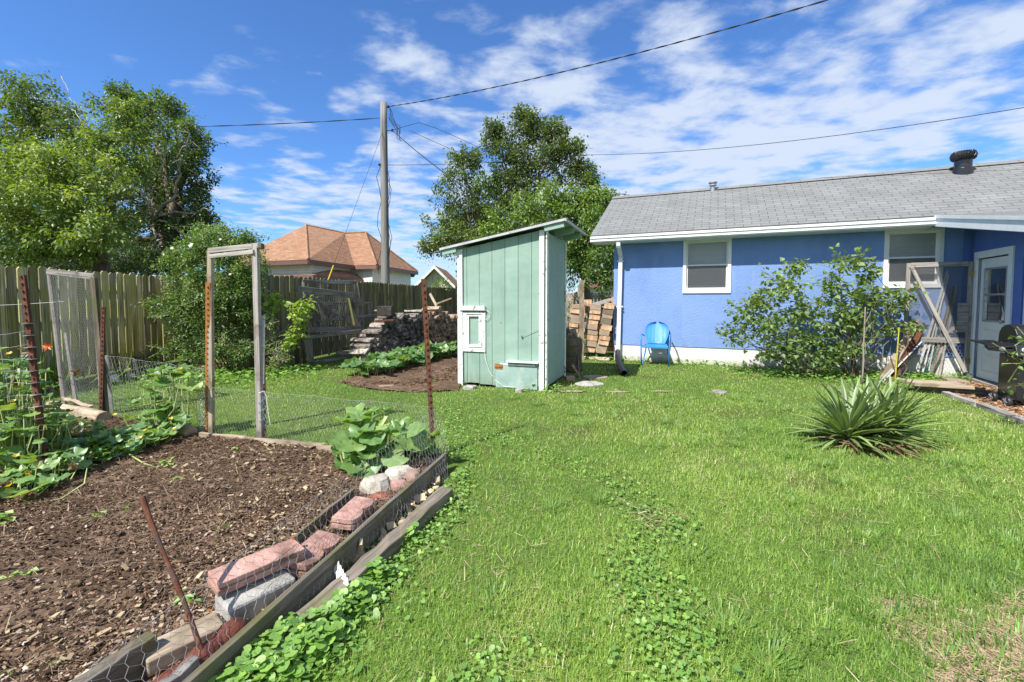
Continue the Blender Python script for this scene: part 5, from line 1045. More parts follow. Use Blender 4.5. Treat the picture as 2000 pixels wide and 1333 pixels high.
m_redstone = mat('red_grey_stone', [(0.18, 0.11, 0.085), (0.33, 0.22, 0.17)], 14, rough=0.9, bump=0.6, bscale=60)
rock('big squarish tan stone at the foot of the front squash plant', at(735, 948, .06), 0.125, 0.105, 0.10, m_stone, seed=1, rot=.4)
rock('pale flat tan slab of stone behind the big squarish stone', at(778, 924, .06), 0.135, 0.10, 0.075, m_stone, seed=2, rot=.9)
rock('reddish brown stone wedged against the long plank', at(808, 932, .05), 0.08, 0.10, 0.085, m_redstone, seed=3, rot=.2)
rock('small grey brown stone at the foot of the corner post', at(828, 903, .04), 0.12, 0.09, 0.07, m_redstone, seed=4)
rock('small pink brick fragment right of the big squarish stone', at(775, 950, .04), 0.09, 0.07, 0.07, m_brick, seed=5)
rock('dark red brick fragment under the big squarish stone', at(745, 975, .02), 0.11, 0.08, 0.06, m_brickdk, seed=6)
rock('white stone chip on the dark soil right of centre of the bed', at(372, 1000, .03), 0.045, 0.022, 0.018, m_plast, seed=7)
rock('pale tan stone chip on the soil near the back of the bed', at(578, 944, .03), 0.06, 0.03, 0.02, m_stone, seed=8)
rock('orange brown clay chip on the soil below the arch', at(478, 899, .03), 0.055, 0.03, 0.02, m_brick, seed=9)
rock('orange lump of brick at the near edge of the soil', at(418, 1200, .03), 0.05, 0.035, 0.03, m_rustor, seed=10)
rock('white rock in the flower border under the left fence', at(218, 739, .06), 0.15, 0.10, 0.09, m_plast, seed=11)
for i, (x, y, s) in enumerate([(290, 727, .11), (302, 722, .09), (312, 728, .12), (258, 733, .06)]):
    rock(None, at(x, y, .06), s, s * .7, s * .7, m_plast, seed=20 + i); o = bpy.context.scene.collection.objects[-1]; tag(o, ['white rock at the left of the heap by the rose bush', 'topmost white rock of the heap by the rose bush', 'rightmost white rock of the heap by the rose bush', 'small lone white stone in the left flower border'][i], 'stone', 'white stones in the flower border')
# litter caught in the wire
b = MB()
for k in range(5):
    p = at(652 + 4 * k, 1110 + 8 * k, .07); b.add([p, p + V(.02, .01, .03), p + V(.035, -.015, .01), p + V(.01, -.02, -.02)], [(0, 1, 2), (0, 2, 3)])
lt = tag(b.build('plastic_scrap', m_plast), 'torn white plastic scrap caught in the wire beside the long plank', 'litter')
b = MB(); b.tube([at(655, 1142, .05), at(668, 1136, .06), at(684, 1130, .06), at(692, 1116, .06)], 0.004, 5); tag(b.build('twine', m_bluetape), 'light blue twine scrap caught in the wire near the ground ivy', 'twine')
# ============================================================ LEANING GATES AT THE FENCE
def Yg(px): return 9.2 + (px - 577) * 0.0090
def frame_gate(label, bars, m, dy, mesh=None, w=0.07):
    g = thing('old_gate_frame', label, 'wooden frame', D(bars[0][0], 700, Yg(bars[0][0]) + dy))
    for (x0, y0, x1, y1, ww) in bars:
        board_obj('rail', m, g, D(x0, y0, Yg(x0) + dy), D(x1, y1, Yg(x1) + dy), ww, 0.035, V(0.9, -0.4, 0).normalized() if abs(x1 - x0) < 1 else V(0.3, -1, 0), 0.003, 0.006)
    if mesh:
        p = [D(x, y, Yg(x) + dy + .02) for x, y in mesh]; P, W, Hh = ruled(p[0], p[1], p[3], p[2], 0.006); hexwire('wire_mesh', P, W, Hh, 0.05, 0.0018, m_wiredk, g)
    return g
frame_gate('braced grey gate frame with torn wire leaning above the fence foot', [(575, 563, 690, 577, .11), (580, 562, 606, 645, .09), (684, 580, 702, 640, .09), (601, 645, 706, 643, .10), (594, 570, 700, 638, .06), (622, 580, 636, 640, .08), (594, 580, 618, 641, .05)], m_wold, 0.0, [(604, 642), (700, 642), (686, 578), (586, 566)])
frame_gate('lower wire covered frame standing on the grass below the braced gate', [(595, 660, 706, 647, .08), (604, 664, 610, 708, .09), (597, 664, 605, 708, .07), (610, 708, 700, 696, .05)], m_wold, -0.35, [(610, 706), (704, 694), (704, 650), (604, 662)])
frame_gate('rearmost tall grey frame leaning on the dark fence', [(591, 550, 697, 552, .07), (696, 553, 709, 632, .07), (622, 594, 722, 593, .06), (720, 594, 723, 626, .05), (592, 552, 600, 640, .06), (610, 628, 735, 616, .06), (645, 580, 652, 640, .08)], m_wold, 0.38, [(600, 640), (712, 632), (697, 553), (592, 552)])
g = thing('leaning_stick', 'yellow mossy stick leaning inside the right of the braced gate', 'stick', D(690, 635, Yg(690) - .1)); board_obj('shaft', mat('yellow_moss_wood', [(0.17, 0.16, 0.06), (0.28, 0.26, 0.10)], 8), g, D(681, 583, Yg(681) - .05), D(692, 636, Yg(692) - .1), 0.05, 0.03, V(0, -1, 0))
g = thing('old_gate_frame', 'pair of short dark boards leaning on the fence behind the lime green plant', 'boards', G(585, 712)); board_obj('board', m_wdark, g, G(582, 712), D(572, 600, 9.0), 0.09, 0.03, V(0, -1, 0)); board_obj('board', m_wdark, g, G(596, 712), D(588, 640, 9.2), 0.06, 0.03, V(0, -1, 0))
# ============================================================ FIREWOOD
def logmesh(kind, seed):
    rg = random.Random(seed); b = MB(); L_ = 0.45
    if kind == 'round':
        n = 10; rr = 0.07; ring = [(math.cos(2 * math.pi * k / n) * rr * rg.uniform(.88, 1.08), math.sin(2 * math.pi * k / n) * rr * rg.uniform(.88, 1.08)) for k in range(n)]
    elif kind == 'split':
        ring = [(-.075, -.045), (.02, -.06), (.08, -.03), (.065, .03), (-.01, .062), (-.06, .03)]; ring = [(x * rg.uniform(.75, 1.2), y * rg.uniform(.75, 1.2)) for x, y in ring]
    elif kind == 'slab':
        ring = [(-.11, -.02), (.11, -.025), (.115, .01), (.03, .03), (-.1, .022)]; ring = [(x * rg.uniform(.8, 1.1), y * rg.uniform(.8, 1.2)) for x, y in ring]
    else: ring = [(-.06, -.045), (.06, -.045), (.06, .045), (-.06, .045)]
    n = len(ring); vs = []; fs = []; gs = []; of = rg.random() * 40
    for i, y in enumerate((-L_ / 2, 0, L_ / 2)):
        for x, z_ in ring: q = (x + rg.uniform(-.004, .004), y + (rg.uniform(-.015, .015) if i != 1 else 0), z_ + rg.uniform(-.004, .004)); vs.append(q); gs.append((q[0] + of, q[1], q[2]))
    for i in range(2):
        for k in range(n): fs.append((i * n + k, i * n + (k + 1) % n, (i + 1) * n + (k + 1) % n, (i + 1) * n + k))
    fs += [tuple(range(n - 1, -1, -1)), tuple(2 * n + k for k in range(n))]
    b.add(vs, fs, gs, rg.random()); return b
def protos(kinds, m, n, name):
    out = []
    for i in range(n):
        o = logmesh(kinds[i % len(kinds)], i + 3).build(name, m, None, bevel=0.004, loc=(0, 0, 0)); out.append(o)
    return out
def place(proto, first, loc, rot, label, cat, group, sc=(1, 1, 1)):
    if proto.name not in first: first.add(proto.name); o = proto
    else: o = proto.copy(); COL.objects.link(o)
    o.location = loc; o.rotation_euler = rot; o.scale = sc; return tag(o, label, cat, group)
WP0, WP1 = V(-3.30, 9.75, 0), V(-1.70, 13.4, 0); wa = (WP1 - WP0).normalized(); wlen = (WP1 - WP0).length; waz = math.atan2(wa.y, wa.x)
psplit = protos(['split', 'split', 'slab'], m_logend, 9, 'firewood_log'); pround = protos(['round', 'round', 'split'], m_logtan, 6, 'firewood_log'); first = set()
s = 0.0; cnt = 0
while s < wlen:
    prof = (min(1.02, 0.42 + s * 0.62) if s < 1.1 else 1.04 + 0.06 * math.sin(s * 3)) + random.uniform(-.10, .06)
    rnd = s > 2.3; z_ = 0.06
    while z_ < prof:
        p = WP0 + wa * (s + random.uniform(-.03, .03) + (0.04 if int(z_ * 10) % 2 else 0)) + V(wa.y, -wa.x, 0) * random.uniform(-.04, .05) + Z * z_
        pr = random.choice(pround if rnd else psplit)
        place(pr, first, p, (random.uniform(-.08, .08), random.uniform(-.7, .7) if not rnd else random.uniform(0, 3), waz + random.uniform(-.12, .12)), 'round log with a tan cut end in the far half of the long firewood stack' if rnd else 'weathered grey split log in the near half of the long firewood stack', 'log', 'round logs in the firewood stack' if rnd else 'split logs in the firewood stack', (random.uniform(.7, 1.2), random.uniform(.85, 1.2), random.uniform(.8, 1.25)))
        z_ += 0.115 if rnd else 0.098; cnt += 1
    s += 0.15 if rnd else 0.155
for i, (x, y, zz, L2, ry, lab) in enumerate([(678, 690, .10, .95, .1, 'lowest long pale plank jutting from the near end of the firewood stack'), (687, 681, .22, .9, -.25, 'brown plank end second from the ground at the near end of the firewood stack'), (700, 670, .36, .7, .3, 'pale split plank lying near the middle of the stepped firewood end'), (718, 656, .52, .8, -.1, 'pinkish plank above the stepped firewood end'), (730, 640, .68, .7, .2, 'whitish flat board near the top of the stepped firewood end'), (700, 700, .04, 1.1, 0.0, 'flat plank on the grass under the near end of the firewood stack')]):
    b = MB(); c = at(x, y, zz); a = V(math.cos(ry), math.sin(ry), 0.03 * (i % 3 - 1)); c = at(x + 14, y, zz); b.bar(c - a * L2 * .42, c + a * L2 * .5, 0.16, 0.055, jit=.012); tag(b.build('firewood_plank', m_logend if i % 2 else m_wtan, None, bevel=.006), lab, 'plank')
b = MB(); c = D(753, 606, 10.2); b.box(c + V(-.16, -.12, -.13), V(.32, .03, 0), V(-.03, .30, 0), V(0, 0, .22)); tag(b.build('wood_block', m_darkblock, None, bevel=.012), 'dark square wooden block standing on top of the firewood stack', 'block')
b = MB(); c = D(775, 628, 10.7); b.box(c + V(-.06, -.12, -.18), V(.12, .03, 0), V(-.03, .25, 0), V(0.02, 0, .26)); tag(b.build('wood_block', m_logend, None, bevel=.012), 'upright grey split block right of the dark square block on the stack', 'block')
b = MB(); c = D(752, 627, 10.1); b.bar(c + V(-.2, 0, 0), c + V(.22, 0, .02), .2, .04, jit=.01); tag(b.build('wood_slab', m_rust, None, bevel=.006), 'rusty brown bark slab under the dark square block', 'wood')
yk = thing('wooden_stick_frame', 'two pale sticks joined in a tick shape standing on the firewood stack', 'sticks', D(852, 600, 13)); board_obj('stick', m_wtan, yk, D(840, 574, 13.2), D(853, 598, 13), .07, .04, V(0, -1, 0)); board_obj('stick', m_wtan, yk, D(852, 594, 13), D(882, 583, 13), .04, .03, V(0, -1, 0))
P, W, Hh = ruled(WP0 + V(.45, -.15, 0.05), WP1 + V(.35, 0, 0.05), WP0 + V(.42, .3, .75), WP1 + V(.3, 0, 1.3), 0.03); wf = thing('wire_sheet', 'dark sheet of chicken wire hanging against the front of the firewood stack', 'wire', WP0); hexwire('wire_mesh', P, W, Hh, 0.06, 0.0022, m_cable, wf)
# split lumber pile behind the shed
plum = protos(['block'], m_lumber, 8, 'lumber_block'); first2 = set()
cols = [(1118, 690, 10.9, 0.10, .22, 10), (1134, 694, 10.7, 0.06, .12, 9), (1152, 694, 10.5, 0.16, .24, 9), (1174, 694, 10.3, 0.20, .22, 10), (1190, 690, 10.7, 0.12, .18, 11)]
for ci, (px0, py0, Yc, ln, wd, n) in enumerate(cols):
    base = D(px0, py0, Yc); base.z = 0.16; zc = base.z
    for i in range(n):
        hgt = random.choice([.09, .12, .10, .13]) * 1.0; o_ = base + V(ln * (zc - .16) * .9 + random.uniform(-.012, .012), random.uniform(-.04, .02), 0); o_.z = zc + hgt / 2
        place(random.choice(plum), first2, o_, (0, ln * .7, random.uniform(-.1, .1) - .15), 'orange brown split lumber block in the leaning pile behind the green shed', 'lumber', 'lumber blocks piled behind the shed', (wd / .12, 1.0, hgt / .092)); zc += hgt + .003
lw0 = D(1136, 700, 10.2); lw0.z = 0; lp = thing('wooden_post', 'tall weathered post standing in front of the leaning lumber pile', 'post', lw0); board_obj('shaft', m_wtan, lp, lw0, D(1136, 548, 10.2), .10, .05, V(0, -1, 0)); board_obj('cleat', m_wgrey, lp, D(1130, 556, 10.22), D(1130, 580, 10.22), .03, .03, V(0, -1, 0))
timber('bottom_rail', 'pale round rail on the ground under the lumber pile', G(1138, 700), G(1192, 706) + Z * .04, .05, 0, m_wtan, 'rail', round_=True)
for i, (x, y, Y_, s_) in enumerate([(1146, 592, 10.7, .17), (1160, 606, 10.5, .16), (1128, 600, 10.9, .14)]): rock(['round tan log piece topping the lumber pile beside the post', 'rough brown chunk on the lumber pile near the blue wall', 'split piece on the lumber pile left of the post'][i], D(x, y, Y_), s_, s_ * .8, s_ * .75, m_lumber, 'wood_chunk', 'wood', 30 + i)
tp_ = thing('roof_scrap', 'layered grey board scraps lying on the lumber pile against the blue corner', 'boards', D(1180, 600, 10.6))
for i in range(3): board_obj('board', m_wgrey, tp_, D(1166, 606 - i * 6, 10.5), D(1200, 598 - i * 7, 10.9), .35, .02)
# covered thing behind the shed
cv = thing('covered_barrel', 'dark barrel draped with a drab cloth behind the green shed door side', 'barrel', G(1118, 722)); c = G(1114, 726)
b = MB(); b.lathe(c, [(.20, 0), (.22, .05), (.21, .3), (.23, .5), (.21, .62), (.18, .64)], 20); b.build('barrel', m_wdark, cv, smooth=True)
b = MB(); n1, n2 = 14, 20; vs = []
for i in range(n1 + 1):
    t = i / n1
    for k in range(n2 + 1):
        s_ = k / n2; x = -0.14 + s_ * .40; y = -.26 + .5 * t; drop = 0
        zt_ = .80 - .10 * abs(t - .45) ; ov = max(0, s_ - .55) * 1.6; fr = max(0, .3 - t) * 2.0
        zt_ -= (ov ** 1.2) * .75 + fr * .62; vs.append(c + V(x - ov * .16 + .02 * math.sin(t * 17), y + fr * .10 + .02 * math.sin(s_ * 15), zt_ + .015 * math.sin(s_ * 21 + t * 9)))
fs = [(i * (n2 + 1) + k, i * (n2 + 1) + k + 1, (i + 1) * (n2 + 1) + k + 1, (i + 1) * (n2 + 1) + k) for i in range(n1) for k in range(n2)]
b.add(vs, fs); b.build('cloth', m_tarp, cv, smooth=True)
b = MB(); q = G(1114, 744); b.box(q + V(-.07, -.05, 0), V(.15, .03, 0), V(-.02, .10, 0), Z * .075); tag(b.build('clay_brick', m_brick, None, bevel=.008), 'single red brick lying in the grass beside the shed back corner', 'brick')
timber('rusty_bar', 'short red brown bar leaning beside the red brick behind the shed', G(1134, 737), D(1118, 713, 7.9), .05, .03, m_brick, 'bar', n=3)
# ============================================================ LAWN CHAIR
cc = G(1281, 711); cr = (HU * 0.98 - HN * .05).normalized(); cf = V(cr.y, -cr.x, 0); cc = cc + cf * .10
def CQ(x, f, z): return cc + cr * x + cf * f + Z * z
ch = thing('metal_lawn_chair', 'bright sky blue metal lawn chair with shell back against the blue house wall', 'chair', cc)
def shellback():
    b = MB(); nu, nv = 16, 18; vs = []
    for j in range(nv + 1):
        t = j / nv; z_ = .42 + t * .46; 
        hw = (.17 + .075 * math.sin(min(1, t / .62) * math.pi / 2)) if t < .62 else .245 * math.sqrt(max(0, 1 - ((t - .62) / .385) ** 2))
        for i in range(nu + 1):
            s_ = -1 + 2 * i / nu; x = hw * s_; f_ = -.24 - t * .17 + .055 * s_ * s_ + (.006 * math.cos(s_ * hw / .245 * 22) if .1 < t < .8 and abs(s_) < .8 else 0); vs.append(CQ(x, f_, z_))
    N_ = (nu + 1) * (nv + 1); vs2 = [v + cf * .006 for v in vs]
    fs = [(j * (nu + 1) + i, j * (nu + 1) + i + 1, (j + 1) * (nu + 1) + i + 1, (j + 1) * (nu + 1) + i) for j in range(nv) for i in range(nu)]
    b.add(vs + vs2, fs + [tuple(N_ + q for q in f[::-1]) for f in fs]); return b
shellback().build('backrest', m_chair, ch, smooth=True)
b = MB(); nu = 14; vs = []
for j in range(11):
    t = j / 10; f_ = -.24 + t * .48; z_ = .405 + .035 * (1 - t) * 0 - .02 * math.sin(t * 3.1) + (.0 if t < .9 else -.025 * (t - .9) * 10)
    for i in range(nu + 1): s_ = -1 + 2 * i / nu; vs.append(CQ(s_ * (.20 + .05 * t), f_, z_ + .018 * s_ * s_))
fs = [(j * (nu + 1) + i, j * (nu + 1) + i + 1, (j + 1) * (nu + 1) + i + 1, (j + 1) * (nu + 1) + i) for j in range(10) for i in range(nu)]
N_ = len(vs); b.add(vs + [v - Z * .006 for v in vs], fs + [tuple(N_ + q for q in f[::-1]) for f in fs]); b.box(CQ(-.25, .235, .365), cr * .5, cf * .01, Z * .035); b.build('seat', m_chair, ch, smooth=False)
for sx in (-1, 1):
    pts = [CQ(sx * .27, .20, 0), CQ(sx * .275, .23, .30), CQ(sx * .28, .25, .52), CQ(sx * .28, .22, .60), CQ(sx * .285, .12, .635), CQ(sx * .285, -.10, .62), CQ(sx * .26, -.26, .58)]
    b = MB(); b.tube(pts, 0.014, 10); b.build('arm', m_chair, ch, smooth=True)
    b = MB(); b.tube([CQ(sx * .27, .20, .012), CQ(sx * .27, -.1, .015), CQ(sx * .27, -.26, .03), CQ(sx * .26, -.30, .10), CQ(sx * .22, -.26, .30), CQ(sx * .2, -.2, .40)], 0.013, 8); b.build('leg', m_chair, ch, smooth=True)
b = MB(); b.tube([CQ(-.26, .2, .38), CQ(.26, .2, .38)], .011, 8); b.build('crossbar', m_chair, ch, smooth=True)
# drain pipe
p0 = H(0.13, .10, .13); p1 = G(1220, 737) + Z * .06; pts = []; rad = []
for i in range(61):
    t = i / 60; q = p0.lerp(p1, t); q.z = .14 * (1 - t) + .065; q += HU * (-.05 * math.sin(t * 3)); pts.append(q); rad.append(.055 + (.004 if i % 2 else -.001))
b = MB(); b.tube(pts, rad, 14, caps=False); b.tube(pts[-3:], [.045] * 3, 14, caps=False); dp = b.build('drain_pipe', m_black, None, smooth=True); tag(dp, 'black corrugated drain pipe lying on the grass below the downspout', 'pipe')
# stepping stones
for i, (x, y, w_, d_, m_) in enumerate([(1150, 752, .23, .12, m_conc), (1162, 739, .22, .10, m_wtan), (1405, 768, .10, .07, m_conc)]):
    c = G(x, y); b = MB(); n = 14; poly = [c + V(math.cos(2 * math.pi * k / n) * w_ * (1 + .08 * math.sin(k * 5)), math.sin(2 * math.pi * k / n) * d_ * 1.6 * (1 + .08 * math.cos(k * 3)), .0) for k in range(n)]; b.prism(poly, Z * .03)
    tag(b.build('stepping_stone', m_, None, bevel=.008), ['large tan round stepping stone between the shed and the house', 'smaller brown stepping stone behind the round one', 'tiny stone in the bare path across the lawn'][i], 'stone')
# ============================================================ BY THE DOOR
def lean(label, foot, toppx, w, h, m, off=.07, name='leaning_board', cat='board'):
    yw = 703 + .0563 * (foot[0] - 1197); f_ = G(foot[0], yw + 5 + max(0, (foot[1] - 690)) * .35) if foot[0] < 1760 else onplane(foot[0], yw - 3, HA + HN * .13, HN); off = min(off, .06) if foot[0] > 1760 else off; f_.z = 0; t = onplane(toppx[0], toppx[1], HA + HN * off, HN); o = MB().bar(f_ + Z * .02, t, w, h, up=HN, jit=.002).build(name, m, None, bevel=.003); return tag(o, label, cat)
lean('wide brown board leaning on the wall left of the screen door', (1722, 723), (1792, 625), .11, .03, m_wtan)
lean('dark brown board leaning beneath the wide brown one', (1740, 715), (1800, 640), .10, .03, m_rust)
lean('white thin strip lying lowest at the left of the leaning bundle', (1716, 731), (1788, 672), .025, .015, m_dirtywhite, .2)
lean('second white strip low in the leaning bundle beside the wide board', (1722, 727), (1800, 668), .02, .015, m_dirtywhite, .25)
lean('long perforated white metal strip behind the screen door', (1790, 703), (1851, 530), .035, .012, m_dirtywhite)
lean('second long white metal strip behind the perforated one', (1800, 705), (1853, 538), .018, .012, m_dirtywhite, .1)
lean('short white trim piece leaning in the middle behind the screen door', (1812, 690), (1840, 585), .022, .015, m_dirtywhite, .12)
lean('green painted stake leaning behind the screen door', (1818, 716), (1862, 560), .035, .03, m_wmoss)
lean('dark green metal stake low behind the screen door wire', (1808, 722), (1838, 655), .05, .02, m_gstake, .25)
lean('grey stick leaning right of the green stake', (1834, 712), (1868, 556), .03, .03, m_wgrey)
lean('pale grey plank at the right of the leaning bundle', (1812, 728), (1856, 650), .05, .02, m_wgrey, .3)
b = MB(); q0 = at(1787, 752, .13); q1 = at(1905, 759, .13); 
b.box(q0 - Z * .02, q1 - q0, V(.10, .38, 0), Z * .045); dk = tag(b.build('step_plank', m_wtan, None, bevel=.005), 'tan plank step in front of the screen door', 'plank')
b = MB(); q0 = at(1790, 757, .07) - Z * .06; q1 = at(1925, 768, .07) - Z * .06; b.box(q0, q1 - q0, V(.01, .045, 0), Z * .125); tag(b.build('step_riser', m_wdark, None, bevel=.005), 'thick brown timber on edge under the tan plank step', 'timber')
b = MB(); q0 = at(1850, 745, .12); q1 = at(1893, 749, .12); b.box(q0, q1 - q0, V(.1, .25, 0), Z * .03); tag(b.build('step_plank', m_wtan, None, bevel=.005), 'short board lying in the ground cover behind the plank step', 'plank')
timber('edging_log', 'grey log with a blackened end beside the barbecue wheel', G(1862, 772) + Z * .05, G(1942, 776) + Z * .05, .045, 0, m_wgrey, 'log', round_=True)
timber('edging_board', 'grey edging board between the lawn and the bark bed near the plank step', G(1846, 772) + Z * .03, G(1912, 796) + Z * .03, .08, .05, m_wgrey)
timber('edging_board', 'long grey edging board between the lawn and the bark bed at the right edge', G(1912, 795) + Z * .03, G(2080, 858) + Z * .03, .09, .05, m_wgrey)
# barbecue
gc = G(1975, 797); gu = HU; gn = HN
grill = thing('gas_barbecue', 'black gas barbecue with steel knobs standing in the bark bed by the door', 'barbecue', gc)
def GQ(a, f, z): return gc + gu * a + gn * f + Z * z
b = MB(); b.box(GQ(0.02, 0.05, .10), gu * .62, -gn * .42, Z * .56); b.build('cabinet', m_blackgl, grill, bevel=.01)
b = MB(); b.box(GQ(0.335, .052, .13), gu * .006, gn * .004, Z * .5); b.tube([GQ(.30, .06, .30), GQ(.30, .085, .32), GQ(.30, .085, .52), GQ(.30, .06, .54)], .008, 8); b.build('cabinet_handle', m_galv, grill)
b = MB(); b.prism([GQ(-.04, .06, .64), GQ(-.04, .16, .66), GQ(-.04, .10, .80), GQ(-.04, -.02, .80), GQ(-.04, -.02, .64)], gu * .74); cp = b.build('control_panel', m_blackgl, grill, bevel=.006)
for k in range(6):
    c = GQ(.04 + .115 * k, .13, .735); ax = (gn + Z * .4).normalized(); b = MB(); b.lathe(c, [(.034, 0), (.034, .012), (.026, .016), (.026, .035), (.008, .037)], 16, axis=ax); b.bar(c + ax * .036 - gu * .02, c + ax * .036 + gu * .02, .014, .02, up=ax); b.build('knob', m_galv, cp)
b = MB(); b.prism([GQ(-.30, .04, .76), GQ(-.30, .13, .72), GQ(-.06, .14, .70), GQ(-.06, .04, .80)], Z * .035 - gn * .0); b.prism([GQ(-.30, .04, .79), GQ(-.30, .14, .75), GQ(-.05, .14, .77), GQ(-.05, -.36, .80), GQ(-.28, -.36, .80)], Z * .02); sh_ = b.build('side_shelf', m_blackgl, grill, bevel=.005)
c = GQ(-.17, .125, .745); b = MB(); b.lathe(c, [(.03, 0), (.03, .012), (.022, .03), (.006, .032)], 14, axis=gn); b.bar(c + gn * .03 - gu * .018, c + gn * .03 + gu * .018, .012, .02, up=gn); b.build('knob', m_galv, sh_)
b = MB(); hp_ = []
for k in range(9):
    a = math.pi * k / 8; hp_.append((.05 - .21 + .21 * math.cos(a), .80 + .24 * math.sin(a) ** .7))
b.prism([GQ(.0, f_, z_) for f_, z_ in hp_], gu * .66); hood = b.build('lid', m_blackgl, grill, bevel=.008)
b = MB(); b.tube([GQ(.08, .05, .90), GQ(.08, .10, .91), GQ(.58, .10, .91), GQ(.58, .05, .90)], .010, 8); b.build('lid_handle', m_galv, hood)
b = MB(); b.tube([GQ(-.1, .05, .70), GQ(-.09, .07, .62), GQ(-.03, .06, .58), GQ(.03, .03, .56)], .008, 8); b.build('gas_hose', m_black, grill)
for a_, f_ in ((-.02, .02), (-.02, -.30)):
    c = GQ(a_ - .05, f_, .075); b = MB(); b.lathe(c, [(.045, 0), (.072, .004), (.075, .02), (.072, .04), (.045, .044)], 22, axis=gu); wh = b.build('wheel', m_black, grill, smooth=False)
    b = MB(); 
    for k in range(5): a = 2 * math.pi * k / 5; b.bar(c - gu * .004, c - gu * .004 + (gn * math.cos(a) + Z * math.sin(a)) * .05, .012, .008, up=gu)
    b.lathe(c - gu * .008, [(.014, 0), (.014, .012)], 10, axis=gu); b.build('hub', m_galv, wh)
# ============================================================ LEAFY PLANTS
def radial(fn, n=22, cup=0.12, wav=0.05):
    v = [(0, 0, 0)]; 
    for k in range(n):
        a = -math.pi / 2 + 2 * math.pi * (k + .5) / n; r_ = fn(a); v.append((math.cos(a) * r_, math.sin(a) * r_ + 0.30, cup * r_ + wav * math.sin(a * 5)))
    v[0] = (0, 0.30, -0.02); return v, [(0, 1 + k, 1 + (k + 1) % n) for k in range(n)]
SQ = radial(lambda a: 0.50 * (1 + 0.13 * math.cos(5 * (a - math.pi / 2))) * (0.45 if abs(((a + math.pi / 2 + math.pi) % (2 * math.pi)) - math.pi) < 0.2 else 1) * (1 + 0.04 * math.cos(17 * a)))
IVY = radial(lambda a: 0.5 * (1 + 0.06 * math.cos(12 * a)) * (0.5 if abs(((a + math.pi / 2 + math.pi) % (2 * math.pi)) - math.pi) < 0.35 else 1), 14, 0.05, 0.03)
FLW = radial(lambda a: 0.5 * (0.55 + 0.45 * abs(math.cos(2.5 * a))), 20, 0.5, 0)
def vine(name, label, cat, foot, regs, size, m=None, group=None, stem=m_stempale, flowers=0, flow=l_floy, dry=0, vines=(), tone=0.6, sr=.004):
    """regs: (px,py,rx_m,ry_m,zlo,zhi,n): leaves held on stalks over a patch of ground around picture point"""
    root = thing(name, label, cat, foot, group); P_ = []; A = []; Bq = []
    for (px, py, rx, ry, zl, zh, n) in regs:
        c = G(px, py); a = RNG.random(n) * 6.283; q = RNG.random(n) ** .6
        x = c.x + np.cos(a) * rx * q; y = c.y + np.sin(a) * ry * q; z_ = zl + (zh - zl) * (RNG.random(n)) * (1 - .4 * q)
        p = np.stack([x, y, z_], 1); P_.append(p); f_ = p.copy(); f_[:, :2] = f_[:, :2] * .8 + .2 * np.array([c.x, c.y]); f_[:, 2] = np.maximum(0.01, zl * .3); A.append(f_); Bq.append(p)
    p = np.concatenate(P_); n = len(p); a = np.concatenate(A); mid = (a + p) / 2 + RNG.normal(size=(n, 3)) * .02
    segs('stalks', np.vstack([a, mid]), np.vstack([mid, p]), sr, stem, root)
    if vines:
        b = MB()
        for vn in vines: b.tube([Vector(v) for v in vn], [.006] * (len(vn) - 1) + [.003], 6)
        b.build('vines', stem, root, smooth=True)
    ang = RNG.random(n) * 6.283; yd = np.stack([np.cos(ang), np.sin(ang), RNG.normal(size=n) * .25 - .15], 1); zd = unit(np.stack([RNG.normal(size=n) * .35, RNG.normal(size=n) * .35 - .15, np.ones(n)], 1))
    tv = np.array(SQ[0])[None] * np.stack([1 + .12 * RNG.normal(size=n), 1 + .1 * RNG.normal(size=n), 1 + .8 * RNG.normal(size=n)], 1)[:, None, :]; tv = tv + RNG.normal(size=tv.shape) * .02
    scatter('leaves', tv, SQ[1], p, yd, zd, size * (.6 + .7 * RNG.random(n)), np.clip(tone + .3 * RNG.normal(size=n) * .6, .02, .88), m or l_squash, root, smooth=True)
    if flowers:
        k = RNG.integers(0, n, flowers); fp = p[k] + np.stack([RNG.normal(size=flowers) * .06, RNG.normal(size=flowers) * .06, .02 + .04 * RNG.random(flowers)], 1)
        scatter('flowers', FLW[0], FLW[1], fp, np.stack([RNG.normal(size=flowers), RNG.normal(size=flowers), RNG.normal(size=flowers) * .2], 1), np.tile([0, -.5, 1.], (flowers, 1)), np.full(flowers, .045), RNG.random(flowers), flow, root)
    if dry:
        k = RNG.integers(0, n, dry); fp = p[k] + RNG.normal(size=(dry, 3)) * .07; fp[:, 2] = np.abs(fp[:, 2]); tv = np.array(SQ[0])[None] * np.ones((dry, 1, 1)) + RNG.normal(size=(dry, len(SQ[0]), 3)) * .12
        scatter('dried_leaves', tv, SQ[1], fp, RNG.normal(size=(dry, 3)), RNG.normal(size=(dry, 3)), size * .6 * (.5 + RNG.random(dry)), RNG.random(dry), l_dry, root)
    return root
def vl(*pts):
    y0 = G(pts[0][0], max(830, pts[0][1])).y; return [at(x, y, z_) if z_ < .09 else D(x, y, y0) for x, y, z_ in pts]
vine('squash_plant', 'tall squash vines climbing the wire at the far left with dried leaves', 'squash plant', G(20, 930), [(10, 925, .45, .35, .1, .55, 120), (-30, 905, .45, .4, .4, .85, 100), (45, 930, .3, .3, .25, .7, 80), (20, 915, .3, .3, .6, .98, 44), (85, 950, .22, .2, .06, .3, 30)], .10, flowers=9, dry=70, vines=[vl((0, 900, .2), (10, 800, .7), (20, 760, .9), (40, 700, 1.05)), vl((60, 930, .1), (70, 860, .3), (75, 800, .5))], tone=.55)
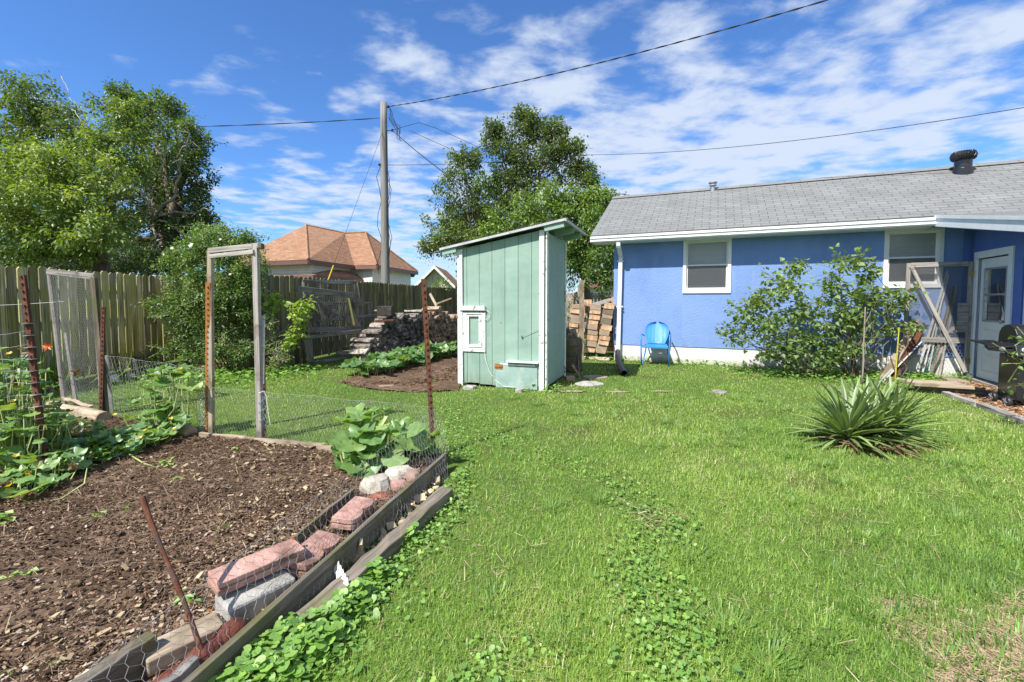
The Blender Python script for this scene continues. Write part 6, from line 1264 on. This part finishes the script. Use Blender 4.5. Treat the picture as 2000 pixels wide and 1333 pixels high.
vine('squash_plant', 'squash plant with a curling stem sprawled at the left foot of the rusty post', 'squash plant', G(60, 975), [(35, 975, .25, .14, .04, .16, 20), (110, 930, .22, .2, .05, .22, 24), (130, 895, .25, .2, .08, .3, 26)], .13, flowers=4, vines=[vl((10, 960, .02), (60, 985, .04), (120, 975, .04), (165, 945, .1), (170, 915, .18))])
vine('squash_plant', 'broad leaved squash plant between the rusty post and the left edging log', 'squash plant', G(150, 880), [(140, 890, .36, .30, .06, .24, 80), (210, 890, .32, .22, .05, .18, 56), (90, 880, .35, .3, .12, .35, 60)], .115, flowers=7, dry=5)
vine('squash_plant', 'squash plant spreading over the soil right of the left edging log', 'squash plant', G(250, 870), [(250, 872, .34, .22, .05, .18, 56), (290, 872, .20, .14, .05, .15, 18), (205, 905, .12, .08, .03, .1, 8)], .11, flowers=4, vines=[vl((240, 880, .05), (280, 905, .05), (310, 915, .02)), vl((260, 860, .1), (300, 850, .25), (340, 800, .4), (352, 740, .5))])
vine('squash_plant', 'upright squash shoots with big pale leaves near the left of the arch', 'squash plant', G(335, 850), [(330, 850, .22, .16, .45, .8, 9), (355, 852, .16, .12, .5, .85, 7), (300, 850, .25, .2, .15, .5, 16), (340, 856, .12, .1, .1, .4, 8)], .16, flowers=4, vines=[vl((320, 855, .0), (345, 855, .3), (358, 857, .6), (352, 850, .8)), vl((300, 850, .0), (300, 850, .3), (292, 850, .55))], tone=.65)
vine('squash_plant', 'large bright green squash plant growing by the brick edging at the front corner', 'squash plant', G(745, 925), [(735, 915, .42, .20, .14, .40, 30), (700, 925, .22, .14, .06, .2, 10), (800, 905, .16, .12, .10, .2, 6), (745, 905, .25, .18, .30, .48, 12)], .19, tone=.6, sr=.007)
spots = [(718, 735, 26), (745, 728, 36), (775, 718, 40), (800, 712, 40), (828, 706, 44), (855, 700, 44), (880, 696, 40)]
rl = ['squash plant at the near left end of the row by the firewood', 'second squash plant of the row by the firewood counted from its near end', 'third squash plant of the row by the firewood counted from its near end', 'middle squash plant of the row by the firewood', 'fifth squash plant of the row seen behind the rusty corner post', 'sixth squash plant of the row just right of the rusty corner post', 'last squash plant of the row against the green shed']
for i, (x, y, n) in enumerate(spots): vine('squash_plant', rl[i], 'squash plant', G(x, y), [(x, y, .36, .42, .10, .38, n)], .21, group='squash plants in the row beside the firewood', tone=.36)
for i, (x, y, n, s_, z_) in enumerate([(195, 903, 8, .08, .08), (322, 917, 7, .05, .05), (465, 890, 4, .045, .05), (252, 1005, 6, .05, .03), (200, 1020, 5, .05, .03), (345, 945, 6, .045, .03), (440, 1050, 6, .05, .04), (35, 1140, 5, .05, .03), (640, 1030, 6, .05, .03), (540, 960, 5, .04, .03), (10, 1030, 8, .06, .06), (365, 1195, 10, .04, .07), (168, 925, 5, .05, .05), (850, 1005, 4, .03, .02), (555, 1150, 6, .035, .04)]):
    c = G(x, y); P_ = np.array([[c.x + random.uniform(-.04, .04), c.y + random.uniform(-.03, .03), .02 + z_ * random.random()] for _ in range(n * 2)]); k = len(P_)
    if i == 13: continue
    o = scatter('seedling', LEAF, LEAFF, P_, RNG.normal(size=(k, 3)) * [1, 1, .3], np.tile([0, 0, 1.], (k, 1)) + RNG.normal(size=(k, 3)) * .2, np.full(k, s_), .4 + .5 * RNG.random(k), l_ivy, None); tag(o, 'small green weed seedling on the bare soil of the vegetable bed', 'weed', 'weed seedlings in the vegetable bed')
# climbing rose
bush('rose_bush', 'big climbing rose bush with a few white flowers behind the wooden arch', 'bush', (-5.2, 8.4, 0), [(400, 490, 8.3, 46, 42, .6), (440, 480, 8.3, 40, 38, .62), (385, 560, 8.2, 50, 50, .45), (440, 560, 8.2, 52, 55, .5), (400, 620, 8.2, 50, 40, .35), (460, 510, 8.3, 36, 45, .5), (430, 650, 8.2, 55, 45, .3), (370, 640, 8.1, 44, 45, .3), (485, 540, 8.4, 26, 40, .45), (360, 510, 8.3, 30, 28, .55), (410, 455, 8.4, 26, 20, .6), (340, 600, 8.2, 30, 30, .4), (380, 690, 8.0, 50, 16, .4), (460, 690, 8.0, 40, 16, .4), (475, 600, 8.3, 26, 50, .45), (480, 480, 8.5, 14, 16, .55), (440, 600, 8.5, 50, 60, .3), (395, 600, 8.6, 45, 60, .3)], .060, 3600, l_rose, 14, wood=m_stem, tlen=.3, nleaf=22, sub=True)
rs = bpy.data.objects['rose_bush']; fp = np.array([tuple(D(x, y, 7.75)) for x, y in [(372, 480), (337, 487), (320, 498), (450, 535), (355, 503), (430, 468), (410, 545)]]); 
scatter('flowers', np.concatenate([np.array(FLW[0]), np.array(FLW[0]) * .7 + [0, .1, .12]]), [(a, b_, c_) for a, b_, c_ in FLW[1]] + [(a + 21, b_ + 21, c_ + 21) for a, b_, c_ in FLW[1]], fp, RNG.normal(size=(7, 3)), np.tile([.3, -1, .4], (7, 1)), np.array([.10, .06, .07, .05, .04, .05, .04]), RNG.random(7), l_flow, rs)
bush('leafy_plant', 'yellow green broad leaved shoot climbing beside the leaning gates', 'plant', G(548, 716), [(590, 600, 8.4, 15, 20, .75), (580, 640, 8.5, 16, 22, .6), (530, 590, 8.6, 22, 14, .55), (565, 665, 8.5, 14, 18, .6), (520, 615, 8.5, 16, 18, .5), (575, 612, 8.4, 20, 14, .7)], .10, 2600, l_lime, 10, wood=m_wgrey, tmpl=(HEART, HEARTF), sr=.01, tlen=.2, nleaf=12)
bush('leafy_plant', 'tangle of dry stems and small pale leaves at the fence foot right of the arch', 'plant', G(535, 722), [(540, 690, 8.3, 28, 25, .45), (530, 650, 8.4, 24, 26, .4), (552, 700, 8.2, 26, 16, .5), (525, 720, 8.0, 30, 10, .5)], .045, 2600, l_lime, 22, wood=m_barkpale, sr=.008, tlen=.3)
# daylily at the far left
dl = thing('daylily', 'daylily clump with an orange flower in front of the left fence', 'plant', G(60, 760)); n = 170; c = np.array(G(45, 765)); a = RNG.random(n) * 6.283; B5 = []
for side in (-1, 1): B5.append([(side * w_, t, .28 * math.sin(t * 1.9) - .5 * max(0, t - .55) ** 1.3) for t, w_ in ((0, .012), (.3, .016), (.6, .014), (.85, .008), (1, .001))])
B5v = [p for pr in zip(*B5) for p in pr]; B5f = [(2 * i, 2 * i + 1, 2 * i + 3, 2 * i + 2) for i in range(4)]
pos = np.stack([c[0] + RNG.normal(size=n) * .35, c[1] + RNG.normal(size=n) * .25, np.zeros(n)], 1); tilt = .35 + .5 * RNG.random(n)
scatter('leaves', B5v, B5f, pos, np.stack([np.cos(a) * tilt, np.sin(a) * tilt, np.ones(n)], 1), np.stack([np.cos(a), np.sin(a), -tilt], 1), .55 + .35 * RNG.random(n), RNG.random(n) * .8, l_bright, dl)
fc = D(95, 677, 5.3); b = MB(); b.tube([G(75, 770), D(88, 700, 5.35), fc], .005, 6); b.build('flower_stem', m_stem, dl)
n = 7; a = np.arange(n) * 6.283 / n; scatter('flower', [(0, 0, 0), (-.2, .5, .1), (0, 1, -.1), (.2, .5, .1)], LEAFF, np.tile(tuple(fc), (n, 1)), np.stack([np.cos(a), np.full(n, -.35), np.sin(a) * .55], 1), np.tile([0, -1, .2], (n, 1)), np.full(n, .07), RNG.random(n), l_flor, dl)
bush('low_plants', 'low leafy border plants at the foot of the fence behind the wire gate', 'plants', G(300, 712), [(255, 718, 8.0, 40, 10, .45), (330, 712, 8.4, 34, 12, .4), (300, 700, 8.8, 40, 14, .3)], .06, 2200, l_rose, 4, tlen=.15)
# lilac in front of the house
bush('lilac_bush', 'wide lilac bush with open spreading branches in front of the blue wall', 'bush', G(1590, 738), [(1460, 600, 8.1, 40, 26, .5), (1530, 560, 8.1, 48, 30, .6), (1550, 520, 8.1, 30, 22, .65), (1440, 640, 8.1, 36, 26, .5), (1500, 630, 8.0, 50, 34, .5), (1560, 600, 8.0, 48, 34, .55), (1520, 680, 7.9, 55, 30, .4), (1580, 660, 7.9, 50, 40, .45), (1490, 585, 8.1, 35, 24, .55), (1600, 700, 7.8, 55, 24, .3), (1430, 660, 8.1, 25, 18, .5)], .088, 1250, l_lilac, 12, tmpl=(HEART, HEARTF), sr=.013, tlen=.32, nleaf=13)
bush('lilac_bush', 'taller lilac bush with upright stems right of the wide one', 'bush', G(1670, 742), [(1650, 510, 7.9, 38, 24, .62), (1700, 525, 7.9, 34, 26, .6), (1630, 555, 7.9, 38, 28, .6), (1690, 580, 7.8, 48, 34, .5), (1740, 590, 7.8, 34, 28, .5), (1640, 620, 7.8, 44, 32, .5), (1700, 640, 7.8, 48, 28, .4), (1650, 680, 7.7, 46, 28, .3), (1770, 580, 7.8, 22, 18, .55), (1610, 590, 8, 30, 24, .5)], .088, 1250, l_lilac, 12, tmpl=(HEART, HEARTF), sr=.013, tlen=.32, nleaf=13)
bush('young_tree', 'slim leafy sapling with a yellow painted stem at the right of the lilacs', 'sapling', G(1749, 745), [(1765, 600, 7.5, 26, 20, .55), (1750, 640, 7.5, 30, 18, .55), (1785, 640, 7.5, 18, 16, .55), (1755, 570, 7.5, 18, 14, .5)], .07, 1400, l_lilac, 3, tmpl=(HEART, HEARTF), sr=.01, tlen=.2, nleaf=12)
yt = thing('plant_stake', 'yellow green stake standing at the right edge of the lilacs', 'stake', G(1748, 748)); b = MB(); b.tube([G(1748, 748), D(1756, 640, 7.35)], .010, 8); b.build('shaft', m_ystake, yt)
for lab, x0, y0, x1, y1, mm in (('slim reddish bare sapling stem behind the yucca', 1664, 742, 1662, 640, m_rust), ('pale grey bare sapling stem behind the yucca', 1683, 752, 1690, 600, m_barkpale)):
    b = MB(); p = G(x0, y0); q = D(x1, y1, p.y); pts = limb(b, p, q, .014, .008, .10)
    for k in range(4): limb(b, pts[2 + k], pts[2 + k] + V(random.uniform(-.2, .2), random.uniform(-.1, .1), .25), .005, .002, .5, 3)
    tag(b.build('bare_sapling', mm, None, smooth=True), lab, 'sapling')
bush('vine_shoots', 'bright green leafy shoots reaching in from the right edge before the barbecue', 'plant', V(5.45, 4.35, 0), [(1995, 708, 4.5, 8, 4, .6), (2006, 662, 4.5, 6, 8, .65), (1997, 752, 4.5, 8, 5, .55), (2125, 700, 4.5, 30, 60, .5)], .05, 700, l_bright, 6, tmpl=(HEART, HEARTF), sr=.005, tlen=.22, nleaf=3)
# yucca
yr = thing('yucca_plant', 'large spiky yucca clump with long blue green blades on the lawn', 'yucca', G(1660, 868)); heads = [(1655, 868, 0), (1705, 862, .1), (1740, 858, .15), (1690, 850, .1)]
YB = []
for t, w_ in ((0, .030), (.12, .024), (.4, .040), (.7, .034), (.9, .014), (1, .001)):
    for s_ in (-1, 0, 1): YB.append((s_ * w_, t, (.012 if s_ else -.006) * (1 if t < .9 else 0) - .10 * t * t))
YF = [(3 * i + k, 3 * i + k + 1, 3 * i + k + 4, 3 * i + k + 3) for i in range(5) for k in range(2)]
pos = []; yd = []; zd = []; sc_ = []
for hi, (x, y, z0) in enumerate(heads):
    c = np.array(G(x, y)); n = [95, 75, 62, 52][hi]
    for i in range(n):
        a = i * 2.39996 + random.uniform(-.2, .2); el = 1.45 - 1.5 * (i / n) ** .8; el = max(.02, el) + random.uniform(-.08, .08)
        pos.append(c + [math.cos(a) * .03, math.sin(a) * .03, .04 + .10 * (1 - i / n)]); yd.append([math.cos(a) * math.cos(el), math.sin(a) * math.cos(el), math.sin(el)]); zd.append([-math.cos(a) * math.sin(el), -math.sin(a) * math.sin(el), math.cos(el)]); sc_.append(random.uniform(.38, .57))
n = len(pos); cv_ = RNG.random(n) ** 2 * .55 * (1 - np.array([q[2] for q in yd]) * .6); tvY = np.array(YB)[None] * np.ones((n, 1, 1)); tvY[:, :, 2] -= cv_[:, None] * np.maximum(0, tvY[:, :, 1] - .35) ** 1.6; tvY[:, :, 0] += (RNG.normal(size=n) * .06)[:, None] * tvY[:, :, 1] ** 2; scatter('blades', tvY, YF, np.array(pos), np.array(yd), np.array(zd), np.array(sc_), np.clip(.45 + .28 * RNG.normal(size=n), 0, 1), l_yucca, yr, smooth=True)
n = 80; c = np.array(G(1700, 872)); a = RNG.random(n) * 6.283; scatter('dead_blades', YB, YF, np.stack([c[0] + RNG.normal(size=n) * .15, c[1] + RNG.normal(size=n) * .06, .02 + .04 * RNG.random(n)], 1), np.stack([np.cos(a), np.sin(a), np.full(n, .08)], 1), np.tile([0, 0, 1.], (n, 1)), .22 + .15 * RNG.random(n), RNG.random(n), l_dry, yr)
# ============================================================ SOIL LITTER
def flat_scatter(name, n, xr, yr_, poly, size, m, zoff, stretch=(1, 1), dens=None, tmpl=None, tilt=.35, zf=None, rr=None):
    x = RNG.uniform(*xr, n); y = RNG.uniform(*yr_, n); k = inpoly(x, y, poly)
    if dens is not None: k &= RNG.random(n) < dens(x, y)
    x, y = x[k], y[k]; n = len(x); z_ = (zf(x, y) if zf else 0) + zoff * (.3 + RNG.random(n)); a = RNG.random(n) * 6.283
    s_ = size * np.exp(np.clip(RNG.normal(size=n), -2, 1.5) * .45); sc = np.stack([s_ * stretch[0], s_ * stretch[1] * (.6 + .8 * RNG.random(n)), s_ * min(1, stretch[0] * 1.5)], 1)
    tv, tf = tmpl or ([(-.5, 0, 0), (.5, 0, .06), (.42, 1, 0), (-.38, .9, -.05), (-.5, 0, -.25), (.5, 0, -.2), (.42, 1, -.25), (-.38, .9, -.25)], [(0, 1, 2, 3), (0, 4, 5, 1), (1, 5, 6, 2), (2, 6, 7, 3), (3, 7, 4, 0)])
    o = scatter(name, tv, tf, np.stack([x, y, z_], 1), np.stack([np.cos(a), np.sin(a), RNG.normal(size=n) * tilt], 1), np.stack([RNG.normal(size=n) * tilt, RNG.normal(size=n) * tilt, np.ones(n)], 1), sc, (rr(x, y) if rr else RNG.random(n)), m)
    return tag(o, kind='stuff')
def bedden(x, y): return np.clip(.55 + .6 * fbm(x, y, 40, 1.6) + .4 * (2.8 - y) / 2, .2, 1)
tag(flat_scatter('wood_chips', 95000, (-3.6, -.5), (1.0, 4.8), BED, .0062, m_chips, .012, (1, 1.4), bedden, zf=soilz, rr=lambda x, y: np.clip(RNG.random(len(x)) ** 1.2 * (.85 + .35 * (3.6 - y) / 2), 0, 1)), 'bark and stone chips strewn over the vegetable bed', 'wood chips')
tag(flat_scatter('dry_straw', 34000, (-3.8, -.5), (1.0, 4.8), BED, .024, m_rootbits, .018, (.07, 1.6), lambda x, y: np.clip(.5 * fbm(x, y, 44, 1.6) + .25 + .5 * np.exp(-((x + 1.5) ** 2 + (y - 2.6) ** 2) / .8), .03, 1), zf=soilz), 'dry straw and root bits over the vegetable bed', 'straw')
tag(flat_scatter('pale_chips', 5200, (-3.6, -.5), (1.0, 4.8), BED, .014, m_straw, .022, (.8, 1.3), lambda x, y: np.clip(.4 + .7 * fbm(x, y, 47, 1.3) + .35 * (2.6 - y), .03, 1), zf=soilz, rr=lambda x, y: RNG.random(len(x)) * .75), 'pale wood chips on top of the garden soil', 'wood chips')
tag(flat_scatter('dark_crumbs', 30000, (-8, -.5), (1.0, 6.0), BED, .013, m_soil, .012, (1, 1), None, zf=soilz), 'dark crumbs of soil over the vegetable bed', 'soil')
tag(flat_scatter('soil_crumbs', 14000, (-3.2, 1), (6.4, 11), BED2, .022, m_chips, .02, rr=lambda x, y: RNG.random(len(x)) * .6), 'mulch crumbs on the small bed beside the shed', 'mulch')
tag(flat_scatter('bark_mulch', 12000, (4.8, 9), (3.5, 7.5), BED3, .03, m_mulch, .03, (.6, 1.3)), 'orange brown bark mulch around the barbecue', 'mulch')
b = MB(); p = G(740, 758); b.bar(p + Z * .03, p + V(.22, .03, .03), .03, .02); tag(b.build('stick', m_wtan), 'short pale stick lying on the soil left of the corner post', 'stick')
# ============================================================ LAWN
STRAW = [g2(1700, 1175), g2(1790, 1165), g2(1880, 1190), g2(2010, 1150), (2.8, 2.0), (2.6, 1.2), g2(1800, 1420), g2(1830, 1300), g2(1740, 1240)]
BAREC = G(1285, 1015)
tag(flat_scatter('lawn_thatch', 60000, (-6, 9), (1.1, 9), [(-1.0, 1.1), (-.3, 3.9), (-2, 5), (-5, 6), (-6.5, 8), (2, 9.3), (8.5, 6), (5, 1.1)], .03, m_straw, .016, (.05, 1.3), dens=lambda x, y: np.clip(.35 + .6 * fbm(x, y, 93, 1.7), .05, 1) * np.clip(3 / y, 0, 1)), 'dry thatch among the lawn grass', 'dead grass')
def lawnmask(x, y):
    k = (x > -7.0) & (x < 9.5)
    for p in (BED, BED2, BED3, BED4): k &= ~inpoly(x, y, p)
    q = (x - HA.x) * HU.x + (y - HA.y) * HU.y; dn = (x - HA.x) * HN.x + (y - HA.y) * HN.y
    k &= ~((q > 0) & (dn < 0.02)); k &= ~((q > WE - .05) & (dn < 3.2))
    qs = -((x - SA.x) * SU.x + (y - SA.y) * SU.y); ds = -((x - SA.x) * SN.x + (y - SA.y) * SN.y); k &= ~((qs > 0) & (qs < 1.4) & (ds > 0.0) & (ds < 1.3))
    k &= ~((x < -4.9 + (y - 8.7) * .19) & (y > 8.7)); k &= ~inpoly(x, y, [(-.35, 3.75), (-.62, 3.75), (-1.4, 1.0), (-1.12, 1.0)])
    for c, r_ in ((G(1150, 752), .2), (G(1162, 739), .18)): k &= ((x - c.x) ** 2 + (y - c.y) ** 2) > r_ ** 2
    return k
def clov(x, y): # ribbon of ground ivy down the middle of the lawn and along the bed
    t = fbm(x, y, 61, 1.3); ln = [g2(915, 790), g2(960, 850), g2(1050, 900), g2(1200, 945), g2(1290, 1020), g2(1240, 1110), g2(1290, 1200), g2(1330, 1340), (.6, 1.2)]
    d = np.full(x.shape, 9.)
    for (x1, y1), (x2, y2) in zip(ln[:-1], ln[1:]):
        L2 = (x2 - x1) ** 2 + (y2 - y1) ** 2; q = np.clip(((x - x1) * (x2 - x1) + (y - y1) * (y2 - y1)) / L2, 0, 1); d = np.minimum(d, np.hypot(x - x1 - q * (x2 - x1), y - y1 - q * (y2 - y1)))
    w_ = np.clip(1.25 - d / .26, 0, 1)
    d2 = np.full(x.shape, 9.); ln = [g2(880, 800), g2(900, 900), g2(885, 1000), g2(760, 1110), g2(640, 1240), g2(520, 1340), (-1.0, 1.2)]
    for (x1, y1), (x2, y2) in zip(ln[:-1], ln[1:]):
        L2 = (x2 - x1) ** 2 + (y2 - y1) ** 2; q = np.clip(((x - x1) * (x2 - x1) + (y - y1) * (y2 - y1)) / L2, 0, 1); d2 = np.minimum(d2, np.hypot(x - x1 - q * (x2 - x1), y - y1 - q * (y2 - y1)))
    w2 = np.clip(1.3 - d2 / .17, 0, 1); w3 = (.2 + .4 * fbm(x, y, 66, 3.0)) * np.exp(-((x - .0) ** 2 + (y - 1.7) ** 2) / .6)
    return np.clip(np.maximum(np.maximum(w_ * (.55 + .45 * t), w2), w3) - .12, 0, 1) ** 1.4
def blades(name, n, dfun, xr, yr_, h, w, tones, lean_=.45, hvar=None):
    # sample ~ uniformly over the picture: density falls with distance
    y = yr_[0] * (yr_[1] / yr_[0]) ** (RNG.random(n)); x = RNG.uniform(-1, 1, n) * (1.22 * y + .6); keep = (x > xr[0]) & (x < xr[1]); x, y = x[keep], y[keep]
    keep = lawnmask(x, y) & (RNG.random(len(x)) < dfun(x, y)); x, y = x[keep], y[keep]; n = len(x)
    hh = h * (.40 + .9 * RNG.random(n)) * (1 + .25 * fbm(x, y, 71, 1.1)); 
    if hvar is not None: hh = hh * hvar(x, y)
    a = RNG.random(n) * 6.283; ln = lean_ * RNG.random(n) ** .7 + .05; yd = np.stack([np.cos(a) * ln, np.sin(a) * ln, np.ones(n)], 1); zd = np.stack([np.cos(a), np.sin(a), -ln], 1)
    T = np.array([(-.5, 0, 0), (.5, 0, 0), (-.42, .45, .10), (.42, .45, .10), (-.22, .82, -.02), (.22, .82, -.02), (0, 1, -.12)]); ww = w * (.7 + .6 * RNG.random(n)) * np.clip(y / 3.0, .9, 3.2)
    sc = np.stack([ww, hh, hh], 1); tf = [(0, 1, 3, 2), (2, 3, 5, 4), (4, 5, 6, 6)]
    T = np.array([(-.5, 0, 0), (.5, 0, 0), (-.42, .5, .16), (.42, .5, .16), (-.12, .92, -.18), (.12, .92, -.18)]); tf = [(0, 1, 3, 2), (2, 3, 5, 4)]
    z0 = np.zeros(n); o = scatter(name, T, tf, np.stack([x, y, z0], 1), yd, zd, sc, np.clip(tones(x, y) + .20 * RNG.normal(size=n), 0, 1) , l_grass); return tag(o, kind='stuff')
def d_all(x, y): return np.clip(np.prod([1 - .9 * inpoly(x, y, q) for q in PATHS], 0) * np.clip(.85 + .5 * fbm(x, y, 95, 2.6), .35, 1) * (1 - .7 * clov(x, y)) * (1 - .93 * inpoly(x, y, STRAW) * np.clip(.9 + .5 * fbm(x, y, 91, 3.5), 0, 1)) * np.clip((np.hypot(x - BAREC.x, (y - BAREC.y)) / .13), .15, 1), 0, 1)
def seam(x, y): return 1 / (1 + np.exp(-(x - (.25 + .25 * np.sin(y * 1.3)) + .15 * fbm(x, y, 12, 1.5)) * 6))      # coarse grass to the right, fine to the left
tn = lambda x, y: .42 + .20 * fbm(x, y, 81, .8) + .10 * fbm(x, y, 85, 4.5) + .10 * seam(x, y) * (1 + .7 * fbm(x, y, 83, 1.5))
tag(blades('lawn_grass', 620000, lambda x, y: d_all(x, y), (-7, 9.5), (1.15, 13.5), .036, .0026, tn, 2.2), 'short green lawn grass covering the back yard', 'grass')
tag(blades('tall_lawn_grass', 130000, lambda x, y: d_all(x, y) * (.25 + .75 * seam(x, y)) * np.clip(1.15 - np.abs(y - 3) / 5, .2, 1), (-7, 9.5), (1.15, 9), .056, .0040, lambda x, y: tn(x, y) + .10, 1.6), 'coarser taller grass with pale cut tips on the right of the lawn', 'grass')
def tuft_set(name, label, spots_, n, h, tone_, m=None):
    P_ = []; 
    for (x, y, r_) in spots_: a = RNG.random(n) * 6.283; q = r_ * RNG.random(n) ** .6; P_.append(np.stack([x + np.cos(a) * q, y + np.sin(a) * q, np.zeros(n), a], 1))
    P_ = np.concatenate(P_); k = len(P_); a = P_[:, 3]; ln = .3 + 1.1 * RNG.random(k); hh = h * (.5 + .8 * RNG.random(k))
    T = np.array([(-.5, 0, 0), (.5, 0, 0), (-.5, .5, .18), (.5, .5, .18), (-.1, 1, -.10), (.1, 1, -.10)])
    o = scatter(name, T, [(0, 1, 3, 2), (2, 3, 5, 4)], P_[:, :3], np.stack([np.cos(a) * ln, np.sin(a) * ln, np.ones(k)], 1), np.stack([np.cos(a), np.sin(a), -ln], 1), np.stack([np.full(k, .0052), hh, hh], 1), np.clip(tone_ + .15 * RNG.normal(size=k), 0, 1), m or l_grass); return tag(o, label, 'grass', kind='stuff')
tf_ = [(G(px, py).x, G(px, py).y, .07 + .05 * random.random()) for px, py in [(1780, 1170), (1820, 1185), (1850, 1160), (1900, 1150), (1960, 1180), (1740, 1215), (1700, 1200), (1880, 1230), (1930, 1300), (1990, 1260), (1840, 1290), (1600, 1240), (1500, 1300), (1640, 1130), (1420, 1230), (1980, 1120), (1900, 1100), (1350, 1090), (1100, 1250), (960, 1180)]]
tf_ += [(random.uniform(-.3, 5), random.uniform(2, 6.2), .05 + .06 * random.random()) for _ in range(60)]
tuft_set('grass_tufts', 'darker coarse grass tufts standing in the lawn', [q for q in tf_ if lawnmask(np.array([q[0]]), np.array([q[1]]))[0]], 60, .085, .22)
def ivy(name, n, poly_d, size, xr, yr_, zh, label):
    y = yr_[0] * (yr_[1] / yr_[0]) ** (RNG.random(n)); x = RNG.uniform(xr[0], xr[1], n); k = lawnmask(x, y) & (RNG.random(n) < poly_d(x, y)); x, y = x[k], y[k]; n = len(x); a = RNG.random(n) * 6.283
    o = scatter(name, IVY[0], IVY[1], np.stack([x, y, .012 + zh(x, y) * RNG.random(n)], 1), np.stack([np.cos(a), np.sin(a), RNG.normal(size=n) * .25], 1), np.stack([RNG.normal(size=n) * .35, RNG.normal(size=n) * .35, np.ones(n)], 1), size * (.35 + 1.0 * RNG.random(n)), np.clip(.38 + .22 * RNG.normal(size=n), 0, 1), l_ivy, None, smooth=True); return tag(o, label, 'ground cover', kind='stuff')
ivy('ground_ivy', 52000, clov, .0195, (-1.6, 1.6), (1.15, 7), lambda x, y: .035 + .0 * x, 'low ground ivy in ribbons across the lawn')
IC = G(600, 1230)
def idn(x, y):
    s_ = 0
    for (px, py, r_) in [(560, 1290, .15), (500, 1310, .14), (620, 1255, .13), (690, 1180, .10), (740, 1135, .08), (800, 1060, .07), (830, 1000, .06), (890, 945, .10), (905, 905, .10), (650, 1210, .08), (440, 1340, .15)]:
        c = G(px, py); s_ = s_ + np.exp(-((x - c.x) ** 2 + (y - c.y) ** 2) / r_ ** 2 * 1.4)
    return np.clip(s_ * 1.1, 0, 1)
_t0 = at(873, 962, .05); _t1 = at(596, 1222, .04)
def idn2(x, y):
    return idn(x, y) * np.where((y > _t1.y) & (((_t0.x - _t1.x) * (y - _t1.y) - (_t0.y - _t1.y) * (x - _t1.x)) > -.045), .04, 1)
ivy('ivy_clump', 52000, idn2, .036, (-1.5, 0), (1.1, 5), lambda x, y: .09 * idn(x, y), 'lush round leaved ground ivy along the outer timber of the bed')
ivy('weeds_by_house', 30000, lambda x, y: np.clip(np.exp(-(((x - HA.x) * HN.x + (y - HA.y) * HN.y) / .30) ** 2) * .8 + .9 * np.exp(-(((x - 6.2) / .9) ** 2 + ((y - 7.6) / .55) ** 2)) + .7 * np.exp(-(((x - 5.0) / .9) ** 2 + ((y - 8.0) / .4) ** 2)) + .7 * np.exp(-(((x - .6) / .35) ** 2 + ((y - 6.65) / .14) ** 2)), 0, 1), .045, (-1, 8), (6.3, 11), lambda x, y: .10 + 0 * x, 'leafy ground cover along the foot of the blue house')
ivy('weeds_by_fence', 26000, lambda x, y: np.clip(.8 * np.exp(-((x + 5.3 - .3 * (8 - y)) / 1.0) ** 2) * np.exp(-((y - 7.9) / .7) ** 2) + .5 * np.exp(-(((x + 4.2) / .5) ** 2 + ((y - 8.3) / .5) ** 2)), 0, 1), .05, (-7, -3), (5, 10), lambda x, y: .12 + 0 * x, 'leafy ground cover under the climbing rose')
tag(flat_scatter('dead_straw_patch', 42000, (.9, 3.4), (1.0, 2.4), STRAW, .032, m_straw, .008, (.05, 1.6), tilt=.10), 'patch of dead straw coloured grass at the bottom right', 'dead grass')
tag(flat_scatter('bare_spot_straw', 500, (BAREC.x - .3, BAREC.x + .3), (BAREC.y - .3, BAREC.y + .3), [(BAREC.x + .17 * math.cos(k), BAREC.y + .15 * math.sin(k)) for k in range(6)], .04, m_straw, .02, (.06, 1.4)), 'small bare patch in the middle of the lawn', 'dead grass')
wire_litter = [(-.62, 3.3), (-.45, 3.25), (-1.12, 1.4), (-1.28, 1.4)]
tag(flat_scatter('dead_leaves', 1300, (-1.4, -.4), (1.2, 3.6), wire_litter, .035, m_straw, .03, (.8, 1), tilt=.6), 'dead leaves and scraps between the long plank and the outer timber', 'dead leaves')
